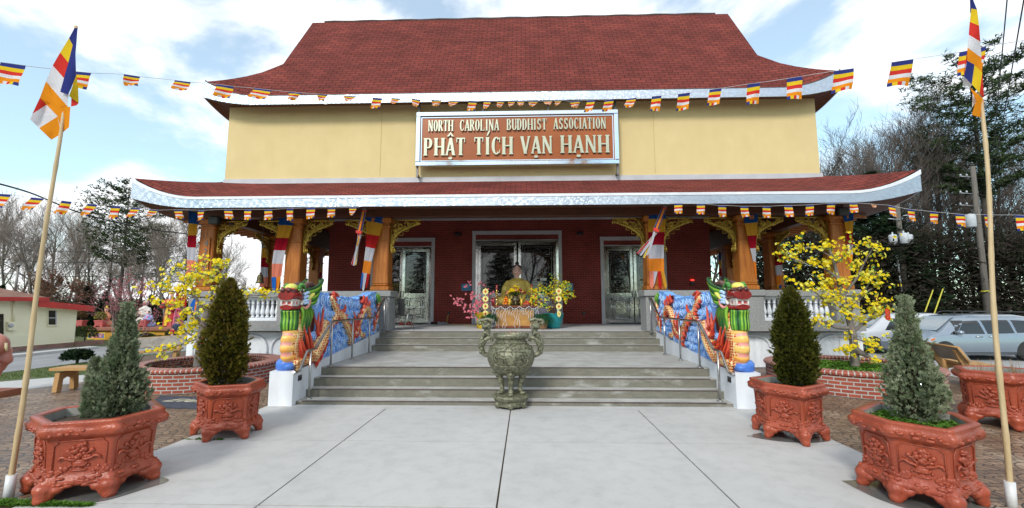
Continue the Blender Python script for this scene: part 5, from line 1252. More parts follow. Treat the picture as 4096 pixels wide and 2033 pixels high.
# ---- cloth drapes on the columns
def drape(label,Yp,rows,tails,mats,seed,group='striped cloths tied to the porch columns',off=.03):
    # rows: (xl,yl,xr,yr) picture points at stripe borders in 2576 space; mats: stripe material indices
    rr=random.Random(seed); mb=MB(); n=12; pl=[]
    for (xl,yl,xr,yr) in rows: pl.append((atY(xl,yl,Yp),atY(xr,yr,Yp)))
    def pt(a,b,u,v): 
        p=a.lerp(b,u); w_=(b-a).length; return p+Vector((0,-off-.025*math.sin(u*9+v*1.3+seed)*min(1,w_*2)-.012*math.sin(u*23+v),0))
    for i in range(len(pl)-1):
        sub=4
        for s_ in range(sub):
            t0,t1=s_/sub,(s_+1)/sub; a0=pl[i][0].lerp(pl[i+1][0],t0); b0=pl[i][1].lerp(pl[i+1][1],t0); a1=pl[i][0].lerp(pl[i+1][0],t1); b1=pl[i][1].lerp(pl[i+1][1],t1)
            nn=len(mb.v)
            for u in range(n+1): mb.v.append(tuple(pt(a0,b0,u/n,i+t0)))
            for u in range(n+1): mb.v.append(tuple(pt(a1,b1,u/n,i+t1)))
            for u in range(n): mb.face((nn+u,nn+u+1,nn+n+2+u,nn+n+1+u),mats[i],None,True)
    for (x0,y0,x1,y1,tx,ty,mi) in tails:
        a=atY(x0,y0,Yp);b=atY(x1,y1,Yp);c=atY(tx,ty,Yp); o=Vector((0,-off-.02,0)); sd=(b-a)*.5
        nn=len(mb.v); mb.v+=[tuple(a+o),tuple(b+o),tuple(c+sd*.8+Vector((0,0,.10))+o*1.6),tuple(c+o),tuple(c-sd*.8+Vector((0,0,.10))+o*.6)]; mb.face((nn,nn+1,nn+2,nn+3,nn+4),mi)
    o=mb.build('cloth_drape',DM); tag(o,label,'cloth drape',group)
def zc(x,y,ox,oy,s): return ((ox+x/s)/1.59006,(oy+y/s)/1.59006)
def Z1(a): return [(*zc(a[0],a[1],1000,760,2.369),*zc(a[2],a[3],1000,760,2.369))]
def rowsf(L_,ox,oy,s): return [(*zc(a,b,ox,oy,s),*zc(c,d,ox,oy,s)) for a,b,c,d in L_]
def tailsf(L_,ox,oy,s): return [(*zc(a,b,ox,oy,s),*zc(c,d,ox,oy,s),*zc(e,f,ox,oy,s),m) for a,b,c,d,e,f,m in L_]
drape('striped cloth slanting across the column just left of the steps',4.30,rowsf([(1125,170,1290,203),(1110,293,1262,322),(1102,418,1232,438),(1098,540,1192,560),(1083,668,1158,682),(1067,785,1142,800)],1000,760,2.369),tailsf([(1067,785,1085,788,1056,945,6),(1080,788,1115,792,1078,967,3),(1112,792,1140,800,1108,935,7)],1000,760,2.369),[0,1,7,3,5],1)
drape('striped cloth on the column behind the left dragon head, ending in blue and orange tails',4.30,rowsf([(290,212,440,222),(275,333,408,338),(250,455,375,458),(230,573,345,575),(215,700,318,700),(212,830,300,820)],1000,760,2.369),tailsf([(212,830,258,825,234,998,6),(256,825,300,820,262,990,5)],1000,760,2.369),[0,1,2,3,4],2)
drape('striped cloth hanging beside the house number plaque on the left corner column',4.30,rowsf([(785,190,960,250),(778,345,897,360),(775,495,885,495),(770,640,875,645),(765,795,868,800),(755,950,858,950)],500,780,3.045),tailsf([(752,950,790,950,760,1115,5),(785,950,815,950,770,1120,6),(812,950,858,950,832,1110,1)],500,780,3.045),[0,1,2,3,4],3)
drape('straight striped cloth on the column just right of the steps, with four pointed tails',4.30,rowsf([(572,152,738,152),(572,277,737,277),(570,402,730,402),(575,522,722,522),(578,652,720,650),(582,773,722,773)],2350,760,2.369),tailsf([(582,773,622,773,605,945,4),(622,773,660,773,612,935,3),(658,773,692,773,685,945,7),(690,773,722,773,735,943,1)],2350,760,2.369),[0,1,2,3,5],4)
drape('narrow twisted striped cloth on the column behind the right dragon head',4.30,rowsf([(1475,180,1610,180),(1482,318,1607,310),(1505,437,1603,432),(1535,557,1590,552),(1568,680,1589,680),(1590,830,1597,830)],2350,760,2.369),[],[0,1,2,3,5],5)
drape('striped cloth on the right corner column above the yellow blossoms',4.30,rowsf([(735,165,832,160),(752,258,833,245),(768,348,825,345),(780,435,822,440),(790,490,820,520),(793,560,812,620)],2996,760,1.998),[],[0,1,2,3,5],6)
drape('sunlit striped cloth on the second column of the right side gallery',7.62,rowsf([(1800,425,1848,420),(1785,525,1848,515),(1772,625,1846,615),(1775,718,1840,710),(1783,812,1835,808),(1790,905,1832,900)],2350,760,2.369),tailsf([(1790,905,1812,903,1800,950,1),(1810,903,1832,900,1822,945,6)],2350,760,2.369),[0,1,2,3,5],7)
drape('thin sliver of striped cloth on the rearmost column seen at the right side',11.0,rowsf([(1240,600,1262,600),(1240,670,1265,670),(1240,742,1266,742),(1242,818,1267,818),(1243,885,1266,885)],2350,760,2.369),[],[0,1,7,3],8)
drape('striped cloth on the second column of the left side gallery, behind the bell',7.62,rowsf([(1672,545,1720,560),(1668,645,1752,648),(1660,765,1750,768),(1658,880,1748,885),(1655,1000,1745,1003),(1640,1120,1735,1122)],500,780,3.045),tailsf([(1640,1120,1668,1120,1635,1165,6),(1665,1120,1700,1120,1680,1165,1),(1698,1120,1733,1120,1715,1165,2)],500,780,3.045),[0,1,2,3,4],9)
drape('thin slanting striped cloth on the rearmost column at the left side',11.0,rowsf([(683,690,692,690),(676,740,688,740),(665,780,682,780),(655,845,672,845),(645,905,663,905),(640,950,657,950)],1000,760,2.369),[],[1,1,2,3,4],10)
# blue cloth tail hanging below the left corner pedestal
mb=MB(); rr=random.Random(1)
a,b_,c_,d_=[atY(*q,4.10) for q in ((487,752),(493,752),(488,785),(478,768))]
mb.quad(a,b_,c_,d_,0); mb.quad(atY(493,752,4.09),atY(496,752,4.09),atY(493,780,4.09),atY(488,785,4.09),1)
tag(mb.build('cloth_tail',[cBr,cOr]),'blue cloth tail hanging over the left corner pedestal','cloth drape','striped cloths tied to the porch columns')
# ---- flag poles
mBam=mat('bamboo',(.56,.42,.24),(.44,.32,.17),rough=.5,vs=5,scale=(3,3,.5),bump=.1,bs=12); mPVC=mat('white_pvc',(.72,.73,.74),rough=.35)
def flagpole(label,b,tp,polys,seed,nodes):
    t_=thing('flagpole',label,'flagpole',tuple(b)); b=Vector(b); tp=Vector(tp); n=nodes*6; pts=[]; rs=[]; rr=random.Random(seed)
    d=(tp-b); sw=Vector((rr.uniform(-.02,.02),0,0))
    for i in range(n+1):
        t=i/n; w_=Vector((.018*math.sin(t*9+seed),.012*math.sin(t*7),0)); pts.append(b+d*t+w_*math.sin(PI*t)); r=.024-.010*t; rs.append(r*(1.15 if i%6==0 else 1))
    mb=MB(); mb.tube(pts,rs,10); mb.build('bamboo_pole',mBam,t_)
    mb=MB(); bb=pts[0]; mb.tube([bb-Vector((0,0,.03)),bb+(pts[6]-pts[0]).normalized()*.20],.04,14); mb.build('pvc_sleeve',mPVC,t_)
    for (D,off,sh) in ((0,0,0),):
        fb=MB()
        for (mi,o,P) in polys:
            Dp=(pts[int(n*.86)]-CAM).dot(_fw)
            # subdivide each polygon as a fan around its centre with a soft fold
            cx=sum(p[0] for p in P)/len(P); cy=sum(p[1] for p in P)/len(P)
            def q(x,y): return atD(x,y,Dp-.06+o+.05*math.sin(x*.055+seed)+.02*math.sin(y*.04+x*.09))
            ring=[]
            for i in range(len(P)):
                x0,y0=P[i]; x1,y1=P[(i+1)%len(P)]
                for j in range(4): ring.append((x0+(x1-x0)*j/4,y0+(y1-y0)*j/4))
            r2=[((x+cx)/2,(y+cy)/2) for x,y in ring]; k=len(ring); nn=len(fb.v)
            fb.v+=[tuple(q(*p)) for p in ring]+[tuple(q(*p)) for p in r2]+[tuple(q(cx,cy))]
            for i in range(k):
                j=(i+1)%k; fb.face((nn+i,nn+j,nn+k+j,nn+k+i),mi,None,True); fb.face((nn+k+i,nn+k+j,nn+2*k),mi,None,True)
        f=fb.build('flag',FM,t_)
def ZL(L_): return [(x/2.926,50.3+y/2.926) for x,y in L_]
def ZR(L_): return [(1698+x/2.542,y/2.542) for x,y in L_]
PLp=[(0,0,ZL([(548,60),(572,60),(535,185),(508,135)])),(1,0,ZL([(508,135),(535,185),(503,315),(443,240)])),(2,0,ZL([(443,240),(503,315),(472,430),(388,335)])),(3,0,ZL([(388,335),(472,430),(455,530),(500,550),(500,640),(430,560),(338,453)])),(4,0,ZL([(338,453),(430,560),(500,640),(518,640),(508,790),(455,835),(425,710),(343,625),(293,575)])),
 (2,0,ZL([(293,575),(343,625),(238,692)])),(3,0,ZL([(238,692),(343,625),(425,710),(288,797),(221,732)])),(4,0,ZL([(288,797),(425,710),(450,835),(425,855),(378,883)])),
 (1,.01,ZL([(558,375),(575,500),(579,612),(525,575),(508,560),(540,470)])),(2,.01,ZL([(525,575),(579,612),(563,630),(523,638)])),
 (0,-.05,ZL([(572,60),(556,250),(560,410),(525,500),(500,550),(443,530),(478,400),(503,315),(535,185)]))]
flagpole('leaning bamboo pole at far left with a wind-blown five-colour flag',(-4.71,-4.26,-.04),tuple(atY(191.5,66,-4.05)),PLp,1,9)
PRp=[(0,0,ZR([(1888,-10),(1903,-10),(1932,62),(1895,55),(1886,90)])),(1,0,ZR([(1895,55),(1932,62),(1945,165),(1885,140)])),(2,0,ZR([(1885,140),(1945,165),(1953,268),(1878,222)])),(3,0,ZR([(1878,222),(1953,268),(1960,370),(1870,305)])),(4,0,ZR([(1870,305),(1960,370),(1965,465),(1915,415),(1868,388)])),
 (0,-.02,ZR([(1868,388),(1915,415),(1898,540),(1848,490)])),(1,-.02,ZR([(1915,415),(1965,465),(1948,595),(1898,540)])),(2,-.02,ZR([(1965,465),(1977,625),(1948,595)])),(2,.01,ZR([(1870,315),(1868,388),(1845,470),(1858,400)])),(3,.01,ZR([(1848,490),(1898,542),(1890,560),(1840,540)])),(4,-.02,ZR([(1885,560),(1935,600),(1977,640),(1978,725),(1955,752),(1898,735),(1925,640)])),(3,.02,ZR([(1903,590),(1930,640),(1900,690)]))]
flagpole('leaning bamboo pole at far right with a rolled five-colour flag cut by the top edge',(4.72,-4.16,-.04),tuple(atY(2443,-18,-3.95)),PRp,2,9)
# ---- pendant banners under the eave
def pendant(label,top,knot,ends,Yp,seed):
    p=atY(*top,Yp); q=atY(*knot,Yp); t_=thing('pendant_banner',label,'banner',tuple(p)); mb=MB()
    d=(q-p); s_=Vector((0,-1,0)).cross(d).normalized(); dp=Vector((0,-1,0))
    w_=.055
    for k,(u0,u1,mi) in enumerate(((-1,-.55,1),(-.5,.5,0),(.55,1,1))):
        P=[p+d*.18+s_*w_*u0+dp*(.02 if mi else .04),p+d*.18+s_*w_*u1+dp*(.02 if mi else .04),q+s_*w_*u1+dp*(.02 if mi else .04),q+s_*w_*u0+dp*(.02 if mi else .04)]
        mb.prism(P,dp*-.04,mi)
    for sg in (-1,1): mb.tube([p+d*.15+s_*w_*1.08*sg,q+s_*w_*1.08*sg],.006,4,2)
    for k in range(7): a=p+d*(.26+.1*k)+dp*.046; mb.tube([a-s_*.025,a+s_*.02+d*.02],.007,4,3)
    mb.build('panel',[cOr,cB,cWh,mGoldO],t_)
    hd=MB(); hd.ell(p+d*.08,(.06,.04,.05),0,8,6); hd.ell(p+d*.15,(.085,.03,.035),1,8,6); hd.tube([p-Vector((0,0,-.08)),p+d*.05],.004,4); hd.build('crown_knot',[mat('knot_grey',(.25,.22,.2),rough=.6),mRedO],t_)
    kn=MB(); kn.prism([q+s_*.09-d*.02,q+s_*.07+d*.09,q-s_*.07+d*.09,q-s_*.09-d*.02],dp*.06,0); kn.build('sash_knot',mRedO,t_)
    cols=[cWh,cGo,cRe,cWh,cY]
    for k,e in enumerate(ends):
        E_=atY(*e,Yp); b0=q+s_*(.05-.025*k)+d*.09; rb=MB(); L_=bez([b0,(b0+E_)/2+dp*.05*(k%2)+s_*.01,E_],5); 
        for i in range(len(L_)-1):
            wv=.022+.008*i/len(L_); a=L_[i];b=L_[i+1]; rb.quad(a-s_*wv+dp*.01*k,b-s_*wv+dp*.01*k,b+s_*wv+dp*.01*k,a+s_*wv+dp*.01*k,0 if i<4 else 1)
        rb.tube([x-s_*.026+dp*.01*k for x in L_],.005,4,2); rb.tube([x+s_*.026+dp*.01*k for x in L_],.005,4,2)
        rb.build('ribbon',[cols[k%5],cols[(k+2)%5],cWh],t_)
pendant('embroidered pendant banner swinging beside the column left of the steps',zc(1088,165,1000,760,2.369),zc(1038,395,1000,760,2.369),[zc(965,710,1000,760,2.369),zc(985,718,1000,760,2.369),zc(1000,712,1000,760,2.369)],3.6,1)
pendant('embroidered pendant banner blown sideways in front of the column right of the steps',zc(740,135,2350,760,2.369),zc(648,375,2350,760,2.369),[zc(470,605,2350,760,2.369),zc(500,622,2350,760,2.369),zc(530,645,2350,760,2.369),zc(560,620,2350,760,2.369)],3.6,2)
# ---- bell
p=atY(654.6,702,4.45); t_=thing('bronze_bell','small bronze bell hanging from the porch ceiling between the two left columns','bell',tuple(p))
mb=MB(); mb.lathe([(.115,-.13),(.12,-.12),(.10,-.09),(.092,-.02),(.085,.06),(.07,.11),(.045,.13),(.02,.135),(.03,.15),(.03,.19),(.01,.2)],tuple(p),20,0,True,True); mb.build('bell_body',mat('old_bronze',(.12,.10,.045),(.07,.055,.03),rough=.45,metal=.7),t_)
mb=MB(); mb.tube([p+Vector((0,0,.2)),Vector((p.x,p.y,4.4))],.006,5); mb.build('hanging_rod',mIron,t_)
# ---- speaker/floodlight behind drape at both corner columns
for sg,lb in ((-1,'left'),(1,'right')):
    mb=MB(); x=sg*9.2-(.0); c=atY(541,555,4.2) if sg<0 else atY(2118,533,4.2)
    mb.box(c.x-.16,c.y-.1,c.z-.12,c.x+.16,c.y+.08,c.z+.12,b=.03); tag(mb.build('loudspeaker',mBlack),'black loudspeaker mounted high on the %s corner column'%lb,'loudspeaker')
# ---- house number plaque
def textmesh(s,size,mats,name,M_,parent=None,ext=.002,shear=0,align='CENTER'):
    cu=bpy.data.curves.new(name,'FONT'); cu.body=s; cu.size=size; cu.extrude=ext; cu.align_x=align; cu.align_y='CENTER'; cu.shear=shear; cu.resolution_u=3
    o=bpy.data.objects.new(name+'_tmp',cu); COL.objects.link(o); dg=bpy.context.evaluated_depsgraph_get(); me=bpy.data.meshes.new_from_object(o.evaluated_get(dg)); bpy.data.objects.remove(o)
    me.materials.clear(); me.materials.append(mats); me.transform(M_); r=bpy.data.objects.new(name,me); COL.objects.link(r)
    if parent is not None:
        r.parent=parent
        if parent.get('_t') is not None: r.matrix_parent_inverse=Matrix.Translation(-Vector(parent['_t']))
    return r
UP=Matrix.Rotation(PI/2,4,'X')   # text in the XZ plane facing -y
px,pz=-9.36,3.22
t_=thing('number_plaque','carved wooden plaque with the number 4239 on the left corner column','plaque',(px,4.32,pz-.6))
mb=MB(); P_=[(-.105,-.50),(-.07,-.56),(.07,-.56),(.105,-.50),(.105,.50),(.07,.56),(-.07,.56),(-.105,.50)]
mb.prism([Vector((px+a,4.345,pz+b)) for a,b in P_],(0,-.035,0)); mb.build('plaque_board',mWood,t_)
for i,ch in enumerate('4239'): textmesh(ch,.25,mIron,'digit',Matrix.Translation((px,4.302,pz+.37-.245*i))@UP,t_,.006)
# ================================================================ sign
SG=thing('sign','large framed brown sign with pale slab letters fixed to the yellow upper wall','sign',(.02,4.3,5.88))
x0,x1,z0,z1,ys=-3.02,3.06,5.88,7.56,4.20
mSign=mat('sign_copper_brown',(.36,.095,.018),(.30,.075,.014),rough=.28,vs=.8,spec=.4); mLet=mat('letter_brass',(.50,.52,.40),(.44,.45,.33),rough=.32,metal=.35,vs=2); mChr=mat('chrome_frame',(.75,.78,.82),(.65,.68,.72),rough=.12,metal=1,vs=1)
mb=MB(); mb.box(x0+.1,ys,z0+.1,x1-.1,ys+.1,z1-.1); mb.build('sign_panel',mSign,SG)
mb=MB()
for (a,b_,c_,d_) in ((x0,z0,x1,z0+.13),(x0,z1-.13,x1,z1),(x0,z0+.13,x0+.13,z1-.13),(x1-.13,z0+.13,x1,z1-.13)): mb.box(a,ys-.07,b_,c_,ys+.12,d_,b=.012)
for (a,b_,c_,d_) in ((x0+.15,z0+.15,x1-.15,z0+.175),(x0+.15,z1-.175,x1-.15,z1-.15),(x0+.15,z0+.175,x0+.175,z1-.175),(x1-.175,z0+.175,x1-.15,z1-.175)): mb.box(a,ys-.02,b_,c_,ys-.001,d_)
mb.build('sign_frame',mChr,SG)
mb=MB()
for k,x in enumerate((-2.96,-1.0,.98,3.0)): mb.box(x-.03,ys+.02,z1+.001,x+.03,ys+.08,7.93)
mb.build('upper_strut',mIron,SG)
mb=MB()
for x in (-2.98,3.02): mb.box(x-.03,ys+.02,5.57,x+.03,ys+.08,z0-.001); mb.box(x-.03,ys+.08,5.6,x+.03,4.45,5.66)
mb.build('lower_strut',mIron,SG)
# slab-serif letters built from strokes: unit cell 1 high
def glyph(mb,ch,x,z,h,w_,st,y,th,acc=None):
    cnt=[0]
    def poly(P): 
        cnt[0]+=1; e=.0007*cnt[0]; mb.prism([Vector((x+a*w_,y-e,z+b*h)) for a,b in P],(0,th,0))
    W=st/w_; V=st/h*.42; S_=.05
    def box(a,b,c,d): poly([(a,b),(c,b),(c,d),(a,d)])
    def stem(a,lo=0,hi=1,ser=True,wd=None):
        q=wd or W; box(a-q/2,lo,a+q/2,hi)
        if ser: box(a-q/2-S_,lo,a+q/2+S_,lo+V); box(a-q/2-S_,hi-V,a+q/2+S_,hi)
    def arc(cx,cz,rx,rz,a0,a1,wx,wz,n=14):
        for i in range(n):
            t0=R(a0+(a1-a0)*i/n);t1=R(a0+(a1-a0)*(i+1)/n)
            P=[(cx+rx*math.cos(t0),cz+rz*math.sin(t0)),(cx+rx*math.cos(t1),cz+rz*math.sin(t1)),(cx+(rx-wx)*math.cos(t1),cz+(rz-wz)*math.sin(t1)),(cx+(rx-wx)*math.cos(t0),cz+(rz-wz)*math.sin(t0))]
            poly(P if a1>a0 else P[::-1])
    def diag(a0,b0,a1,b1,wd): poly([(a0-wd/2,b0),(a0+wd/2,b0),(a1+wd/2,b1),(a1-wd/2,b1)])
    l_=.17; r_=.83
    if ch=='H': stem(l_);stem(r_);box(l_,.46,r_,.46+V)
    elif ch=='N': stem(l_,wd=W*.6);stem(r_,wd=W*.6);diag(r_,0,l_,1,W)
    elif ch=='O': arc(.5,.5,.48,.51,0,360,W,V,24)
    elif ch=='R': stem(l_);box(l_,1-V,.5,1);box(l_,.48,.5,.48+V);arc(.5,.74,.36,.26,-90,90,W,V);diag(.88,0,.48,.5,W);box(.78,0,1,V)
    elif ch=='P': stem(l_);box(l_,1-V,.5,1);box(l_,.42,.5,.42+V);arc(.5,.71,.40,.29,-90,90,W,V)
    elif ch=='T': stem(.5,ser=False);box(.5-W/2-S_,0,.5+W/2+S_,V);box(.04,1-V,.96,1);poly([(.04,.72),(.12,.76),(.12,1),(.04,1)]);poly([(.88,.76),(.96,.72),(.96,1),(.88,1)])
    elif ch=='C': arc(.52,.5,.48,.51,50,310,W,V,20);box(.82,.68,.90,.96);box(.82,.08,.90,.26)
    elif ch=='A': diag(.10,0,.50,1,W*.6);diag(.86,0,.52,1,W);box(.25,.28,.75,.28+V);box(-.02,0,.26,V);box(.68,0,1.04,V)
    elif ch=='V': diag(.5,0,.12,1,W);diag(.5,0,.88,1,W*.6);box(-.04,1-V,.32,1);box(.72,1-V,1.0,1)
    elif ch=='L': stem(l_+.05);box(l_,0,.92,V);poly([(.84,V),(.92,V),(.92,.30),(.86,.26)])
    elif ch=='I': stem(.5)
    elif ch=='B': stem(l_);box(l_,1-V,.5,1);box(l_,.5,.5,.5+V);box(l_,0,.5,V);arc(.48,.75,.36,.25,-90,90,W,V);arc(.48,.26,.44,.27,-90,90,W,V)
    elif ch=='U': stem(l_,.3,1,False);stem(r_,.3,1,False,W*.6);box(l_-W/2-S_,1-V,l_+W/2+S_,1);box(r_-W/2-S_,1-V,r_+W/2+S_,1);arc(.5,.32,.33+W/2,.33,180,360,W,V,12)
    elif ch=='D': stem(l_);box(l_,1-V,.45,1);box(l_,0,.45,V);arc(.42,.5,.50,.5,-90,90,W,V,16)
    elif ch=='S': arc(.5,.73,.36,.28,20,270,W*.9,V*1.2,14);arc(.5,.26,.40,.27,-160,90,W*.9,V*1.2,14);box(.76,.68,.84,.98);box(.10,.02,.18,.32)
    if acc=='^': poly([(.12,1.08),(.34,1.08),(.5,1.2),(.66,1.08),(.88,1.08),(.5,1.34)])
    if acc=="'": poly([(.35,1.08),(.55,1.08),(.95,1.36),(.62,1.36)])
    if acc and '.' in acc or acc=='^.': 
        arc(.5,-.17,.22,.075,0,360,.21,.07,12)
def word(s,x0_,x1_,z,h,st,accs={}):
    ch=[c for c in s]; wts=[.62 if c in 'I' else (.5 if c==' ' else (1.12 if c in 'HN' else 1.0)) for c in ch]; tot=sum(wts); u=(x1_-x0_)/tot; x=x0_
    for i,c in enumerate(ch):
        w_=u*wts[i]
        if c!=' ':
            mb=MB(); a=accs.get(i)
            glyph(mb,c,x+.04*w_,z,h,w_*.90,st,ys-.055,.045,'^' if a=='^.' else a)
            if a=='^.': glyph(mb,' ',x+.04*w_,z,h,w_*.9,st,ys-.055,.045,'.')
            mb.build('letter',mLet,SG)
        x+=w_
word('NORTH',-2.66,-1.88,6.955,.345,.043); word('CAROLINA',-1.70,-.50,6.955,.345,.043); word('BUDDHIST',-.28,.93,6.96,.345,.043); word('ASSOCIATION',1.12,2.70,6.965,.345,.043)
word('PHAT',-2.78,-1.50,6.20,.54,.088,{2:'^.'}); word('TICH',-1.27,-.07,6.21,.54,.088,{1:"'"}); word('VAN',.13,1.11,6.22,.54,.088,{1:'.'}); word('HANH',1.31,2.80,6.23,.54,.088,{1:'.'})
# ================================================================ porch: altar, statue, offerings
FZ=.992
AX0,AX1,AY0,AY1=-.70,.55,5.50,6.30      # altar cabinet
AT=thing('altar_table','honey-coloured wooden altar cabinet in front of the middle doors','altar table',(-.08,5.9,FZ))
mHoney=mat('honey_wood',(.50,.26,.07),(.40,.19,.045),rough=.35,vs=2,scale=(1,1,4),coat=.3); mCherry=mat('cherry_trim',(.22,.06,.025),(.15,.04,.018),rough=.35,vs=4)
mb=MB(); mb.box(AX0+.03,AY0+.03,FZ+.06,AX1-.03,AY1-.02,1.66); mb.build('cabinet',mHoney,AT)
mb=MB(); mb.box(AX0,AY0,FZ+.02,AX1,AY1,FZ+.09,b=.01); mb.box(AX0,AY0,1.62,AX1,AY1,1.66,b=.01); mb.box(AX0-.10,AY0-.10,1.665,AX1+.10,AY1+.05,1.72,b=.012); mb.build('moulding',mCherry,AT)
for x in (AX0+.05,AX1-.05):
    for y in (AY0+.05,AY1-.05): mb=MB(); mb.box(x-.04,y-.04,FZ-.001,x+.04,y+.04,FZ+.02); mb.build('foot',mCherry,AT)
# icicle lights
mLite=mat('light_string_white',(.75,.76,.80),rough=.5)
t_=thing('icicle_lights','white icicle light string draped along the front edge of the altar','string lights',(-.08,5.38,1.6)); rr=random.Random(5); y=AY0-.115
mb=MB(); pts=[]
for i in range(60):
    u=i/59; x=AX0-.12+(AX1-AX0+.24)*u; pts.append(Vector((x,y,1.70-.09*abs(math.sin(u*PI*5)))))
mb.tube(pts,.008,5); mb.build('main_cord',mLite,t_)
for i in range(21):
    u=(i+.5)/21; x=AX0-.14+(AX1-AX0+.28)*u; L_=rr.choice((.22,.35,.5,.62)) if 2<i<18 else rr.uniform(.45,.68); z=1.66; mb=MB(); P=[Vector((x,y,z))]
    while z>1.66-L_: z-=.04; P.append(Vector((x+rr.uniform(-.018,.018)+.02*math.sin(z*18+i),y-rr.uniform(0,.01),z)))
    mb.tube(P,.0048,4)
    for p in P[1:]: mb.tube([p,p+Vector((rr.choice((-1,1))*.022,-.005,-.018))],[.0045,.003],4)
    mb.build('light_strand',mLite,t_)
# Buddha statue
mSkin=mat('statue_skin_pink',(.90,.54,.44),(.86,.49,.39),rough=.4,vs=6); mHair=mat('statue_hair',(.012,.018,.03),(.02,.03,.04),rough=.5,bump=1,bs=90)
BX,BY=-.03,6.95
ZB=1.74
t_=thing('seated_statue','large seated statue in a gold robe with folded hands, behind the altar','statue',(BX,BY,FZ))
B_=lambda x,y,z: Vector((BX+x*.93,BY+y,ZB+z*1.17))
mb=MB(); mb.lathe([(.66,-.68),(.68,-.60),(.60,-.52),(.60,-.2),(.70,-.12),(.72,-.03),(.60,.0)],(BX,BY,ZB),32,0,True,True,sx=1.0,sy=.62); mb.build('pedestal',mat('pedestal_green',(.05,.28,.12),(.30,.25,.08),rough=.5,vs=4),t_)
mb=MB()
# legs crossed
mb.tube(bez([B_(-.10,.05,.14),B_(-.42,-.05,.14),B_(-.58,-.20,.13),B_(-.35,-.36,.12),B_(.0,-.40,.12)],6),[.18]*12+[.16]*6+[.13]*7,14)
mb.tube(bez([B_(.10,.05,.14),B_(.42,-.05,.14),B_(.58,-.20,.13),B_(.35,-.34,.13),B_(.0,-.38,.15)],6),[.18]*12+[.16]*6+[.12]*7,14)
mb.ell(B_(0,-.05,.10),(.5,.30,.14),0,20,10)
# torso
mb.loft([[B_(a*math.cos(2*PI*j/24),b*math.sin(2*PI*j/24)+o,z) for j in range(24)] for z,a,b,o in ((.08,.30,.22,.0),(.25,.32,.21,0),(.42,.34,.20,.0),(.58,.36,.19,.0),(.68,.34,.17,.01),(.76,.24,.13,.02),(.80,.12,.10,.02))],0,True)
for sg in (-1,1):
    mb.tube(bez([B_(sg*.30,.02,.68),B_(sg*.42,.0,.55),B_(sg*.47,-.04,.36),B_(sg*.42,-.16,.26),B_(sg*.22,-.34,.25),B_(sg*.10,-.38,.26)],5),[.11]*6+[.125]*6+[.13]*6+[.11]*5+[.085]*3,14)
    mb.tube(bez([B_(sg*.44,-.10,.28),B_(sg*.50,-.18,.18),B_(sg*.44,-.30,.12)],5),[.12,.13,.13,.12,.12,.11,.10,.09,.08,.07,.05],12)
body=mb.build('robe',mGoldR,t_,remesh=.02,smooth=6)
fo=MB(); rr=random.Random(3)
for sg in (-1,1):
    for k in range(8):
        f=k/7; fo.tube(bez([B_(sg*(.10+.24*f),-.115+.06*f,.76-.04*f),B_(sg*(.14+.30*f),-.17+.07*f,.55),B_(sg*(.16+.30*f),-.20+.06*f,.38),B_(sg*(.10+.28*f),-.27,.28)],5),[.010]+[.016]*14+[.006],6)
    for k in range(5): fo.tube(bez([B_(sg*.50,-.25+.05*k,.24-.02*k),B_(sg*.30,-.50+.02*k,.20-.025*k),B_(sg*.04,-.52+.015*k,.10-.015*k)],5),.010,5)
fo.build('robe_folds',mGoldR,body)
ch=MB(); ch.prism([B_(-.09,-.165,.42),B_(.09,-.165,.42),B_(.085,-.145,.62),B_(.06,-.10,.74),B_(-.06,-.10,.74),B_(-.085,-.145,.62)],(0,.06,0)); ch.build('chest',mSkin,t_)
sh=MB(); sh.box(BX-.085,BY-.185,ZB+.42,BX+.085,BY-.15,ZB+.50,b=.008); sh.build('sash',mat('sash_pattern',(.65,.65,.7),(.12,.12,.2),rough=.5,vs=45,lo=.47,hi=.53),t_)
hd=MB(); hd.loft([[B_(a*math.cos(2*PI*j/20),b*math.sin(2*PI*j/20)-.02+o,z) for j in range(20)] for z,a,b,o in ((.76,.085,.085,.02),(.84,.075,.08,.015),(.875,.085,.095,.0),(.91,.115,.125,-.01),(.97,.138,.145,0),(1.04,.145,.155,0),(1.10,.14,.15,0),(1.16,.11,.12,.01),(1.20,.04,.05,.01))],0,True)
for sg in (-1,1): hd.ell(B_(sg*.148,0,.97),(.02,.035,.10),0,8,7); hd.ell(B_(sg*.06,-.12,.965),(.045,.035,.045),0,8,6)
hd.tube([B_(0,-.150,1.06),B_(0,-.185,.985),B_(0,-.188,.965)],[.014,.02,.024],8); hd.ell(B_(0,-.13,.895),(.04,.03,.03),0,8,6)
hd=hd.build('head',mSkin,t_,remesh=.008,smooth=3)
f=MB()
for sg in (-1,1):
    f.tube(bez([B_(sg*.025,-.172,1.045),B_(sg*.065,-.168,1.068),B_(sg*.108,-.135,1.045)],4),.006,5); f.tube(bez([B_(sg*.03,-.165,1.012),B_(sg*.065,-.162,1.002),B_(sg*.10,-.135,1.012)],4),.0065,5)
f.build('brow_and_eye_lines',mHair,hd)
f=MB(); f.tube(bez([B_(-.035,-.158,.930),B_(0,-.172,.926),B_(.035,-.158,.930)],4),[.005]+[.011]*7+[.005],6); f.build('lips',mat('lip_rose',(.5,.06,.06),rough=.4),hd)
f=MB(); f.ell(B_(0,.012,1.12),(.155,.155,.10),0,18,10); f.ell(B_(0,.03,1.05),(.152,.14,.13),0,18,10); f.ell(B_(0,.0,1.24),(.075,.075,.06),0,12,8); f.build('hair',mHair,t_)
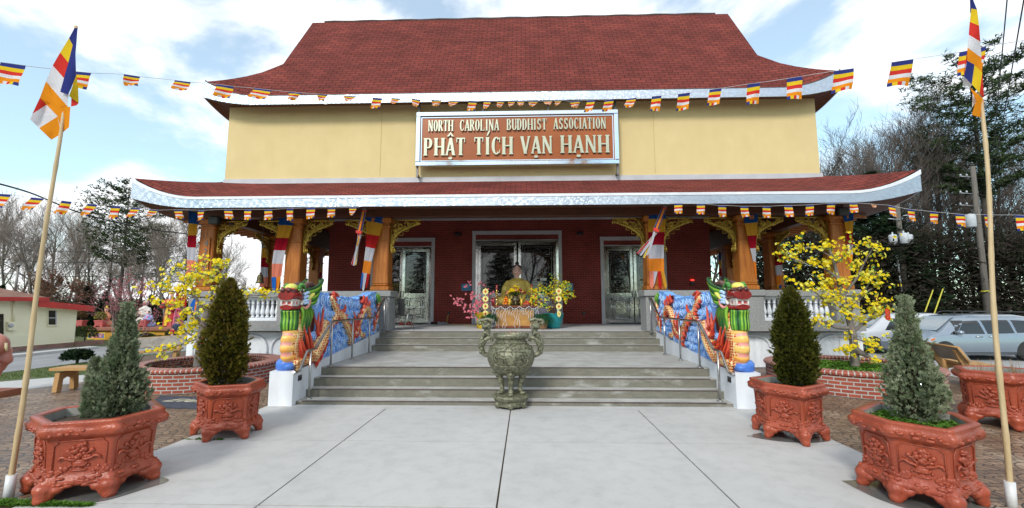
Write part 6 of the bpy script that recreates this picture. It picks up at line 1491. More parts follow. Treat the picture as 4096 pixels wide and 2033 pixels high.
# hands folded in the lap: palm, four fingers and thumb each
for sg in (-1,1):
    f=MB(); w0=B_(sg*.17,-.40,.235)
    f.ell(B_(sg*.10,-.43,.225),(.06,.045,.022),0,10,6)
    for k in range(4): f.tube(bez([B_(sg*.08,-.405-.022*k,.235),B_(sg*.02,-.41-.022*k,.240),B_(-sg*(.045-.006*abs(k-1)),-.415-.02*k,.228)],3),[.013]*3+[.012]*2+[.010,.007],6)
    f.tube(bez([B_(sg*.13,-.39,.24),B_(sg*.08,-.40,.27),B_(sg*.03,-.41,.275)],3),[.015,.015,.014,.013,.012,.011,.007],6)
    f.build('hand',mSkin,t_)
# ---- offerings on the altar
TZ=1.722
mOr=mat('orange_peel',(.80,.25,.01),(.72,.20,.01),rough=.45,vs=8,bump=.3,bs=120); mAp=mat('apple_red',(.55,.03,.02),(.75,.35,.12),rough=.3,vs=7,lo=.5,hi=.75); mBrass=mat('polished_brass',(.62,.45,.17),(.45,.30,.1),rough=.22,metal=1,vs=5)
mPlate=mat('white_plate',(.7,.7,.7),rough=.2); mCandY=mat('yellow_candle',(.75,.52,.05),(.68,.45,.04),rough=.4,vs=2); mCandR=mat('red_glass_candle',(.25,.02,.025),(.38,.05,.05),rough=.12,vs=3); mJade=mat('green_lantern_metal',(.015,.06,.045),(.02,.09,.06),rough=.4)
def one(mb,name,m_,label,cat,group=None): return tag(mb.build(name,m_),label,cat,group)
for lv,(z,n) in enumerate(((0,4),(.075,4),(.15,3),(.215,1))):
    for k in range(n):
        a=k*2*PI/n+lv*.7; r=[.075,.062,.045,0][lv]; mb=MB(); mb.ell((-.36+r*math.cos(a),5.62+r*math.sin(a),TZ+.06+z),(.041,.041,.039),0,12,9)
        one(mb,'orange',mOr,'orange in the pyramid of oranges on the left half of the altar','orange','oranges stacked on the altar')
mb=MB(); mb.lathe([(.03,0),(.05,.005),(.12,.018),(.13,.024)],(-.36,5.62,TZ),20,0,True,True); one(mb,'plate',mPlate,'white plate under the pyramid of oranges','plate')
for k,(x,yy,z) in enumerate(((.20,5.58,0),(.27,5.56,0),(.335,5.58,0),(.235,5.66,0),(.31,5.66,0),(.37,5.65,0),(.28,5.61,.065),(.34,5.62,.06))):
    mb=MB(); mb.ell((x,yy,TZ+.05+z),(.039,.039,.036),0,12,9); mb.tube([(x,yy,TZ+.08+z),(x+.005,yy,TZ+.10+z)],.003,4); one(mb,'apple',mAp,'red apple in the heap of apples on the right half of the altar','apple','apples heaped on the altar')
mb=MB(); mb.lathe([(.03,0),(.06,.005),(.14,.014),(.15,.02)],(.29,5.61,TZ),20,0,True,True); one(mb,'plate',mPlate,'white plate under the heap of red apples','plate')
def candlestick(x,yy,lb):
    t_=thing('candlestick','tall brass candlestick with a red candle at the %s end of the altar'%lb,'candlestick',(x,yy,TZ)); mb=MB()
    mb.lathe([(.075,0),(.075,.02),(.055,.03),(.035,.06),(.05,.08),(.03,.10),(.05,.14),(.055,.18),(.03,.22),(.02,.25),(.035,.27),(.03,.285),(.11,.29),(.11,.30),(.02,.305),(.03,.34),(.05,.38),(.025,.42),(.04,.45),(.05,.49),(.03,.50)],(x,yy,TZ),20,0,True,True)
    rr=random.Random(3)
    for k in range(14): a=k*.9; z=.07+.03*k; mb.ell((x+.045*math.cos(a),yy+.045*math.sin(a),TZ+z),(.018,.018,.02),0,6,5)
    mb.build('stem',mBrass,t_); mb=MB(); mb.tube([(x,yy,TZ+.5),(x,yy,TZ+.66)],.036,14); mb.build('candle',mCandR,t_)
candlestick(-.66,5.62,'left'); candlestick(.46,5.62,'right')
for x,lb in ((-.755,'beside the left candlestick'),(-.80,'at the far left end of the altar'),(.585,'at the right end of the altar, tallest glass')):
    mb=MB(); h=.24 if x<0 else .34; mb.tube([(x,5.56 if x!=-.80 else 5.75,TZ),(x,5.56 if x!=-.80 else 5.75,TZ+h)],.036,14); one(mb,'glass_candle',mCandR,'red glass candle %s'%lb,'candle')
for x,lb in ((-.245,'left'),(.135,'right')):
    mb=MB(); mb.tube([(x,5.50,TZ),(x,5.50,TZ+.21)],.032,14); one(mb,'candle',mCandY,'yellow pillar candle just %s of the small bronze burner'%lb,'candle')
for x,yy,lb in ((-.37,5.9,'behind the oranges'),(.33,5.85,'behind the apples')):
    t_=thing('lantern','small dark green lantern %s'%lb,'lantern',(x,yy,TZ)); mb=MB(); mb.box(x-.06,yy-.06,TZ,x+.06,yy+.06,TZ+.02); mb.lathe([(.085,.24),(.05,.31),(.025,.33),(.02,.36)],(x,yy,TZ),6,0,False,True)
    for a in (-.055,.055):
        for b_ in (-.055,.055): mb.tube([(x+a,yy+b_,TZ+.02),(x+a,yy+b_,TZ+.24)],.006,4)
    mb.build('lantern_frame',mJade,t_); mb=MB(); mb.box(x-.048,yy-.048,TZ+.025,x+.048,yy+.048,TZ+.235); mb.build('lantern_glass',mGlass,t_)
# small bronze burner with flowers
t_=thing('flower_urn','small bronze tripod burner holding a bouquet of yellow, red and pink flowers','vase',(-.05,5.55,TZ)); mb=MB(); c=(-.05,5.56,TZ)
mb.lathe([(.03,.09),(.10,.11),(.145,.16),(.15,.20),(.12,.235),(.10,.245),(.10,.26),(.125,.27),(.125,.285),(.10,.285)],c,24,0,True)
for k in range(3): a=-PI/2+k*2*PI/3; mb.tube([(c[0]+.10*math.cos(a),c[1]+.10*math.sin(a),TZ+.13),(c[0]+.085*math.cos(a),c[1]+.085*math.sin(a),TZ+.05),(c[0]+.10*math.cos(a),c[1]+.10*math.sin(a),TZ)],[.035,.02,.025],8)
for sg in (-1,1): mb.tube(bez([(c[0]+sg*.14,c[1],TZ+.18),(c[0]+sg*.20,c[1],TZ+.22),(c[0]+sg*.18,c[1],TZ+.29),(c[0]+sg*.21,c[1],TZ+.33)],4),[.018]*13,6)
mb.build('urn_body',mat('old_bronze_urn',(.10,.08,.05),(.2,.17,.1),rough=.4,metal=.8,vs=12),t_)
mPk=clothmat('petal_pink',(.80,.22,.32),.3); mDk=clothmat('petal_dark_red',(.28,.005,.02),.2); mLf=leafmat('bouquet_leaf',(.02,.07,.02),(.04,.11,.03)); rr=random.Random(6)
fl=MB(); st=MB()
for k in range(90):
    a=rr.uniform(0,2*PI); q=rr.random()**.6; x=.30*q*math.cos(a); yy=.14*q*math.sin(a)-.04; z=.36+.30*(1-abs(x)/.34)*rr.uniform(.3,1); p=Vector((c[0]+x,c[1]+yy,TZ+z)); mi=0 if abs(x)<.14 and rr.random()<.75 else rr.choice((1,1,2,0))
    fl_r=.030 if mi!=2 else .04
    for j in range(2): flower(fl,p,Vector((x+rr.uniform(-.2,.2),-.4,.3+.2*j)),fl_r,rr,mi,0 if mi else 0,6)
    st.tube([(c[0],c[1],TZ+.26),tuple(p)],.003,3)
lf=MB()
for k in range(150):
    a=rr.uniform(0,2*PI); q=rr.random()**.6; p=Vector((c[0]+.30*q*math.cos(a),c[1]+.12*q*math.sin(a),TZ+.30+.22*rr.random()*(1-.5*q))); d=Vector((math.cos(a),-.4,rr.uniform(-.3,.8))).normalized(); s_=d.cross(Vector((0,0,1))).normalized()*.012; nn=len(lf.v); lf.v+=[tuple(p),tuple(p+d*.04-s_),tuple(p+d*.09),tuple(p+d*.04+s_)]; lf.face((nn,nn+1,nn+2,nn+3))
st.build('stems',mLf,t_); lf.build('leaves',mLf,t_); fl.build('flowers',[mYF,mPk,mDk],t_)
# ---- potted yellow blossom bonsai in a teal pot
t_=thing('teal_pot','ribbed teal plant pot on the porch to the right of the altar','plant pot',(1.15,5.75,FZ)); mb=MB(); prof=[(.19,0),(.22,.02)]+[(.22+.105*math.sin(min(1,z/.42)*PI/2*.9)+.003*(k%2),z) for k,z in enumerate([.05+.022*i for i in range(18)])]+[(.335,.45),(.345,.46),(.345,.475),(.31,.475),(.30,.44)]
mb.lathe(prof,(1.15,5.75,FZ),36,0,True,True); mb.build('pot_body',mat('teal_glaze',(.01,.24,.26),(.008,.20,.22),rough=.3,vs=3),t_); mb=MB(); mb.lathe([(.31,.44),(.01,.45)],(1.15,5.75,FZ),24); mb.build('soil',mSoil,t_)
rr=random.Random(44); b0=Vector((1.15,5.75,FZ+.44)); t_=thing('blossom_bonsai','yellow-flowering artificial bonsai in the teal pot','plant',tuple(b0)); tr=MB(); bl=MB()
V=lambda x,y,z: Vector((x,5.75+y,z))
mDBark=mat('bonsai_bark',(.10,.045,.035),(.06,.03,.02),rough=.8,vs=8,bump=.5,bs=25)
for P,r0 in (([b0,V(1.10,-.05,1.62),V(.95,-.1,1.68),V(.75,-.15,1.85),V(.62,-.1,2.1),V(.50,-.1,2.2)],.055),([b0,V(1.20,0,1.75),V(1.1,0,1.95),V(1.12,0,2.2),V(1.25,0,2.45),V(1.2,0,2.6)],.05),([V(1.18,0,1.6),V(1.38,.05,1.9),V(1.42,.05,2.1),V(1.36,0,2.28),V(1.42,0,2.4)],.045),([V(1.1,0,1.95),V(.92,0,2.15),V(.8,0,2.3)],.03),([V(.95,-.1,1.68),V(.7,-.2,1.75),V(.5,-.2,1.9)],.03),([V(1.38,.05,1.9),V(1.55,0,2.0),V(1.66,0,2.05)],.025),([V(1.25,0,2.3),V(1.5,0,2.35),V(1.62,0,2.3)],.02)):
    cc=bez(P,6); n=len(cc); tr.tube(cc,[max(.006,r0*(1-.8*i/n)) for i in range(n)],8)
    for k in range(int(9+n*.8)):
        p=cc[rr.randint(int(n*.3),n-1)]; d=Vector((rr.uniform(-1,1),rr.uniform(-.6,.4),rr.uniform(-.5,1))).normalized(); e=p+d*rr.uniform(.05,.20); tr.tube([p,e],[.005,.002],4)
        for j in range(rr.randint(3,6)): o=Vector((rr.gauss(0,.035),rr.gauss(0,.03),rr.gauss(0,.03))); flower(bl,e+o,o+Vector((0,-.05,.02)),.028,rr,rr.choice((0,0,1,3)))
tr.build('trunk',mDBark,t_); bl.build('blossoms',[mYF,mYF2,mYC,mYG],t_)
# fern in a basket
cx,cy=.78,5.25; t_=thing('wicker_basket','brown wicker basket with a fern, between the altar and the teal pot','basket',(cx,cy,FZ)); mb=MB(); mb.lathe([(.13,0)]+[(.14+.04*z/.26+.006*(k%2),z) for k,z in enumerate([.02*i for i in range(1,14)])]+[(.17,.27)],(cx,cy,FZ),24,0,True,True); mb.build('basket_body',mat('wicker',(.28,.16,.08),(.17,.09,.04),rough=.8,vs=40),t_)
def fern(label,cx,cy,z,n,seed,L_=.42):
    rr=random.Random(seed); mb=MB()
    for k in range(n):
        a=rr.uniform(0,2*PI); ln=L_*rr.uniform(.6,1.1); P=bez([Vector((cx,cy,z)),Vector((cx+.4*ln*math.cos(a),cy+.4*ln*math.sin(a),z+ln*.45)),Vector((cx+.85*ln*math.cos(a),cy+.85*ln*math.sin(a),z+ln*.12)),Vector((cx+ln*math.cos(a),cy+ln*math.sin(a),z-ln*.30))],7)
        for i in range(2,len(P)-1):
            t=(P[i+1]-P[i]).normalized(); s_=t.cross(Vector((0,0,1))).normalized(); w_=.055*math.sin(PI*(i+1)/len(P))
            for sg in (-1,1): nn=len(mb.v); mb.v+=[tuple(P[i]),tuple(P[i]+s_*sg*w_*.5+t*.012),tuple(P[i]+s_*sg*w_-Vector((0,0,.01))),tuple(P[i]+s_*sg*w_*.5-t*.008)]; mb.face((nn,nn+1,nn+2,nn+3))
    return tag(mb.build('fern',leafmat('fern_green_%d'%seed,(.02,.075,.03),(.035,.11,.045))),label,'fern')
fern('dark green fern spilling from the wicker basket',cx,cy,FZ+.27,60,1,.44); fern('dark green fern on the left of the altar, behind the yellow-wrapped pot',-.86,5.4,FZ+.30,40,2,.34)
# yellow wrapped pot with pink plum branches
t_=thing('plum_blossom_pot','pink plum branches in a pot wrapped in yellow foil, left of the altar','plant',(-1.08,5.6,FZ)); mb=MB(); rr=random.Random(9)
rings=[]
for z,r in ((0,.16),(.1,.19),(.22,.20),(.33,.15),(.42,.22),(.50,.27)): rings.append([Vector((-1.08+r*(1+.16*math.sin(j*2.7+z*9))*math.cos(2*PI*j/24),5.6+r*(1+.16*math.sin(j*2.7+z*9))*math.sin(2*PI*j/24),FZ+z+.03*math.sin(j*1.9))) for j in range(24)])
mb.loft(rings,0,False,True); mb.build('foil_wrap',clothmat('yellow_foil',(.72,.50,.05),.3),t_); mb=MB(); mb.tube(bez([(-1.25,5.44,FZ+.35),(-1.12,5.38,FZ+.2),(-.98,5.40,FZ+.12)],4),.02,6,flat=.3); mb.build('green_ribbon',clothmat('green_ribbon',(.03,.35,.10),.2),t_)
br=MB(); bl=MB(); b0=Vector((-1.08,5.6,FZ+.35))
for e in ((-2.0,5.6,1.75),(-1.95,5.5,2.0),(-1.65,5.6,2.35),(-1.5,5.6,2.1),(-1.2,5.7,2.5),(-1.0,5.7,2.3),(-.85,5.6,2.1),(-1.75,5.4,1.5),(-2.1,5.6,1.95),(-1.35,5.6,1.8),(-1.55,5.5,1.35)):
    e=Vector(e); m_=(b0+e)/2+Vector((rr.uniform(-.06,.06),0,.05)); cc=bez([b0,m_,e],7); br.tube(cc,[.012*(1-.75*i/len(cc)) for i in range(len(cc))],5)
    for k in range(9):
        p=cc[rr.randint(5,len(cc)-1)]; d=Vector((rr.uniform(-1,1),rr.uniform(-.5,.3),rr.uniform(-.7,1))).normalized(); q=p+d*rr.uniform(.04,.16); br.tube([p,q],.0025,3)
        for j in range(3): flower(bl,q+Vector((rr.gauss(0,.018),0,rr.gauss(0,.018))),Vector((rr.uniform(-.5,.5),-1,rr.uniform(-.3,.5))),.026,rr,0,1)
br.build('branches',mDBark,t_); bl.build('blossoms',[mPk,mYC],t_)
# medallion chains
mMed=mat('medallion_yellow',(.80,.76,.30),(.70,.62,.18),rough=.35,metal=.2,vs=40,bump=.6,bs=60)
for (x,yy,zs,lb) in ((-1.0,5.35,(2.16,1.93,1.70,1.47),'left of the altar against the plum branches'),(1.31,5.4,(2.17,1.93,1.69,1.46),'hanging in the bonsai right of the altar')):
    t_=thing('medallion_chain','chain of pale yellow medallions %s'%lb,'ornament',(x,yy,zs[-1])); mb=MB(); mb.tube([(x,yy,zs[0]+.25),(x,yy,zs[-1])],.004,4); mb.build('cord',mRedO,t_)
    for k,z in enumerate(zs):
        sx=.35 if (lb[0]=='h' and k==3) else 1; mb=MB(); P=[]
        for j in range(32): a=2*PI*j/32; r=.092*(1+.035*math.cos(8*a))+(.03 if j in (8,24) else 0)*1; P.append(Vector((x+r*math.cos(a)*(sx+.0 if sx==1 else .62),yy,z+r*math.sin(a))))
        mb.prism(P,(0,.008,0)); m_=mb.build('medallion',mMed,t_); mb=MB(); mb.prism([Vector((x+.036*math.cos(2*PI*j/16)*(1 if sx==1 else .5),yy-.006,z+.036*math.sin(2*PI*j/16))) for j in range(16)],(0,.005,0)); mb.build('red_centre',mRedO,m_)
        mb=MB(); mb.tube([(x-.018,yy-.010,z+.010),(x+.018,yy-.010,z+.010)],.004,4); mb.tube([(x-.018,yy-.010,z-.008),(x+.018,yy-.010,z-.008)],.004,4); mb.tube([(x,yy-.010,z+.02),(x,yy-.010,z-.018)],.004,4); mb.build('gold_character',mGoldO,m_)
# blue notice signs
mSg=mat('notice_blue',(.02,.22,.42),(.02,.19,.38),rough=.35,vs=2); mSgT=mat('notice_text',(.75,.78,.8),rough=.5)
for x,lb in ((-2.07,'left'),(1.93,'right')):
    t_=thing('notice_sign','small blue notice on the brick wall just %s of the middle doors'%lb,'sign',(x,8.72,2.3)); mb=MB(); mb.box(x-.19,8.725,2.28,x+.19,8.747,2.55); mb.build('sign_plate',mSg,t_)
    for k,(wd,z) in enumerate(((.10,2.50),(.26,2.465),(.06,2.43),(.2,2.40))): mb=MB(); mb.box(x-wd/2,8.721,z-.006,x+wd/2,8.7245,z+.006); mb.build('text_line',mSgT,t_)
# notes taped on the door glass
for x,z,lb in ((.95,2.70,'right leaf of the middle doors'),):
    mb=MB(); mb.box(x-.12,8.38,z-.05,x+.12,8.385,z+.05); tag(mb.build('paper_note',mPlate),'small white paper note on the %s'%lb,'paper')
mb=MB(); mb.box(-4.95,8.70,2.66,-4.72,8.705,2.76); tag(mb.build('paper_note',mPlate),'small white paper note on the glass of the left doors','paper')
# wall lights, outlets, alarm
for x,lb in ((-2.42,'left'),(2.42,'right')):
    mb=MB(); mb.box(x-.13,8.60,4.46,x+.13,8.749,4.58,b=.03); tag(mb.build('wall_light',mBlack),'black wall light on the brick %s of the middle doors'%lb,'wall light')
for x,lb in ((-2.75,'left'),(2.52,'right')):
    mb=MB(); mb.box(x-.045,8.70,1.33,x+.045,8.749,1.47,b=.008); tag(mb.build('outlet_box',mBlack),'black outlet box low on the brick wall %s of the altar'%lb,'outlet box')
t_=thing('alarm_light','small black alarm with a glowing red light near the right end of the brick wall','alarm light',(5.05,8.7,2.75)); c_=Y_=atY(1742,709,8.7)
mb=MB(); mb.box(c_.x-.07,8.66,c_.z-.12,c_.x+.07,8.749,c_.z+.03,b=.01); mb.build('housing',mBlack,t_); mb=MB(); mb.box(c_.x-.055,8.655,c_.z+.035,c_.x+.055,8.749,c_.z+.09,b=.01); mb.build('red_lens',mat('red_lamp',(.9,.03,.02),rough=.3,emit=2.5),t_)
# extension cord on the floor
mb=MB(); mb.tube(bez([(-2.75,8.66,1.36),(-2.79,8.6,1.15),(-2.74,8.55,1.0),(-2.5,8.4,.998),(-2.1,8.0,.998),(-1.6,7.2,.998),(-1.25,6.4,.998)],6),.012,6); tag(mb.build('extension_cord',mat('cord_yellow',(.55,.38,.08),rough=.5)),'yellow extension cord running along the porch floor from the left outlet','cord')
# folding chair and shoes near the left doors
t_=thing('folding_chair','dark metal folding chair beside the left pedestal, partly hidden by it','chair',(-3.35,4.9,FZ)); mb=MB()
mb.tube([(-3.42,4.75,FZ),(-3.26,4.80,FZ+.62)],.013,6); mb.build('leg',mRail,t_); mb=MB(); mb.tube([(-3.10,4.75,FZ),(-3.12,4.8,FZ+.62)],.013,6); mb.build('leg',mIron,t_)
mb=MB(); mb.tube([(-3.30,5.15,FZ),(-3.22,5.1,FZ+.62)],.013,6); mb.build('leg',mIron,t_)
mb=MB(); mb.box(-3.55,4.78,FZ+.42,-3.15,5.15,FZ+.45,b=.01); mb.build('seat',mBlack,t_); mb=MB(); mb.tube([(-3.30,4.8,FZ+.61),(-3.05,4.8,FZ+.66)],.02,6); mb.box(-3.62,4.82,FZ+.45,-3.42,4.86,FZ+.95,b=.01); mb.build('backrest',mBlack,t_)
mb=MB(); mb.box(-3.92,4.22,1.30,-3.62,4.25,1.62,b=.004) if False else None
mShG=mat('shoe_grey',(.35,.35,.36),(.2,.2,.22),rough=.7,vs=20); mShB=mat('shoe_black',(.03,.025,.025),rough=.5); mShR=mat('shoe_red',(.35,.03,.02),(.2,.02,.02),rough=.5,vs=12)
def shoe(x,yy,m_,lb,rot,g=None):
    mb=MB(); d=Vector((math.cos(rot),math.sin(rot),0)); s_=Vector((-d.y,d.x,0)); c_=Vector((x,yy,FZ))
    rg=[]
    for t,w_,h in ((-.14,.02,.05),(-.12,.04,.09),(-.06,.042,.10),(0,.045,.07),(.07,.05,.05),(.12,.045,.04),(.145,.02,.025)): rg.append([c_+d*t+s_*w_*a+Vector((0,0,h*b_+.001)) for a,b_ in ((-1,0),(-1,.5),(-.6,1),(.6,1),(1,.5),(1,0))])
    mb.loft(rg,0,True); one(mb,'shoe',m_,lb,'shoe',g)
shoe(-2.98,8.45,mShG,'left one of the grey sneakers by the brick wall','',None) if False else None
shoe(-3.02,8.5,mShG,'grey sneaker farther from the outlet box by the brick wall',.2); shoe(-2.93+.09,8.42,mShG,'grey sneaker nearer the outlet box by the brick wall',.1)
shoe(-3.30,8.42,mShB,'black sandal in front of the left door casing',1.3); shoe(-3.17,8.46,mShB,'black sandal between the door casing and the grey sneakers',1.5)
shoe(-4.32,7.9,mShR,'red shoe in front of the left doors, nearer the column',.1); shoe(-4.05,7.95,mShR,'red shoe in front of the left doors, nearer the middle',.0)
mb=MB(); mb.box(-4.6,7.75,FZ,-3.65,8.25,FZ+.008); tag(mb.build('floor_mat',mBlack),'dark floor mat under the shoes at the left doors','mat')
# ================================================================ benches, deer, mat
mCon2=mat('bench_terrazzo',(.50,.28,.10),(.36,.20,.08),rough=.7,vs=40,bump=.3,bs=90); mConG=mat('bench_grey_render',(.20,.18,.16),(.36,.33,.29),rough=.85,vs=4,detail=8,bump=.3,bs=40)
def bench(label,a,b,front,back=True):
    # a,b: rear feet (near, far); front: unit vector toward the sitter's side
    a=Vector(a);b=Vector(b); f=Vector(front); ax=(b-a); Ln=ax.length; ax.normalize(); up=Vector((0,0,1)); t_=thing('bench',label,'bench',tuple(a))
    P=lambda s,d,z: a+ax*s+f*d+up*z
    for s in (.0,Ln-.10):
        mb=MB(); o=ax*.09
        prof=[(-.12,0),(.0,0),(.08,.12),(.12,.30),(.34,.34),(.40,.15),(.38,0),(.50,0),(.52,.12),(.50,.42),(.10,.44),(-.04,.60),(-.14,.82),(-.22,.80),(-.14,.58),(-.02,.36),(-.04,.15)] if back else [(-.0,0),(.12,0),(.14,.25),(.30,.30),(.40,.25),(.42,0),(.54,0),(.50,.40),(.04,.40)]
        mb.prism([P(s,d,z) for d,z in prof],o); mb.build('leg_frame',mCon2,t_)
    mb=MB(); q=[P(-.08,.08,.445),P(-.08,.56,.445),P(Ln+.08,.56,.445),P(Ln+.08,.08,.445)]; mb.prism(q,up*.055); mb.build('seat',mCon2,t_)
    if back:
        mb=MB(); q=[P(-.10,-.035,.56),P(Ln+.10,-.035,.56),P(Ln+.10,-.20,.86),P(-.10,-.20,.86)]; mb.prism(q[::-1],f*.05+up*.02); mb.build('backrest',mConG,t_)
        mb=MB(); mb.tube([P(-.11,-.04,.56),P(-.11,-.19,.87),P(Ln+.11,-.19,.87),P(Ln+.11,-.04,.56)],.026,6); mb.build('edge_trim',mCon2,t_)
fr=Vector((.93,-.36,0)).normalized()
bench('weathered terrazzo bench with grey back, seen from behind beside the right brick planter',(9.83,1.45,-.045),(10.2,2.55,-.045),fr)
bench('backless yellow concrete bench half hidden behind the left juniper',(-9.75,1.15,-.05),(-8.65,1.3,-.05),Vector((.13,-.99,0)).normalized(),False)
bench('orange-edged concrete bench behind the left juniper, nearer the road',(-12.2,4.9,-.19),(-10.9,5.6,-.11),Vector((.45,-.9,0)).normalized(),True)
# deer statue (only rump and hind leg in frame)
mDeer=mat('deer_pink_brown',(.50,.20,.15),(.42,.16,.12),rough=.45,vs=3,bump=.1,bs=15); mDeerC=mat('deer_cream',(.62,.52,.30),rough=.5)
t_=thing('deer_statue','pink-brown deer statue, only its rump and hind leg inside the left edge','statue',(-11.0,.2,-.05))
D_=lambda x,y,z: Vector((-10.42-x,.2+y,z))
mb=MB()
mb.tube(bez([D_(.02,0,.95),D_(.25,0,1.0),D_(.7,0,.98),D_(1.1,0,1.0),D_(1.3,0,1.12)],6),[.20]*4+[.23]*6+[.22]*6+[.21]*6+[.15]*3,16)
mb.ell(D_(.12,0,.97),(.26,.20,.23),0,16,10)
mb.tube(bez([D_(1.25,0,1.08),D_(1.45,0,1.35),D_(1.55,0,1.62)],5),[.15,.14,.13,.12,.11,.10,.09,.085,.08,.08,.08],12); mb.ell(D_(1.62,0,1.70),(.14,.075,.085),0,12,8); mb.tube([D_(1.66,0,1.68),D_(1.82,0,1.60)],[.06,.04],10)
for sy in (-.12,.12): mb.tube(bez([D_(.10,sy,.85),D_(-.02+.0,sy,.66),D_(.06,sy,.48),D_(.14,sy,.25),D_(.16,sy,.04)],5),[.15]*3+[.11]*4+[.065]*4+[.045]*6+[.05]*4,12)
for sy in (-.12,.12): mb.tube([D_(1.1,sy,.9),D_(1.12,sy,.5),D_(1.1,sy,.04)],[.11,.055,.045],12)
for sy in (-.07,.07): mb.tube([D_(1.6,sy,1.75),D_(1.5,sy*2.2,1.9)],[.03,.01],8)
mb.build('body',mDeer,t_,remesh=.022,smooth=5)
mb=MB(); mb.tube([D_(-.10,0,1.0),D_(-.16,0,.85)],[.04,.015],8); mb.build('tail',mDeerC,t_)
mb=MB(); mb.box(-12.1,-.2,-.10,-10.30,.6,.05); mb.build('plinth',mat('plinth_red_brown',(.33,.12,.06),(.26,.09,.05),rough=.7),t_)
# doormat with script lettering
mMat=mat('doormat_black',(.03,.035,.05),(.06,.065,.085),rough=.95,vs=14,detail=9)
t_=thing('doormat','dark blue-black doormat with pale script letters beside the left brick planter','doormat',(-6.4,-.2,-.05)); Pm=[Vector((x,y,-.057)) for x,y in ((-7.1,.27),(-5.35,.10),(-5.3,-.72),(-6.6,-.66))]
Pm=[Vector((-7.10,.34,-.058)),Vector((-6.55,-.62,-.058)),Vector((-4.95,-.74,-.058)),Vector((-5.0,.12,-.058))]; mb=MB(); mb.prism(Pm,(0,0,.016)); mb.build('mat_pile',mMat,t_)
textmesh('Eleme',.42,mat('mat_lettering',(.62,.56,.40),rough=.9),'lettering',Matrix.Translation((-5.98,-.12,-.040))@Matrix.Rotation(R(-4),4,'Z')@Matrix.Diagonal((1.35,.8,1,1)),t_,.0015,.45)
# small wooden ramp board behind the right planter
mb=MB()
for k in range(3): mb.box(8.3+.0,4.0+.28*k,-.04,10.0,4.25+.28*k,.03)
o=mb.build('plank_ramp',mat('weathered_planks',(.30,.24,.17),(.22,.17,.12),rough=.9,vs=3,scale=(.5,6,1))); tag(o,'low ramp of weathered planks behind the right brick planter','ramp')
# ================================================================ trees
def grow(seed,h,r0,levels=4,spread=.55,nb=(7,5,4,3),lean=0,up=.35,bare0=.35,minr=.006,kids=None):
    rr=random.Random(seed); tk=MB(); tw=MB()
    def branch(p,d,L_,r,lv):
        n=max(3,int(5-lv)+ (3 if lv==0 else 0)); pts=[p]; dd=d.copy()
        for i in range(n):
            wob=.10 if lv==0 else .28
            dd=(dd+Vector((rr.uniform(-wob,wob),rr.uniform(-wob,wob),rr.uniform(-wob*.5,wob*.6)+up*.12*(lv>0)))).normalized(); pts.append(pts[-1]+dd*L_/n)
        rs=[max(minr*.5,r*(1-(.55 if lv==0 else .8)*i/n)) for i in range(n+1)]
        (tk if lv<2 else tw).tube(pts,rs,7 if lv==0 else (5 if lv==1 else 3),0,False,lv<2)
        if lv>=levels: return
        m=nb[min(lv,len(nb)-1)]
        for k in range(m):
            t=(bare0+(1-bare0)*(k+rr.random())/m) if lv==0 else (.15+.85*(k+rr.random())/m)
            i=min(n-1,int(t*n)); f=t*n-i; q=pts[i].lerp(pts[i+1],f); az=rr.uniform(0,2*PI) if lv else k*2.4+rr.uniform(-.4,.4)
            base=(pts[i+1]-pts[i]).normalized(); o=base.orthogonal().normalized(); o=(Matrix.Rotation(az,3,base)@o)
            sp=spread*rr.uniform(.7,1.3); nd=(base*math.cos(sp)+o*math.sin(sp)+Vector((0,0,up*.3))).normalized()
            branch(q,nd,L_*(.52 if lv==0 else .55)*rr.uniform(.7,1.15)*(1.15-.45*t if lv==0 else 1),max(minr,rs[i]*.55),lv+1)
        if lv==0:
            for k in range(2): branch(pts[-1],(dd+Vector((rr.uniform(-.5,.5),rr.uniform(-.5,.5),.3))).normalized(),L_*.3,rs[-1]*.8,2)
    branch(Vector((0,0,-.3)),Vector((lean,0,1)).normalized(),h*.82,r0,0)
    return tk,tw
mTB=mat('tree_bark_grey',(.24,.21,.18),(.14,.12,.10),rough=1,vs=3,scale=(1,1,.3),bump=.4,bs=12); mTw=mat('twig_brown',(.27,.225,.19),(.18,.15,.13),rough=1,vs=.5)
mTB2=mat('tree_bark_dark',(.095,.078,.065),(.055,.045,.038),rough=1,vs=3,bump=.4,bs=12); mTw2=mat('twig_dark',(.12,.095,.08),(.07,.056,.047),rough=1,vs=.5)
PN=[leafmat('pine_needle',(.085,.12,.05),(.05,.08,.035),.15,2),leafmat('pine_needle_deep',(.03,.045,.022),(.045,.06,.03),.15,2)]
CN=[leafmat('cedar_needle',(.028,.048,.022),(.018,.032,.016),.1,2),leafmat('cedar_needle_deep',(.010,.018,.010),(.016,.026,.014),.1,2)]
OKL=[leafmat('dry_oak_leaf',(.20,.09,.05),(.13,.06,.035),.2,2)]
HB={}
def hidden(): pass
def mk(name,label,parts,loc,rz=0,sc=1,cat='tree',group=None):
    r=bpy.data.objects.new(name,None); COL.objects.link(r); r.location=loc; r.rotation_euler=(0,0,rz); r.scale=(sc,sc,sc) if not isinstance(sc,tuple) else sc; tag(r,label,cat,group)
    for pn,me in parts: o=bpy.data.objects.new(pn,me); COL.objects.link(o); o.parent=r
    return r
def meshof(mb,name,mats): o=mb.build(name,mats); me=o.data; bpy.data.objects.remove(o); return me
BARE=[]
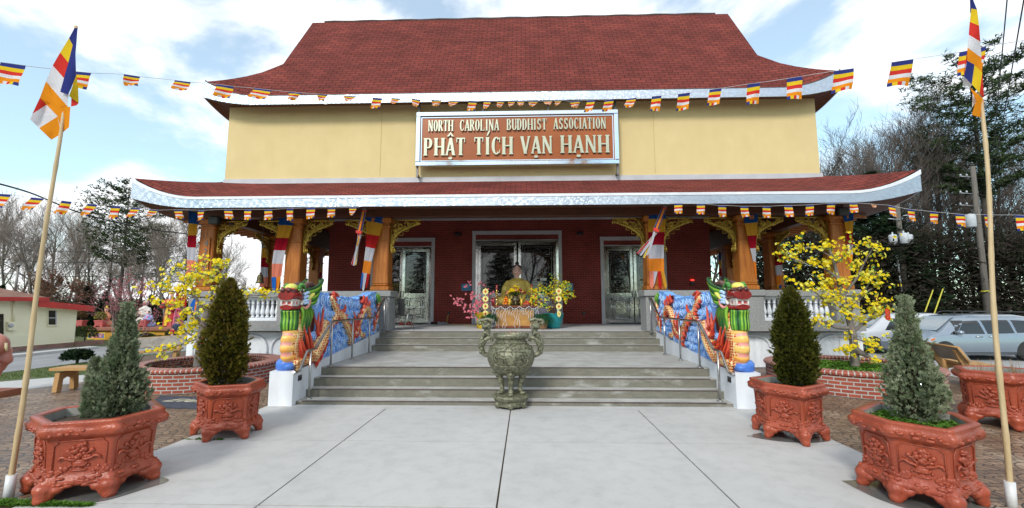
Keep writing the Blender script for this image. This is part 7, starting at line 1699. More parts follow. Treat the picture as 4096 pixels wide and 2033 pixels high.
for i,(h,sp,n_) in enumerate(((15,.55,(11,7,6,5)),(17,.45,(12,7,6,5)),(13,.65,(10,8,6,5)),(16,.5,(9,8,7,5)))):
    tk,tw=grow(50+i,h,.20,4,sp,n_,0,.45,.30 if i!=1 else .45,.012); BARE.append((meshof(tk,'trunk',mTB),meshof(tw,'crown',mTw),meshof(tk,'trunk',mTB2),meshof(tw,'crown',mTw2)))
def needletree(seed,h,r0,cone,mats,t0=.25,nbr=60,per=26,nl=.30,droop=0,brl=.30,wd=.05,flat=.25):
    rr=random.Random(seed); tk=MB(); cr=MB(); tk.tube([(0,0,-.3),(.1,.05,h*.5),(0,0,h)],[r0,r0*.65,.03],8)
    for i in range(nbr):
        t=t0+(1-t0)*i/nbr; a=i*2.4+rr.uniform(-.4,.4); L_=h*brl*(cone(t))*rr.uniform(.75,1.15); p=Vector((0,0,h*t)); d=Vector((math.cos(a),math.sin(a),.25-droop)).normalized(); e=p+d*L_+Vector((0,0,.1*L_)); tk.tube([p,(p+e)/2-Vector((0,0,L_*.05)),e],[r0*.22*(1-t)+.015,.02,.008],4)
        for k in range(per):
            f=rr.random()**.6; q=p.lerp(e,f)+Vector((rr.gauss(0,flat),rr.gauss(0,flat),rr.gauss(0,flat*.5)))*L_*.5
            for j in range(4):
                dd=Vector((rr.uniform(-1,1),rr.uniform(-1,1),rr.uniform(-.5,.8))).normalized(); s_=dd.orthogonal().normalized()*wd; ll=nl*rr.uniform(.6,1.1); nn=len(cr.v)
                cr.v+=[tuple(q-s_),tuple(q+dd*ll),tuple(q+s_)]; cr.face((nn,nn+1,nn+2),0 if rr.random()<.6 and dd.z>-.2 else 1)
    return meshof(tk,'trunk',mTB2),meshof(cr,'crown',mats)
PINE=[needletree(70,17,.24,lambda t:(1-abs(t-.72)/.5)*.9+.22,PN,.45,54,60,.36,0,.25,.045,.20),needletree(71,15,.2,lambda t:(1-abs(t-.6)/.6)*.9+.2,PN,.35,50,30,.36,0,.26,.035,.22)]
PINE.append(needletree(77,17,.26,lambda t:(1-abs(t-.8)/.45)*.8+.25,PN,.50,56,80,.36,0,.24,.045,.15))
CEDAR=[needletree(72,12,.2,lambda t:(1-t)**.8+.05,CN,.03,95,52,.42,.35,.33,.05,.28),needletree(73,10,.18,lambda t:(1-t)**.75+.05,CN,.03,85,50,.42,.3,.36,.05,.28)]
def oakl(seed):
    tk,tw=grow(seed,7,.10,3,.7,(12,8,7),0,.2,.15,.01); cr=MB(); rr=random.Random(seed)
    for i in range(0,len(tw.v),5):
        if rr.random()<.8:
            p=Vector(tw.v[i]); d=Vector((rr.uniform(-1,1),rr.uniform(-1,1),rr.uniform(-.6,.4))).normalized(); s_=d.orthogonal().normalized()*.07; n=len(cr.v); cr.v+=[tuple(p-s_),tuple(p+d*.22),tuple(p+s_)]; cr.face((n,n+1,n+2))
    cr2=MB(); cr2.v=tw.v+cr.v; o=len(tw.v); cr2.f=tw.f+[tuple(j+o for j in f) for f in cr.f]; cr2.m=[0]*len(tw.f)+[1]*len(cr.f); cr2.uv=[None]*len(cr2.f); cr2.sm=[False]*len(cr2.f)
    return meshof(tk,'trunk',mTB),meshof(cr2,'crown',[mTw,OKL[0]])
OAK=oakl(90)
rr=random.Random(17)
def bt(x,y,k,rz,sc,dark,label,group): v=BARE[k%4]; return mk('bare_tree',label,[('trunk',v[2 if dark else 0]),('crown',v[3 if dark else 1])],(x,y,T(x,y)),rz,sc,'tree',group)
GL='bare trees beyond the road on the left'; GR='bare trees of the wood on the right'; GB='trees behind the viewer, seen only in the door glass'
def PX(px,Y): p=atY(px,760,Y); return p.x
# left side individuals
for i,(px,Y,sc) in enumerate(((-90,38,1.15),(15,40,1.1),(75,36,1.2),(140,42,1.15),(195,38,1.1),(232,46,1.05),(345,40,1.0),(395,44,1.12),(420,37,.95),(460,42,1.1),(505,46,1.0),(575,40,.85),(40,52,1.2),(170,54,1.1),(300,56,1.05),(370,54,1.0),(540,54,.9),(-40,58,1.2),(610,55,.7))):
    bt(PX(px,Y),Y,i,rr.uniform(0,6.28),sc*.74,False,'bare grey tree beyond the road left of the temple',GL)
for i,(px,Y,sc,k) in enumerate(((298,36,.90,0),(270,44,.86,1),(355,48,.8,0),(760,50,.62,1))):
    v=PINE[k]; mk('pine_tree',['tall pine rising in front of the bare trees left of the temple','pine with a lower crown just left of the tallest pine','slender pine behind the leftmost porch column','distant pine seen through the left side gallery'][i],[('trunk',v[0]),('crown',v[1])],(PX(px,Y),Y,T(PX(px,Y),Y)),i*1.3,sc)
for i,(px,Y,sc) in enumerate(((110,40,.75),(215,37,.8),(265,38,.6),(330,39,.6),(380,38,.55),(450,40,.6),(500,41,.55),(60,41,.7),(0,39,.7),(560,42,.5))):
    v=CEDAR[i%2]; mk('evergreen_tree','dark bushy evergreen among the trees left of the temple',[('trunk',v[0]),('crown',v[1])],(PX(px,Y),Y,T(PX(px,Y),Y)),i*1.1,sc*.62,'tree','low evergreens on the left')
for i,(px,Y,sc) in enumerate(((140,35,.9),(185,36,.8),(90,36,.8),(235,41,.8))):
    mk('oak_tree','small tree holding rust-brown leaves behind the cream house',[('trunk',OAK[0]),('crown',OAK[1])],(PX(px,Y),Y,T(PX(px,Y),Y)),i*1.7,sc,'tree','rust-leaved trees on the left')
# right wood: rows getting deeper
idx=0
for Y,x0_,x1_,st,sc in ((24,25,56,4.4,.95),(31,22,70,4.8,1.05),(39,20,84,6.0,1.15),(48,22,100,7.0,1.2)):
    x=x0_+rr.uniform(0,2)
    while x<x1_:
        bt(x,Y+rr.uniform(-2,2),idx,rr.uniform(0,6.28),sc*rr.uniform(.82,1.12),True,'bare dark tree standing in the wood right of the temple',GR); idx+=1; x+=st*rr.uniform(.7,1.25)
for i,(px,Y,sc,k) in enumerate(((2508,23,1.12,2),)):
    v=PINE[k]; mk('pine_tree',['tallest dark pine at the right edge, behind the bamboo pole','pine behind the twin power lines at the right','smaller pine left of the bamboo flagpole on the right','pine just beyond the right edge'][i],[('trunk',v[0]),('crown',v[1])],(PX(px,Y),Y,T(PX(px,Y),Y)),i*1.9+.4,sc)
for i,(px,Y,sc) in enumerate(((2215,24,.98),(2150,27,.72),(2300,31,.62),(2010,36,.55),(1935,38,.5))):
    v=CEDAR[i%2]; mk('cedar_tree',['broad dark cedar behind the utility pole with three transformers','dark cedar between the corner column and the broad cedar','lower cedar right of the broad cedar','dark cedar seen through the right side gallery','distant cedar at the inner end of the right gallery'][i],[('trunk',v[0]),('crown',v[1])],(PX(px,Y),Y,T(PX(px,Y),Y)),i*1.1,sc)
# undergrowth: vine-hung thicket at the foot of the wood
def thicket(name,label,pts,n,mats,seed,ln=.5,wd=.09):
    rr=random.Random(seed); mb=MB()
    for i in range(n):
        x,y,z=pts(rr); d=Vector((rr.uniform(-1,1),rr.uniform(-1,1),rr.uniform(-.8,1))).normalized(); s_=d.orthogonal().normalized()*wd*rr.uniform(.5,1.4); ll=ln*rr.uniform(.4,1.2); k=len(mb.v); p=Vector((x,y,z))
        mb.v+=[tuple(p-s_*.4),tuple(p+d*ll*.5-s_),tuple(p+d*ll),tuple(p+d*ll*.5+s_)]; mb.face((k,k+1,k+2,k+3),0 if rr.random()<.5 else 1)
    o=mb.build(name,mats); tag(o,label,'undergrowth',kind='stuff'); return o
mTh=[leafmat('thicket_brown',(.042,.034,.028),(.022,.019,.016),.1,.4),leafmat('thicket_green',(.018,.023,.014),(.032,.030,.02),.1,.4)]
def ptsR(r):
    x=15+75*r.random()**1.3; y=max(21,20+.10*(x-20))+abs(r.gauss(0,2.5)); top=6.2+2.4*noise.noise(Vector((x*.14,1,0)))+1.2*noise.noise(Vector((x*.5,4,0)))+(y-21)*.5; return x,y,T(x,y)+top*r.random()**1.0
thicket('thicket','dark tangle of vines and saplings at the foot of the right wood',ptsR,105000,mTh,3,.65,.06)
mTl=[leafmat('brush_brown',(.13,.085,.055),(.09,.06,.04),.1,.5),leafmat('brush_green',(.045,.06,.03),(.07,.08,.04),.1,.5)]
def ptsL(r):
    x=r.uniform(-75,-14); y=44+abs(r.gauss(0,2.5)); top=3.4+1.5*noise.noise(Vector((x*.12,1,3)))+.8*noise.noise(Vector((x*.5,4,0))); return x,y,T(x,y)+top*r.random()**1.2
thicket('brush','low brown brush along the edge of the left trees',ptsL,20000,mTl,4,.8,.10)
# trees behind the viewer: what the doors reflect
for i in range(16):
    x=-36+4.8*i+rr.uniform(-1.5,1.5); y=-32-rr.uniform(0,8)
    if i%3==1: v=CEDAR[i%2]; mk('evergreen_tree','dark evergreen across the plaza, behind the viewer',[('trunk',v[0]),('crown',v[1])],(x,y,T(x,y)),i,1.0,'tree',GB+' (evergreens)')
    else: bt(x,y,i,i*1.3,1.1,True,'bare tree across the plaza, behind the viewer',GB)
# grass blades on the lawn near the path
gm=MB(); gr=random.Random(5)
for i in range(16000):
    x=gr.uniform(-17.5,-9.5); y=gr.uniform(3.6,12)
    # inside the visible strip of lawn, clear of the road
    if y<3.9-.35*(x+9.5)*-.0 or y>6.2+(-9.5-x)*.0+8 or (x<-12.6 and y<3.9) : continue
    if (x+18)*.94+ (y-6)*-.0 <0: continue
    z=T(x,y)-.03; h=gr.uniform(.03,.08); a=gr.uniform(0,6.28); k=len(gm.v); gm.v+=[(x-.006*math.cos(a),y-.006*math.sin(a),z),(x+.02*math.cos(a*2),y,z+h),(x+.006*math.cos(a),y+.006*math.sin(a),z)]; gm.face((k,k+1,k+2),gr.randint(0,1))
tag(gm.build('grass',[leafmat('grass_a',(.10,.19,.03),(.14,.20,.05)),leafmat('grass_b',(.06,.12,.025),(.10,.12,.04))]),kind='stuff')
# ================================================================ house on the left
mSid=mat('cream_siding_paint',(.86,.80,.58),(.82,.75,.53),rough=.6,vs=1,bump=.1,bs=30); mRedT=mat('red_trim_paint',(.55,.02,.015),(.42,.02,.015),rough=.4,vs=1.5); mRoofB=brickmat('brown_shingles',(.30,.17,.13),(.24,.135,.105),(.12,.07,.055),.5,.16,.012,'uv',.95,.4)
mBrkF=brickmat('foundation_brick',(.30,.09,.055),(.22,.07,.045),(.35,.33,.3),.21,.08,.012,'xz',.8,.5)
HC=atZ(186,861,-1.05); HA=atZ(49,869.5,-.98)
HC.z=0;HA.z=0; hd_=(HA-HC).normalized(); hn=Vector((-hd_.y,hd_.x,0)); 
if hn.dot(CAM-HC)<0: hn=-hn
def onw(px,py,off=0):
    d=ray(px,py); P0=HC+hn*off; t=(P0-CAM).dot(hn)/d.dot(hn); return CAM+d*t
zs=onw(186,861).z; zf=-1.45; ze=onw(186,782).z
t_=thing('house','cream clapboard house with red trim and brown roof beyond the road','house',(HC.x,HC.y,zf))
far=HC+hd_*22
mb=MB(); nb_=int((ze+1.1-zs)/.2)
back=-hn*9
zC=onw(186,775).z; s96=(onw(97,770)-HC).dot(hd_); z96=onw(97,767).z; zM=onw(97,751).z; nb_=int((zM-zs)/.2)
for i in range(nb_):   # lapped clapboards on the wall facing the plaza
    z0_=zs+.2*i; s0_=0 if z0_+.2<zC else (s96*min(1,(z0_+.2-zC)/(z96-zC))); a,b_=HC+hd_*s0_+Vector((0,0,z0_)),far+Vector((0,0,z0_)); o=hn*.018
    mb.quad(a+o,b_+o,b_+Vector((0,0,.2)),a+Vector((0,0,.2))); mb.quad(a,b_,b_+o,a+o)
    c2=HC+hd_*s0_+back+Vector((0,0,z0_)); mb.quad(c2,a,a+Vector((0,0,.2)),c2+Vector((0,0,.2)))
wl=mb.build('clapboard_wall',mSid,t_)
mb=MB(); o=hn*.04; mb.prism([HC+o+Vector((0,0,zf-.4)),far+o+Vector((0,0,zf-.4)),far+back+Vector((0,0,zf-.4)),HC+back+Vector((0,0,zf-.4))],Vector((0,0,zs-zf+.39))); mb.build('brick_foundation',mBrkF,t_)
def board(p,q,w_,th,mat_,name,par): # plank along p-q, w_ down, th out
    mb=MB(); n_=hn*th; d=Vector((0,0,-w_)); mb.prism([p,q,q+d,p+d],n_); return mb.build(name,mat_,par)
# windows/door/meter on the wall
def wrect(px0,py0,px1,py1,off): return [onw(px0,py1,off),onw(px1,py1,off),onw(px1,py0,off),onw(px0,py0,off)]
mb=MB(); q=wrect(119,777,146,821,.03); mb.prism(q,hn*.04); wf=mb.build('window_frame',mSid,t_); mb=MB(); mb.prism(wrect(122.5,781.5,142.5,817,.08),hn*.01); mb.build('glass_pane',mGlass,wf); mb=MB(); mb.prism(wrect(122.5,799,142.5,801,.095),hn*.02); mb.prism(wrect(139.5,781.5,142.5,817,.095),hn*.015); mb.build('sash',mTrim,wf)
mb=MB(); mb.prism(wrect(-30,787,12,868,.03),hn*.03); df=mb.build('door_frame',mSid,t_); mb=MB(); mb.prism(wrect(-27,790,9,866,.07),hn*.01); mb.build('door_leaf',mGlass,df)
mb=MB(); mb.prism(wrect(16,810,37,831,.03),hn*.18); m1=mb.build('meter_box',mSid,t_); c_=onw(27.5,819,.22); mb=MB(); mb.ell(c_,(.14,.14,.14),0,12,8); mb.build('meter_dial',mTrim,m1)
mb=MB(); mb.tube([onw(34,810,.08),onw(35,755,.08)],.05,8); mb.build('conduit',mSid,t_)
# roofs
U1=Vector((0,0,1)); e1=onw(123,749,.55); e1f=e1+hd_*24; e1f.z=e1.z
rs_=-hn*6.0+U1*2.35
mb=MB(); ridge0=e1+hd_*6.2+rs_; ridge1=e1f+rs_
n=len(mb.v); mb.quad(e1,e1f,ridge1,ridge0,uv=[(0,0),(24,0),(24,6.4),(6.2,6.4)]); e2=e1-hn*12
mb.v+=[tuple(e1),tuple(ridge0),tuple(e2)]; mb.face((n+4,n+5,n+6),0,[(0,0),(6,6),(12,0)])
mb.quad(e2,e1f-hn*12,ridge1,ridge0,uv=[(0,0),(24,0),(24,6.4),(6.2,6.4)])
rf=mb.build('main_roof',mRoofB,t_)
if rf.data.polygons[0].normal.z<0: rf.data.flip_normals()
board(e1+U1*.02,e1f+U1*.02,.26,.06,mRedT,'red_fascia',rf)
r0=onw(97,757,.5); r1=onw(237,771,.5)
mb=MB(); mb.prism([r0,r1,r1-U1*.05,r0-U1*.05],-hn*7); rl=mb.build('lean_to_roof',mRoofB,t_)
board(r0+U1*.02,r1+U1*.02,.42,.07,mRedT,'red_bargeboard',rl)
mb=MB(); mb.prism([r0-U1*.4,r1-U1*.3,r1-U1*.34,r0-U1*.44],-hn*1.5); mb.build('eave_soffit',mSid,rl)
vp=e1+hd_*4.2+rs_*.35; vp=onw(38,738,-1.2)
mb=MB(); mb.tube([vp-U1*.5,vp+U1*1.9],.07,8); mb.lathe([(.16,0),(.13,.12),(.02,.18)],tuple(vp+U1*1.88),10,0,True,True); mb.build('vent_pipe',mIron,t_)
# low brick edging continuing from the foundation and kerb of the road
mb=MB(); a=HC+hn*.1; b_=atZ(262,866,-1.35); b_.z=0
dv=(b_-a); mb.prism([a+Vector((0,0,-1.6)),b_+Vector((0,0,-1.6)),b_+Vector((0,0,-1.02)),a+Vector((0,0,-1.02))],-hn*.3); tag(mb.build('low_brick_wall',mBrkF),'low brick wall running right from the corner of the cream house','wall')
mb=MB(); pl=[atZ(x,y,-1.30) for x,y in ((-40,905),(60,897),(120,890),(190,883),(250,877))]
for i in range(len(pl)-1): 
    p,q=pl[i],pl[i+1]; p=Vector((p.x,p.y,T(p.x,p.y)-.02));q=Vector((q.x,q.y,T(q.x,q.y)-.02)); s_=(q-p).cross(U1).normalized()*-.9
    mb.prism([p,q,q+s_,p+s_],(0,0,.16))
tag(mb.build('kerb',mConc),kind='structure')
# ================================================================ statue terrace
mOch=mat('ochre_wall_paint',(.62,.32,.03),(.50,.26,.03),rough=.7,vs=1); mTopR=mat('terrace_red_slab',(.33,.13,.085),(.24,.10,.07),rough=.8,vs=1.5)
SY=29.3; t_=thing('statue_terrace','ochre wall with painted flower panels and a red top slab, carrying painted statues','wall',(-30,SY,-1.4))
zt=atY(330,824,SY).z
mb=MB(); mb.box(-37.4,SY,-1.7,-17,SY+4,zt-.25); mb.build('ochre_wall',mOch,t_); mb=MB(); mb.box(-37.8,SY-.25,zt-.25,-16.8,SY+4.2,zt); mb.build('top_slab',mTopR,t_)
mPan=mat('flower_mural',(.08,.22,.50),(.55,.08,.14),rough=.6,vs=3.5,detail=2,lo=.48,hi=.56)
for px in (242,365,470,540):
    a=atY(px-19,839,SY-.03);b=atY(px+19,851,SY-.03); mb=MB(); mb.box(a.x-.1,SY-.02,b.z-.1,b.x+.1,SY-.001,a.z+.1); f=mb.build('panel_border',mCandY,t_); mb=MB(); mb.box(a.x,SY-.035,b.z,b.x,SY-.021,a.z); mb.build('flower_panel',mPan,f)
    mb=MB(); rr=random.Random(px)
    for k in range(26): mb.ell((rr.uniform(a.x+.1,b.x-.1),SY-.04,rr.uniform(b.z+.06,a.z-.08)),(.12,.02,.07),rr.randint(0,1),7,4)
    mb.build('painted_flowers',[mWeedB,mPink],f)
mPotP=mat('pink_pot_paint',(.50,.11,.10),(.40,.08,.08),rough=.5)
def smallpot(px0,px1,lb,plant=None,n=0):
    a=atY(px0,823,SY+.8); b=atY(px1,823,SY+.8); c=(a+b)/2; w_=(b.x-a.x)/2; z=zt; t_=thing('flower_pot',lb,'planter',(c.x,c.y,z),'pink pots on the statue terrace'); mb=MB()
    mb.loft([[(c.x+w_*s*x,c.y+w_*.6*s*y,z+h) for x,y in ((-1,-1),(1,-1),(1,1),(-1,1))] for s,h in ((.8,.12),(.82,.2),(.9,.45),(1,.5),(1,.6),(.85,.6),(.85,.5))],0,True,False)
    for x in (-1,1):
        for y in (-1,1): mb.box(c.x+x*w_*.7-.1,c.y+y*w_*.4-.1,z,c.x+x*w_*.7+.1,c.y+y*w_*.4+.1,z+.12)
    mb.build('pot_body',mPotP,t_); return c
smallpot(189,213,'dull pink rectangular pot at the left end of the statue terrace'); smallpot(241,264,'dull pink pot in front of the first orange-robed statue'); smallpot(350,372,'dull pink pot left of the kneeling statue in blue'); smallpot(425,432,'narrow dull pink pot right of the bearded king statue')
# tiny leafy plants in the pots and hedges below the terrace
def bush(name,lb,px,py,Yb,w_,h,mats,seed,grp=None,z0=None):
    p=atY(px,py,Yb); z=T(p.x,p.y) if z0 is None else z0; rr=random.Random(seed); t_=thing(name,lb,'bush',(p.x,p.y,z),grp); mb=MB()
    for i in range(900):
        a=rr.uniform(0,2*PI); f=rr.uniform(-.3,1); q=rr.random()**.35; r=w_*math.sqrt(max(0,1-f*f*.8))*q; c=Vector((p.x+r*math.cos(a),p.y+r*math.sin(a)*.7,z+h*.45+h*.55*f)); d=Vector((rr.uniform(-1,1),rr.uniform(-1,1),rr.uniform(-.3,1))).normalized(); s_=d.orthogonal().normalized()*.035; n=len(mb.v); mb.v+=[tuple(c-s_),tuple(c+d*.13),tuple(c+s_)]; mb.face((n,n+1,n+2),rr.randint(0,1))
    mb.build('foliage',mats,t_); mb=MB(); mb.tube([(p.x,p.y,z-.1),(p.x,p.y,z+h*.6)],.05,6); mb.build('stem',mBark,t_)
HB_=[leafmat('hedge_olive',(.09,.10,.035),(.06,.075,.03)),leafmat('hedge_dark',(.03,.045,.02),(.05,.06,.025))]
bush('topiary_bush','flat-topped topiary bush at the corner of the cream house',213,855,27.5,.95,1.25,HB_,1); bush('clipped_bush','round clipped bush below the first flower panel right of the juniper',368,856,28.3,.7,.6,HB_,2); bush('clipped_bush','low dark clipped bush between the two clipped bushes under the statues',397,857,28.3,.75,.4,HB_,3); bush('clipped_bush','olive clipped bush near the walking man',433,855,28.6,.6,.9,HB_,4)
bush('potted_plant','small brown-green plant in the leftmost pink pot',205,800,SY+.8,.45,1.1,[OKL[0],HB_[0]],5,None,zt+.5); bush('potted_plant','yellow-green plant in the pot before the orange-robed statue',252,805,SY+.8,.5,.8,[leafmat('yellow_leaf',(.45,.38,.04),(.3,.3,.04)),HB_[0]],6,None,zt+.5); bush('dark_shrub','low dark green shrub on the lawn behind the left juniper',196,893,8.5,.55,.5,CN,7)
# statues
def figure(name,lb,px,py,h,robe,trim,hat=None,seat=False,Yf=SY+1.6,skin=mSkin,lean=0):
    p=atY(px,py,Yf); z=zt; t_=thing(name,lb,'statue',(p.x,p.y,z)); s=h/1.7; b=MB(); c=Vector((p.x,p.y,z)); mb=MB(); k=16
    prof=[(.30,0),(.33,.05),(.26,.5),(.22,.95),(.24,1.15),(.22,1.35),(.09,1.45),(.06,1.50)] if not seat else [(.55,0),(.58,.15),(.45,.35),(.27,.5),(.27,.75),(.25,.95),(.10,1.08),(.06,1.12)]
    mb.loft([[c+Vector((r*s*math.cos(2*PI*j/k)+lean*zz*s*.2,r*s*.75*math.sin(2*PI*j/k),zz*s)) for j in range(k)] for r,zz in prof],0,True)
    top=prof[-1][1]*s; sh=prof[-3][1]*s
    for sg in (-1,1): mb.tube(bez([c+Vector((sg*.20*s,0,sh)),c+Vector((sg*.32*s,-.12*s,sh-.32*s)),c+Vector((sg*.10*s,-.34*s,sh-.28*s))],4),[.10*s,.11*s,.115*s,.12*s,.12*s,.12*s,.11*s,.10*s,.08*s],8)
    mb.build('robe',robe,t_); mb=MB(); mb.ell(c+Vector((lean*top*.2,0,top+.10*s)),(.105*s,.12*s,.145*s),0,12,8); 
    for sg in (-1,1): mb.ell(c+Vector((sg*.07*s,-.36*s,sh-.27*s)),(.05*s,.06*s,.04*s),0,8,5)
    mb.build('head_and_hands',skin,t_); mb=MB(); mb.prism([c+Vector((-.08*s,-.26*s,.1)),c+Vector((.08*s,-.26*s,.1)),c+Vector((.05*s,-.2*s,sh)),c+Vector((-.05*s,-.2*s,sh))],(0,.04,0)); mb.build('robe_trim',trim,t_)
    mb=MB()
    if hat=='crown': mb.lathe([(.13*s,0),(.13*s,.08*s),(.08*s,.12*s),(.05*s,.2*s),(.01*s,.27*s)],tuple(c+Vector((0,0,top+.17*s))),10,0,True,True); mb.build('crown',mCandY,t_)
    else: mb.ell(c+Vector((lean*top*.2,.03*s,top+.15*s)),(.12*s,.125*s,.12*s),0,10,7); mb.build('hair',trim if hat=='white' else mHair,t_)
    if hat in('crown','white') and not seat: mb=MB(); mb.ell(c+Vector((0,-.10*s,top-.02*s)),(.06*s,.05*s,.14*s),0,8,6); mb.build('beard',mWhite,t_)
mOrg=mat('robe_orange',(.70,.26,.12),(.6,.2,.1),rough=.5); mRr=mat('robe_red',(.55,.06,.04),(.45,.05,.04),rough=.5); mPkR=mat('robe_pink',(.75,.16,.28),(.65,.12,.22),rough=.5); mBlR=mat('robe_blue',(.12,.35,.62),(.45,.30,.55),rough=.5,vs=2); mWhR=mat('robe_white',(.68,.66,.62),(.5,.42,.38),rough=.6,vs=9); mYr=mat('robe_yellow',(.75,.5,.05),(.65,.4,.04),rough=.5)
figure('painted_statue','orange-robed statue with a yellow crown at the left of the terrace',264,822,2.1,mOrg,mYr,'crown',True)
figure('painted_statue','orange-robed statue with a yellow crown, just right of the juniper tip',322,822,2.1,mOrg,mRr,'crown',True)
figure('painted_statue','seated white-robed elder statue beside the kneeling woman',361,822,2.9,mWhR,mWhR,'white',True,SY+2.2)
figure('painted_statue','kneeling statue in pale blue before the white-robed elder',373,822,1.75,mBlR,mPkR,None,True,SY+1.2,lean=-.5)
figure('painted_statue','tall bearded king statue in red and yellow with a pointed crown',425,822,3.0,mRr,mYr,'crown',False)
figure('painted_statue','standing statue of a lady in pink right of the bearded king',446,822,2.6,mPkR,mPkR,None,False)
for i,(px,py) in enumerate(((451,752),(464,756),)):
    p=atY(px,py,SY+1); t_=thing('temple_banner','red vertical banner with yellow characters, %s one above the pink statue'%('left larger' if i==0 else 'right smaller'),'banner',(p.x,p.y,zt)); mb=MB(); mb.tube([(p.x-.25,p.y,zt),(p.x-.25,p.y,p.z+.6)],.03,6); mb.build('pole',mIron,t_); mb=MB(); w_=.30-.12*i; mb.box(p.x-w_,p.y-.01,p.z-.55,p.x+w_,p.y+.01,p.z+.45); bn=mb.build('banner_cloth',cRe,t_); mb=MB()
    for k in range(4): z=p.z+.28-.22*k; mb.tube([(p.x-w_*.5,p.y-.03,z),(p.x+w_*.4,p.y-.03,z+.05)],.025,4); mb.tube([(p.x-.03,p.y-.03,z+.07),(p.x+.05,p.y-.03,z-.07)],.025,4)
    mb.build('characters',mCandY,bn)
# ================================================================ two people walking
def person(lb,loc,h,skin,top,bottom,hair,face,stride=.18,skirt=False):
    t_=thing('person',lb,'person',tuple(loc)); s=h; c=Vector(loc); f=Vector(face).normalized(); r=Vector((-f.y,f.x,0)); V_=lambda a,b,z: c+r*a*s+f*b*s+Vector((0,0,z*s))
    me=bpy.data.meshes.new('body'); 
    pts=[(0,0,.53,.085),(0,.0,.62,.075),(0,.01,.74,.09),(0,.005,.82,.06),(0,.01,.86,.033),(0,.02,.905,.052),(0,.02,.955,.055),
     (.055,0,.50,.06),(.06,.5*stride,.28,.04),(.06,.35*stride,.045,.028),(.06,.35*stride+.08,.02,.022),
     (-.055,0,.50,.06),(-.06,-.3*stride,.28,.04),(-.06,-.7*stride,.06,.028),(-.06,-.7*stride+.07,.02,.022),
     (.115,0,.80,.04),(.15,-.03,.64,.03),(.15,.03,.50,.024),(.15,.045,.46,.02),
     (-.115,0,.80,.04),(-.15,.04,.64,.03),(-.15,.09,.52,.024),(-.15,.11,.48,.02)]
    ed=[(0,1),(1,2),(2,3),(3,4),(4,5),(5,6),(0,7),(7,8),(8,9),(9,10),(0,11),(11,12),(12,13),(13,14),(3,15),(15,16),(16,17),(17,18),(3,19),(19,20),(20,21),(21,22)]
    me.from_pydata([tuple(V_(a,b,z)) for a,b,z,_ in pts],ed,[]); me.materials.append(skin); o=bpy.data.objects.new('body',me); COL.objects.link(o); o.parent=t_; o.matrix_parent_inverse=Matrix.Translation(-c)
    o.modifiers.new('skin','SKIN'); 
    for i,p in enumerate(pts): me.skin_vertices[0].data[i].radius=(p[3]*s,p[3]*s); 
    me.skin_vertices[0].data[0].use_root=True; sb=o.modifiers.new('sub','SUBSURF'); sb.levels=1; sb.render_levels=1
    mb=MB(); k=12
    mb.loft([[V_(a*math.cos(2*PI*j/k),b*math.sin(2*PI*j/k),z) for j in range(k)] for z,a,b in ((.44,.10,.08),(.52,.105,.085),(.62,.095,.08),(.74,.12,.09),(.81,.115,.075),(.845,.05,.045))],0,True)
    for q in ((15,16,17),(19,20,21)): mb.tube([V_(*pts[q[0]][:3]),V_(*pts[q[1]][:3]),V_(*pts[q[2]][:3])],[.048*s,.042*s,.035*s],8)
    mb.build('jacket',top,t_); mb=MB()
    for q in ((7,8,9),(11,12,13)): mb.tube([V_(*pts[q[0]][:3])+Vector((0,0,.03*s)),V_(*pts[q[1]][:3]),V_(*pts[q[2]][:3])],[.07*s,.052*s,.042*s],8)
    mb.build('trousers',bottom,t_); mb=MB(); mb.ell(V_(0,.005,.955),(.062*s,.066*s,.055*s),0,10,7); mb.build('hair',hair,t_)
    mb=MB(); mb.ell(V_(0,.075,.925),(.008*s,.014*s,.016*s),0,6,4); [mb.ell(V_(a,.068,.94),(.008*s,.006*s,.006*s),1,6,4) for a in (-.022,.022)]; mb.tube([V_(-.018,.068,.90),V_(.018,.068,.90)],.004*s,4,2); [mb.ell(V_(a,.02,.925),(.01*s,.016*s,.022*s),0,6,4) for a in (-.058,.058)]; mb.build('face',[skin,mHair,mCandR],t_)
mSk=mat('skin_tan',(.48,.27,.18),(.42,.23,.15),rough=.5); mNav=mat('navy_jacket',(.03,.045,.085),(.045,.06,.11),rough=.8,vs=6); mTr=mat('grey_trousers',(.05,.055,.075),(.07,.075,.09),rough=.8); mChR=mat('child_red_coat',(.50,.02,.03),(.4,.02,.025),rough=.7); mChP=mat('child_pale_leggings',(.45,.38,.5),(.6,.25,.3),rough=.8)
g=atZ(440,861,-1.30); person('person in a dark navy jacket walking below the statue terrace',(g.x,g.y,T(g.x,g.y)),1.72,mSk,mNav,mTr,mHair,(-.3,-1,0))
g=atZ(431,862,-1.30); person('child in a red coat walking beside the navy-jacketed adult',(g.x,g.y,T(g.x,g.y)),1.15,mSk,mChR,mChP,mHair,(-.2,-1,0))
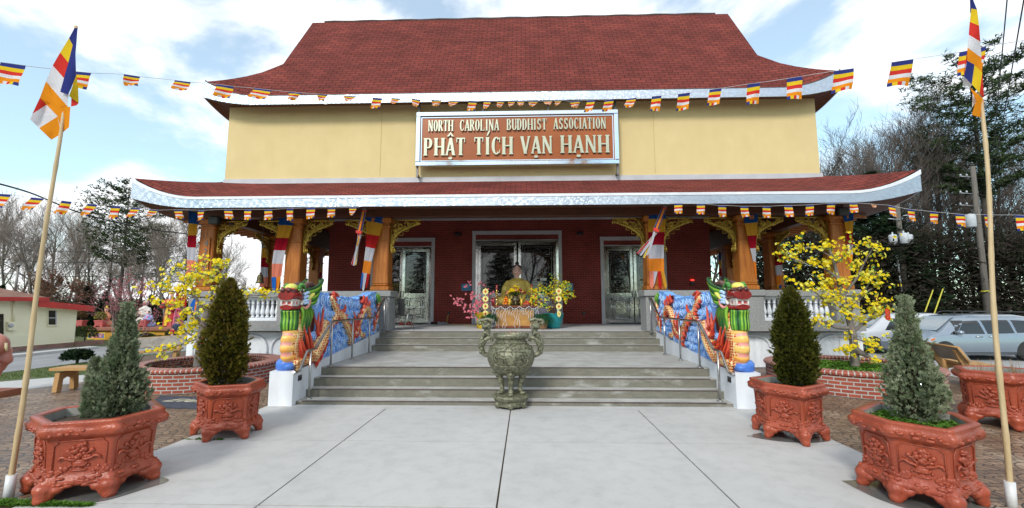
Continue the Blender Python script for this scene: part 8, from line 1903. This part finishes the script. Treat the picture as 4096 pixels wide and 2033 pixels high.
# young plum tree between the left juniper and the statues
def plum(lb,px,py,Yt,h,seed):
    p=atY(px,py,Yt); z=T(p.x,p.y); tk,tw=grow(seed,h,.045,3,.7,(9,7,5),0,.25,.30,.006); t_=mk('plum_tree',lb,[],(p.x,p.y,z)); o=tk.build('trunk',mTB); o.parent=t_; o=tw.build('crown',mTw2); o.parent=t_
    rr=random.Random(seed); fb=MB()
    for i in range(0,len(tw.v),4):
        if rr.random()<.5: p_=Vector(tw.v[i]); d=Vector((rr.uniform(-1,1),-1,rr.uniform(-.5,1))); flower(fb,p_,d,.035,rr,0,0,3)
    o=fb.build('blossoms',[clothmat('plum_pink',(.50,.17,.20),.3)]); o.parent=t_
plum('young plum tree with sparse pink buds, standing on the lawn between juniper and statues',341,885,9.6,3.4,31)
plum('pink-budded plum tree close to the house side of the left juniper',285,862,22,5.0,32)
# mulch bed
mMul=mat('bark_mulch',(.16,.11,.08),(.08,.055,.04),rough=1,vs=14,bump=1,bs=30)
mb=MB(); P=[Vector((x,y,T(x,y)+.0)) for x,y in ((-16.4,9.4),(-14.6,7.4),(-12.0,7.8),(-11.2,9.6),(-12.6,11.8),(-15.2,11.6))]; P=bez(P+P[:1],5)[:-1]; c0=sum((Vector(p) for p in P),Vector())/len(P); mb.v=[tuple(p) for p in P]+[(c0.x,c0.y,T(c0.x,c0.y)+.12)]
for i in range(len(P)): mb.face((i,(i+1)%len(P),len(P)),0,None,True)
tag(mb.build('mulch_bed',mMul),kind='structure')
# ================================================================ vehicles (facing -x)
mSil=mat('silver_blue_paint',(.27,.32,.38),(.25,.30,.36),rough=.25,metal=.55,vs=1,coat=.8); mWhP=mat('pearl_white_paint',(.52,.54,.58),(.48,.50,.55),rough=.25,coat=.8,vs=1); mBluP=mat('deep_blue_paint',(.01,.02,.20),(.01,.015,.16),rough=.2,coat=.9,vs=1)
mTyre=mat('tyre_rubber',(.02,.02,.02),(.03,.03,.03),rough=.85); mAlloy=mat('alloy_wheel',(.45,.46,.48),(.3,.3,.32),rough=.3,metal=.9); mHL=mat('headlight_glass',(.55,.58,.62),(.3,.32,.35),rough=.08,vs=6,spec=.8); mAmb=mat('amber_lens',(.75,.15,.02),rough=.2)
def vehicle(name,lb,x0,Y0,zg,L,W,H,paint,prof,wb,cat,win,bh=.62):
    # prof: (t along the length, z of hood/roof line), t in 0..1 ; Y0: near side
    t_=thing(name,lb,cat,(x0+L/2,Y0+W/2,zg)); zc=zg; yc=Y0+W/2
    def topz(t):
        for (a,za),(b,zb) in zip(prof,prof[1:]):
            if a<=t<=b: f=(t-a)/(b-a); f=f*f*(3-2*f)*.35+f*.65; return za+(zb-za)*f
        return prof[-1][1]
    belt=lambda t: .86+.10*t
    N_=44; rings=[]
    for i in range(N_+1):
        t=i/N_; x=x0+L*t; w_=W/2*(1-.14*max(0,1-t/.10)**2-.10*max(0,(t-.93)/.07)**2); zt_=topz(t)*H; b_=min(belt(t)*1.0,zt_-.03) ; r=[]
        low=.20+.10*max(0,1-t/.04)
        tum=max(0,(zt_-b_))*.30
        pts=[(-w_*.92,low),(-w_*.99,low+.12),(-w_,.55),(-w_*.985,b_),(-(w_-tum*.55)*.985,b_+(zt_-b_)*.62),(-(w_-tum)*.90,zt_-.05*(1 if zt_-b_>.2 else .4)),(-(w_-tum)*.6,zt_),(0,zt_+.012)]
        pts=pts+[(-a,z) for a,z in pts[-2::-1]]
        rings.append([Vector((x,yc+a,zc+z)) for a,z in pts])
    mb=MB(); mb.loft(rings,0,True,True,True)
    bd=mb.build('body',paint,t_)
    def side(t,z,off=.004,far=False):   # point on the near flank
        zt_=topz(t)*H; b_=min(belt(t),zt_-.03); w_=W/2*(1-.14*max(0,1-t/.10)**2-.10*max(0,(t-.93)/.07)**2); tum=max(0,zt_-b_)*.30
        if z<=b_: yy=w_*.99
        else:
            z1=b_+(zt_-b_)*.62; y0_,y1_=w_*.985,(w_-tum*.55)*.985; y2_=(w_-tum)*.90; z2=zt_-.05
            yy=y0_+(y1_-y0_)*(z-b_)/(z1-b_) if z<z1 else y1_+(y2_-y1_)*(z-z1)/(z2-z1+1e-6)
        return Vector((x0+L*t,yc-(yy+off),zc+z))
    def panel(P,name,m_,off=.005,n=6):
        # bilinear quad patch on the flank: P=[(t,z) lower-left, lower-right, upper-right, upper-left]
        mb=MB(); 
        for i in range(n):
            for j in range(n):
                def q(u,v): a=(P[0][0]*(1-u)+P[1][0]*u,P[0][1]*(1-u)+P[1][1]*u); b=(P[3][0]*(1-u)+P[2][0]*u,P[3][1]*(1-u)+P[2][1]*u); return side(a[0]*(1-v)+b[0]*v,a[1]*(1-v)+b[1]*v,off)
                mb.quad(q(i/n,j/n),q((i+1)/n,j/n),q((i+1)/n,(j+1)/n),q(i/n,(j+1)/n),sm=True)
        return mb.build(name,m_,bd)
    panel([(win[0][0][0]-.01,.985),(win[-1][1][0]+.005,1.06),(win[-1][2][0]+.012,1.50 if H>1.6 else 1.31),(win[0][3][0]+.002,1.50 if H>1.6 else 1.31)],'pillar_trim',mBlack,.003)
    for P in win: panel(P,'side_window',mGlass,.007)
    # windscreen as a strip over the loft between two stations
    ta,tb=[a for a in prof if a[0]>.15][0][0],None
    ws=[p for p in prof][2:4]; mb=MB(); n=8
    for i in range(n):
        for j in range(n):
            def q(u,v):
                t=ws[0][0]+.02+(ws[1][0]-ws[0][0]-.04)*v; zt_=topz(t)*H; b_=belt(t); tum=max(0,zt_-b_)*.30; w_=(W/2-tum)*.80; return Vector((x0+L*t,yc-w_+2*w_*u,zc+zt_+.018))
            mb.quad(q(i/n,j/n),q((i+1)/n,j/n),q((i+1)/n,(j+1)/n),q(i/n,(j+1)/n),sm=True)
    mb.build('windscreen',mat('windscreen_glass_'+name,(.25,.30,.34),(.2,.25,.28),rough=.05,spec=1.0),bd)
    for tx in wb:
        x=x0+L*tx
        for yy,s_ in ((Y0+.02,1),(Y0+W-.24,-1)):
            mb=MB(); c=(x,yy,zc+.33)
            rg=[]
            for r,o in ((.20,0),(.30,-.005),(.335,.03),(.335,.19),(.30,.22)): rg.append([Vector((x+r*math.cos(2*PI*j/28),yy+o,zc+.335+r*math.sin(2*PI*j/28))) for j in range(28)])
            mb.loft(rg,0,True); wh=mb.build('wheel',mTyre,t_)
            mb=MB(); yr=yy-.008 if s_==1 else yy+.225
            for k in range(5):
                a=k*2*PI/5; 
                for da in (-.12,.12): mb.tube([(x+.04*math.cos(a),yr,zc+.335+.04*math.sin(a)),(x+.19*math.cos(a+da),yr,zc+.335+.19*math.sin(a+da))],.018,5)
            mb.tube([(x+.205*math.cos(2*PI*j/28),yr,zc+.335+.205*math.sin(2*PI*j/28)) for j in range(29)],.014,5); mb.ell((x,yr,zc+.335),(.05,.02,.05),0,8,5); mb.build('rim',mAlloy,wh)
        # dark arch on the near flank
        mb=MB(); P=[]
        for j in range(17): a=PI*j/16; P.append(Vector((x+.40*math.cos(a),Y0-.004+.0,zc+.335+.40*math.sin(a))))
        P=[Vector((x+.40,Y0-.004,zc+.2))]+P+[Vector((x-.40,Y0-.004,zc+.2))]; 
        mb.prism(P,(0,.02,0)); mb.build('wheel_arch',mTyre,bd)
    # seams, handles, mirror, lights
    return t_,bd,side,panel
pv=[(0,.34),(.03,.44),(.16,.60),(.36,.955),(.48,.99),(.80,.985),(.93,.93),(.99,.62),(1.0,.5)]
t_,bd,side,panel=vehicle('minivan','silver-blue minivan parked beyond the bench, nearest of the parked vehicles',15.25,9.0,-.405,5.1,1.97,1.76,mSil,pv,(.195,.79),'minivan',
 [[(.300,1.00),(.500,1.00),(.480,1.50),(.375,1.48)],[(.520,1.00),(.715,1.03),(.700,1.52),(.505,1.51)],[(.735,1.04),(.93,1.08),(.88,1.48),(.725,1.52)],[(.245,.98),(.285,.99),(.285,1.12),(.27,1.08)]])
for a in (.292,.510,.722): panel([(a-.0012,.35),(a+.0012,.35),(a+.0012,.97),(a-.0012,.97)],'door_seam',mBlack,.003,2)
panel([(.30,.28),(.71,.28),(.71,.31),(.30,.31)],'sill_strip',mBlack,.006,2)
for a in (.45,.545):
    c=side(a,.90,.02); mb=MB(); mb.tube([c-Vector((.11,0,0)),c+Vector((.11,0,0))],.018,6); mb.build('door_handle',mRail,bd)
c=side(.305,1.06,.10); mb=MB(); mb.ell(c,(.12,.13,.085),0,12,8); mb.build('wing_mirror',mSil,bd)
mb=MB(); mb.loft([[side(.03,.62+.0,.01),side(.03,.78,.01),side(.03,.78,-.12),side(.03,.62,-.12)],[side(.10,.70,.012),side(.10,.86,.012),side(.10,.86,-.1),side(.10,.70,-.1)],[side(.135,.80,.006),side(.135,.86,.006),side(.135,.86,-.1),side(.135,.80,-.1)]],0,True,False); hl=mb.build('headlight',mHL,bd)
panel([(.095,.72),(.125,.80),(.125,.85),(.095,.80)],'amber_indicator',mAmb,.02,2)
mb=MB()
for yy in (9.30,10.67): mb.tube([(15.25+5.1*.45,yy,1.37),(15.25+5.1*.5,yy,1.43),(15.25+5.1*.85,yy,1.42),(15.25+5.1*.9,yy,1.36)],.02,6)
mb.build('roof_rail',mBlack,bd)
t_,bd,side,panel=vehicle('minivan','pearl white minivan parked behind the silver-blue one, its front bumper sticking out',14.6,11.5,-.405,5.0,1.95,1.74,mWhP,pv,(.18,.79),'minivan',[[(.300,1.00),(.500,1.00),(.480,1.50),(.375,1.48)],[(.520,1.00),(.715,1.03),(.700,1.52),(.505,1.51)],[(.735,1.04),(.93,1.08),(.88,1.48),(.725,1.52)]])
panel([(.0,.30),(.16,.28),(.16,.40),(.0,.42)],'lower_grille',mBlack,.012,4)
mb=MB(); mb.box(14.56,11.75,-.12,14.66,13.2,.02,b=.02); mb.build('front_grille',mBlack,bd)
mb=MB(); mb.loft([[side(.02,.66,.012),side(.02,.78,.012),side(.02,.78,-.1),side(.02,.66,-.1)],[side(.12,.78,.012),side(.12,.86,.012),side(.12,.86,-.1),side(.12,.78,-.1)]],0,True,False); mb.build('headlight',mHL,bd)
ps=[(0,.38),(.03,.5),(.26,.64),(.42,.95),(.52,1.0),(.66,.98),(.84,.70),(.97,.64),(1.0,.45)]
vehicle('blue_car','deep blue car half hidden behind the right blossom tree','x' and 15.9,14.6,-.405,4.5,1.8,1.45,mBluP,ps,(.19,.80),'car',[[(.36,.95),(.52,.95),(.515,1.32),(.43,1.30)],[(.535,.95),(.72,.95),(.66,1.30),(.53,1.33)]])
# ================================================================ utility poles and wires
mPole=mat('weathered_pole',(.16,.14,.12),(.10,.09,.08),rough=.95,vs=3,scale=(4,4,.3)); mGal=mat('galvanised',(.42,.44,.46),(.35,.37,.39),rough=.45,metal=.6); mTrf=mat('transformer_grey',(.50,.53,.56),(.42,.45,.48),rough=.5); mWire=mat('wire_black',(.02,.02,.02),rough=.7); mGuard=mat('guy_guard_yellow',(.55,.50,.05),rough=.6)
def ubase(px0,py0,px1,py1,Yp):
    a=atY(px0,py0,Yp);b=atY(px1,py1,Yp); return a,b
a=atY(2258,522,22); b=atY(2279,760,22); b=Vector((b.x,b.y,T(b.x,b.y)))
t_=thing('utility_pole','utility pole with three grey transformers in front of the broad cedar','utility pole',tuple(b)); mb=MB(); mb.tube([b,a+Vector((0,0,.2))],[.19,.13],12); mb.build('pole',mPole,t_)
mb=MB(); c=atY(2256,645,21.6); mb.tube([Vector((b.x-.28,b.y-.2,b.z)),c],.07,8); mb.build('riser_conduit',mGal,t_)
c0=atY(2257,607,22)
for k in (-1,0,1):
    c=c0+Vector((k*.52,-.3-.25*(k==0),-.25-.06*abs(k))); mb=MB(); mb.lathe([(.20,0),(.24,.03),(.24,.62),(.21,.70),(.05,.74)],tuple(c),16,0,True,True); mb.lathe([(.05,.7),(.06,.8),(.03,.88)],(c.x,c.y,c.z),8,0,True,True); mb.build('transformer',mTrf,t_)
c=atY(2262,548,22)
for dx in (-.5,.5): mb=MB(); mb.tube([c+Vector((dx-.4,-.2,dx*.2)),c+Vector((dx+.4,-.2,dx*.35))],.035,6); mb.tube([c+Vector((dx,-.2,0)),c+Vector((dx,-.2,.3))],.05,6); mb.build('insulator_arm',mGal,t_)
a2=atY(2448,430,21); b2=atY(2480,760,21); b2=Vector((b2.x,b2.y,T(b2.x,b2.y)))
t2=thing('utility_pole','taller utility pole with one transformer and stacked side arms, left of the bamboo flagpole','utility pole',tuple(b2)); mb=MB(); mb.tube([b2,a2+Vector((0,0,.3))],[.21,.13],12); mb.build('pole',mPole,t2)
mb=MB(); c=atY(2448,562,21); mb.lathe([(.24,0),(.28,.03),(.28,.75),(.24,.85),(.05,.9)],(c.x-.35,c.y-.2,c.z-.3),16,0,True,True); mb.build('transformer',mTrf,t2)
for py in (446,488,518):
    c=atY(2448,py,21); mb=MB(); mb.tube([c,c+Vector((-.95,-.1,.05))],.03,6)
    for q in (.5,.9): mb.ell(c+Vector((-q,-.1,.12)),(.06,.06,.09),0,8,5)
    mb.build('side_arm',mGal,t2)
mb=MB(); c=atY(2478,735,21); mb.lathe([(.215,0),(.215,.1)],tuple(c),12); mb.build('pole_band',mGuard,t2)
def wire(lb,P,r=.012,grp=None,sag=.0):
    mb=MB(); a=Vector(P[0]); b=Vector(P[-1]); pts=[]
    if len(P)==2:
        for i in range(25): t=i/24; p=a.lerp(b,t); p.z-=sag*4*t*(1-t); pts.append(p)
    else: pts=bez(P,8)
    mb.tube(pts,r,4,0,False); tag(mb.build('wire',mWire),lb,'wire',grp)
wire('pair of wires rising out of the top right corner, left one',[atY(2490,470,20),atD(2539,-60,9)],.012); wire('pair of wires rising out of the top right corner, right one',[atY(2498,450,20),atD(2586,-60,9)],.014)
wire('grey cable sagging between the two utility poles',[atY(2284,640,22),atY(2448,590,21)],.02,None,.5)
for i,(ya,yb) in enumerate(((447,440),(487,492),(560,560))): wire(['top line running right from the taller utility pole','middle line running right from the taller utility pole','lowest line running right from the taller utility pole'][i],[atY(2450,ya,21),atY(2640,yb,18)],.012,None,.2)
wire('guy wire on the left between the poles',[atY(2446,520,21),atZ(2350,790,-.4)],.012); wire('guy wire on the right between the poles',[atY(2446,560,21),atZ(2380,795,-.4)],.012)
for i,(xa,ya,xb,yb) in enumerate(((2347,730,2327,785),(2372,727,2350,790))):
    p=atY(xa,ya,19); q=atY(xb,yb,18.2); mb=MB(); mb.tube([q,p],.035,8); tag(mb.build('guy_guard',mGuard),'yellow guy-wire guard leaning by the wood edge, %s one'%('left' if i==0 else 'right'),'guy guard')
wire('thick black cable from the upper left edge sagging to the porch roof',[atD(-60,448,10),atD(75,485,12),atD(200,535,14),atD(330,568,16),atD(400,580,17),atD(480,590,17.5)],.022)
for i,y in enumerate((655,690,628)): wire(['thin line crossing the left trees, lower','thin line crossing the left trees, lowest','thin line crossing the left trees, upper'][i],[atD(-60,y-10,34),atD(560,y-25,34)],.02,None,.7)
# ================================================================ pieces that can be counted become objects of their own
def loose_split(o,newname=None):
    me=o.data; n=len(me.vertices); par=list(range(n))
    def find(a):
        while par[a]!=a: par[a]=par[par[a]]; a=par[a]
        return a
    for p in me.polygons:
        v=p.vertices; a=find(v[0])
        for b in v[1:]: par[find(b)]=a
    g={}
    for p in me.polygons: g.setdefault(find(p.vertices[0]),[]).append(p)
    if len(g)<2: return
    for k,(root,ps) in enumerate(g.items()):
        used={}; vs_=[]; fs=[]
        for p in ps:
            f=[]
            for v in p.vertices:
                if v not in used: used[v]=len(vs_); vs_.append(tuple(me.vertices[v].co))
                f.append(used[v])
            fs.append(f)
        m2=bpy.data.meshes.new(newname or o.name.split('.')[0]); m2.from_pydata(vs_,[],fs)
        for m_ in me.materials: m2.materials.append(m_)
        m2.polygons.foreach_set('material_index',[p.material_index for p in ps]); m2.polygons.foreach_set('use_smooth',[p.use_smooth for p in ps]); m2.update()
        c=bpy.data.objects.new(newname or o.name.split('.')[0],m2); COL.objects.link(c); c.parent=o.parent; c.matrix_parent_inverse=o.matrix_parent_inverse; c.location=o.location
    bpy.data.objects.remove(o)
def key_split(o,key):
    me=o.data; g={}
    for p in me.polygons: g.setdefault(key(p.center),[]).append(p)
    if len(g)<2: return
    for kk,ps in g.items():
        used={}; vs_=[]; fs=[]
        for p in ps:
            f=[]
            for v in p.vertices:
                if v not in used: used[v]=len(vs_); vs_.append(tuple(me.vertices[v].co))
                f.append(used[v])
            fs.append(f)
        nm=o.name.split('.')[0]; m2=bpy.data.meshes.new(nm); m2.from_pydata(vs_,[],fs)
        for m_ in me.materials: m2.materials.append(m_)
        m2.polygons.foreach_set('material_index',[p.material_index for p in ps]); m2.polygons.foreach_set('use_smooth',[p.use_smooth for p in ps]); m2.update()
        c=bpy.data.objects.new(nm,m2); COL.objects.link(c); c.parent=o.parent; c.matrix_parent_inverse=o.matrix_parent_inverse
    bpy.data.objects.remove(o)
for o in list(bpy.data.objects):
    b=o.name.split('.')[0]
    if b in ('eye','eyebrow','cheek_frill'): key_split(o,lambda c: abs(c.x)>4.185)
    elif b=='lower_strut': key_split(o,lambda c: c.x>0)
    elif b=='claw_paw': key_split(o,lambda c: c.y>1.5)
for o in list(bpy.data.objects):
    b=o.name.split('.')[0]
    if o.type!='MESH' or o.children: continue
    if b in ('control_joint','upper_strut','horn','ear','roof_rail','ceiling_rafters','eave_rafters','maroon_hollow','flashing','perimeter_beam','wall_trim','interior_partition'): loose_split(o,{'ceiling_rafters':'ceiling_rafter','eave_rafters':'eave_rafter','maroon_hollow':'dark_hollow'}.get(b))
for _o in bpy.data.objects:
    if '_t' in _o: del _o['_t']
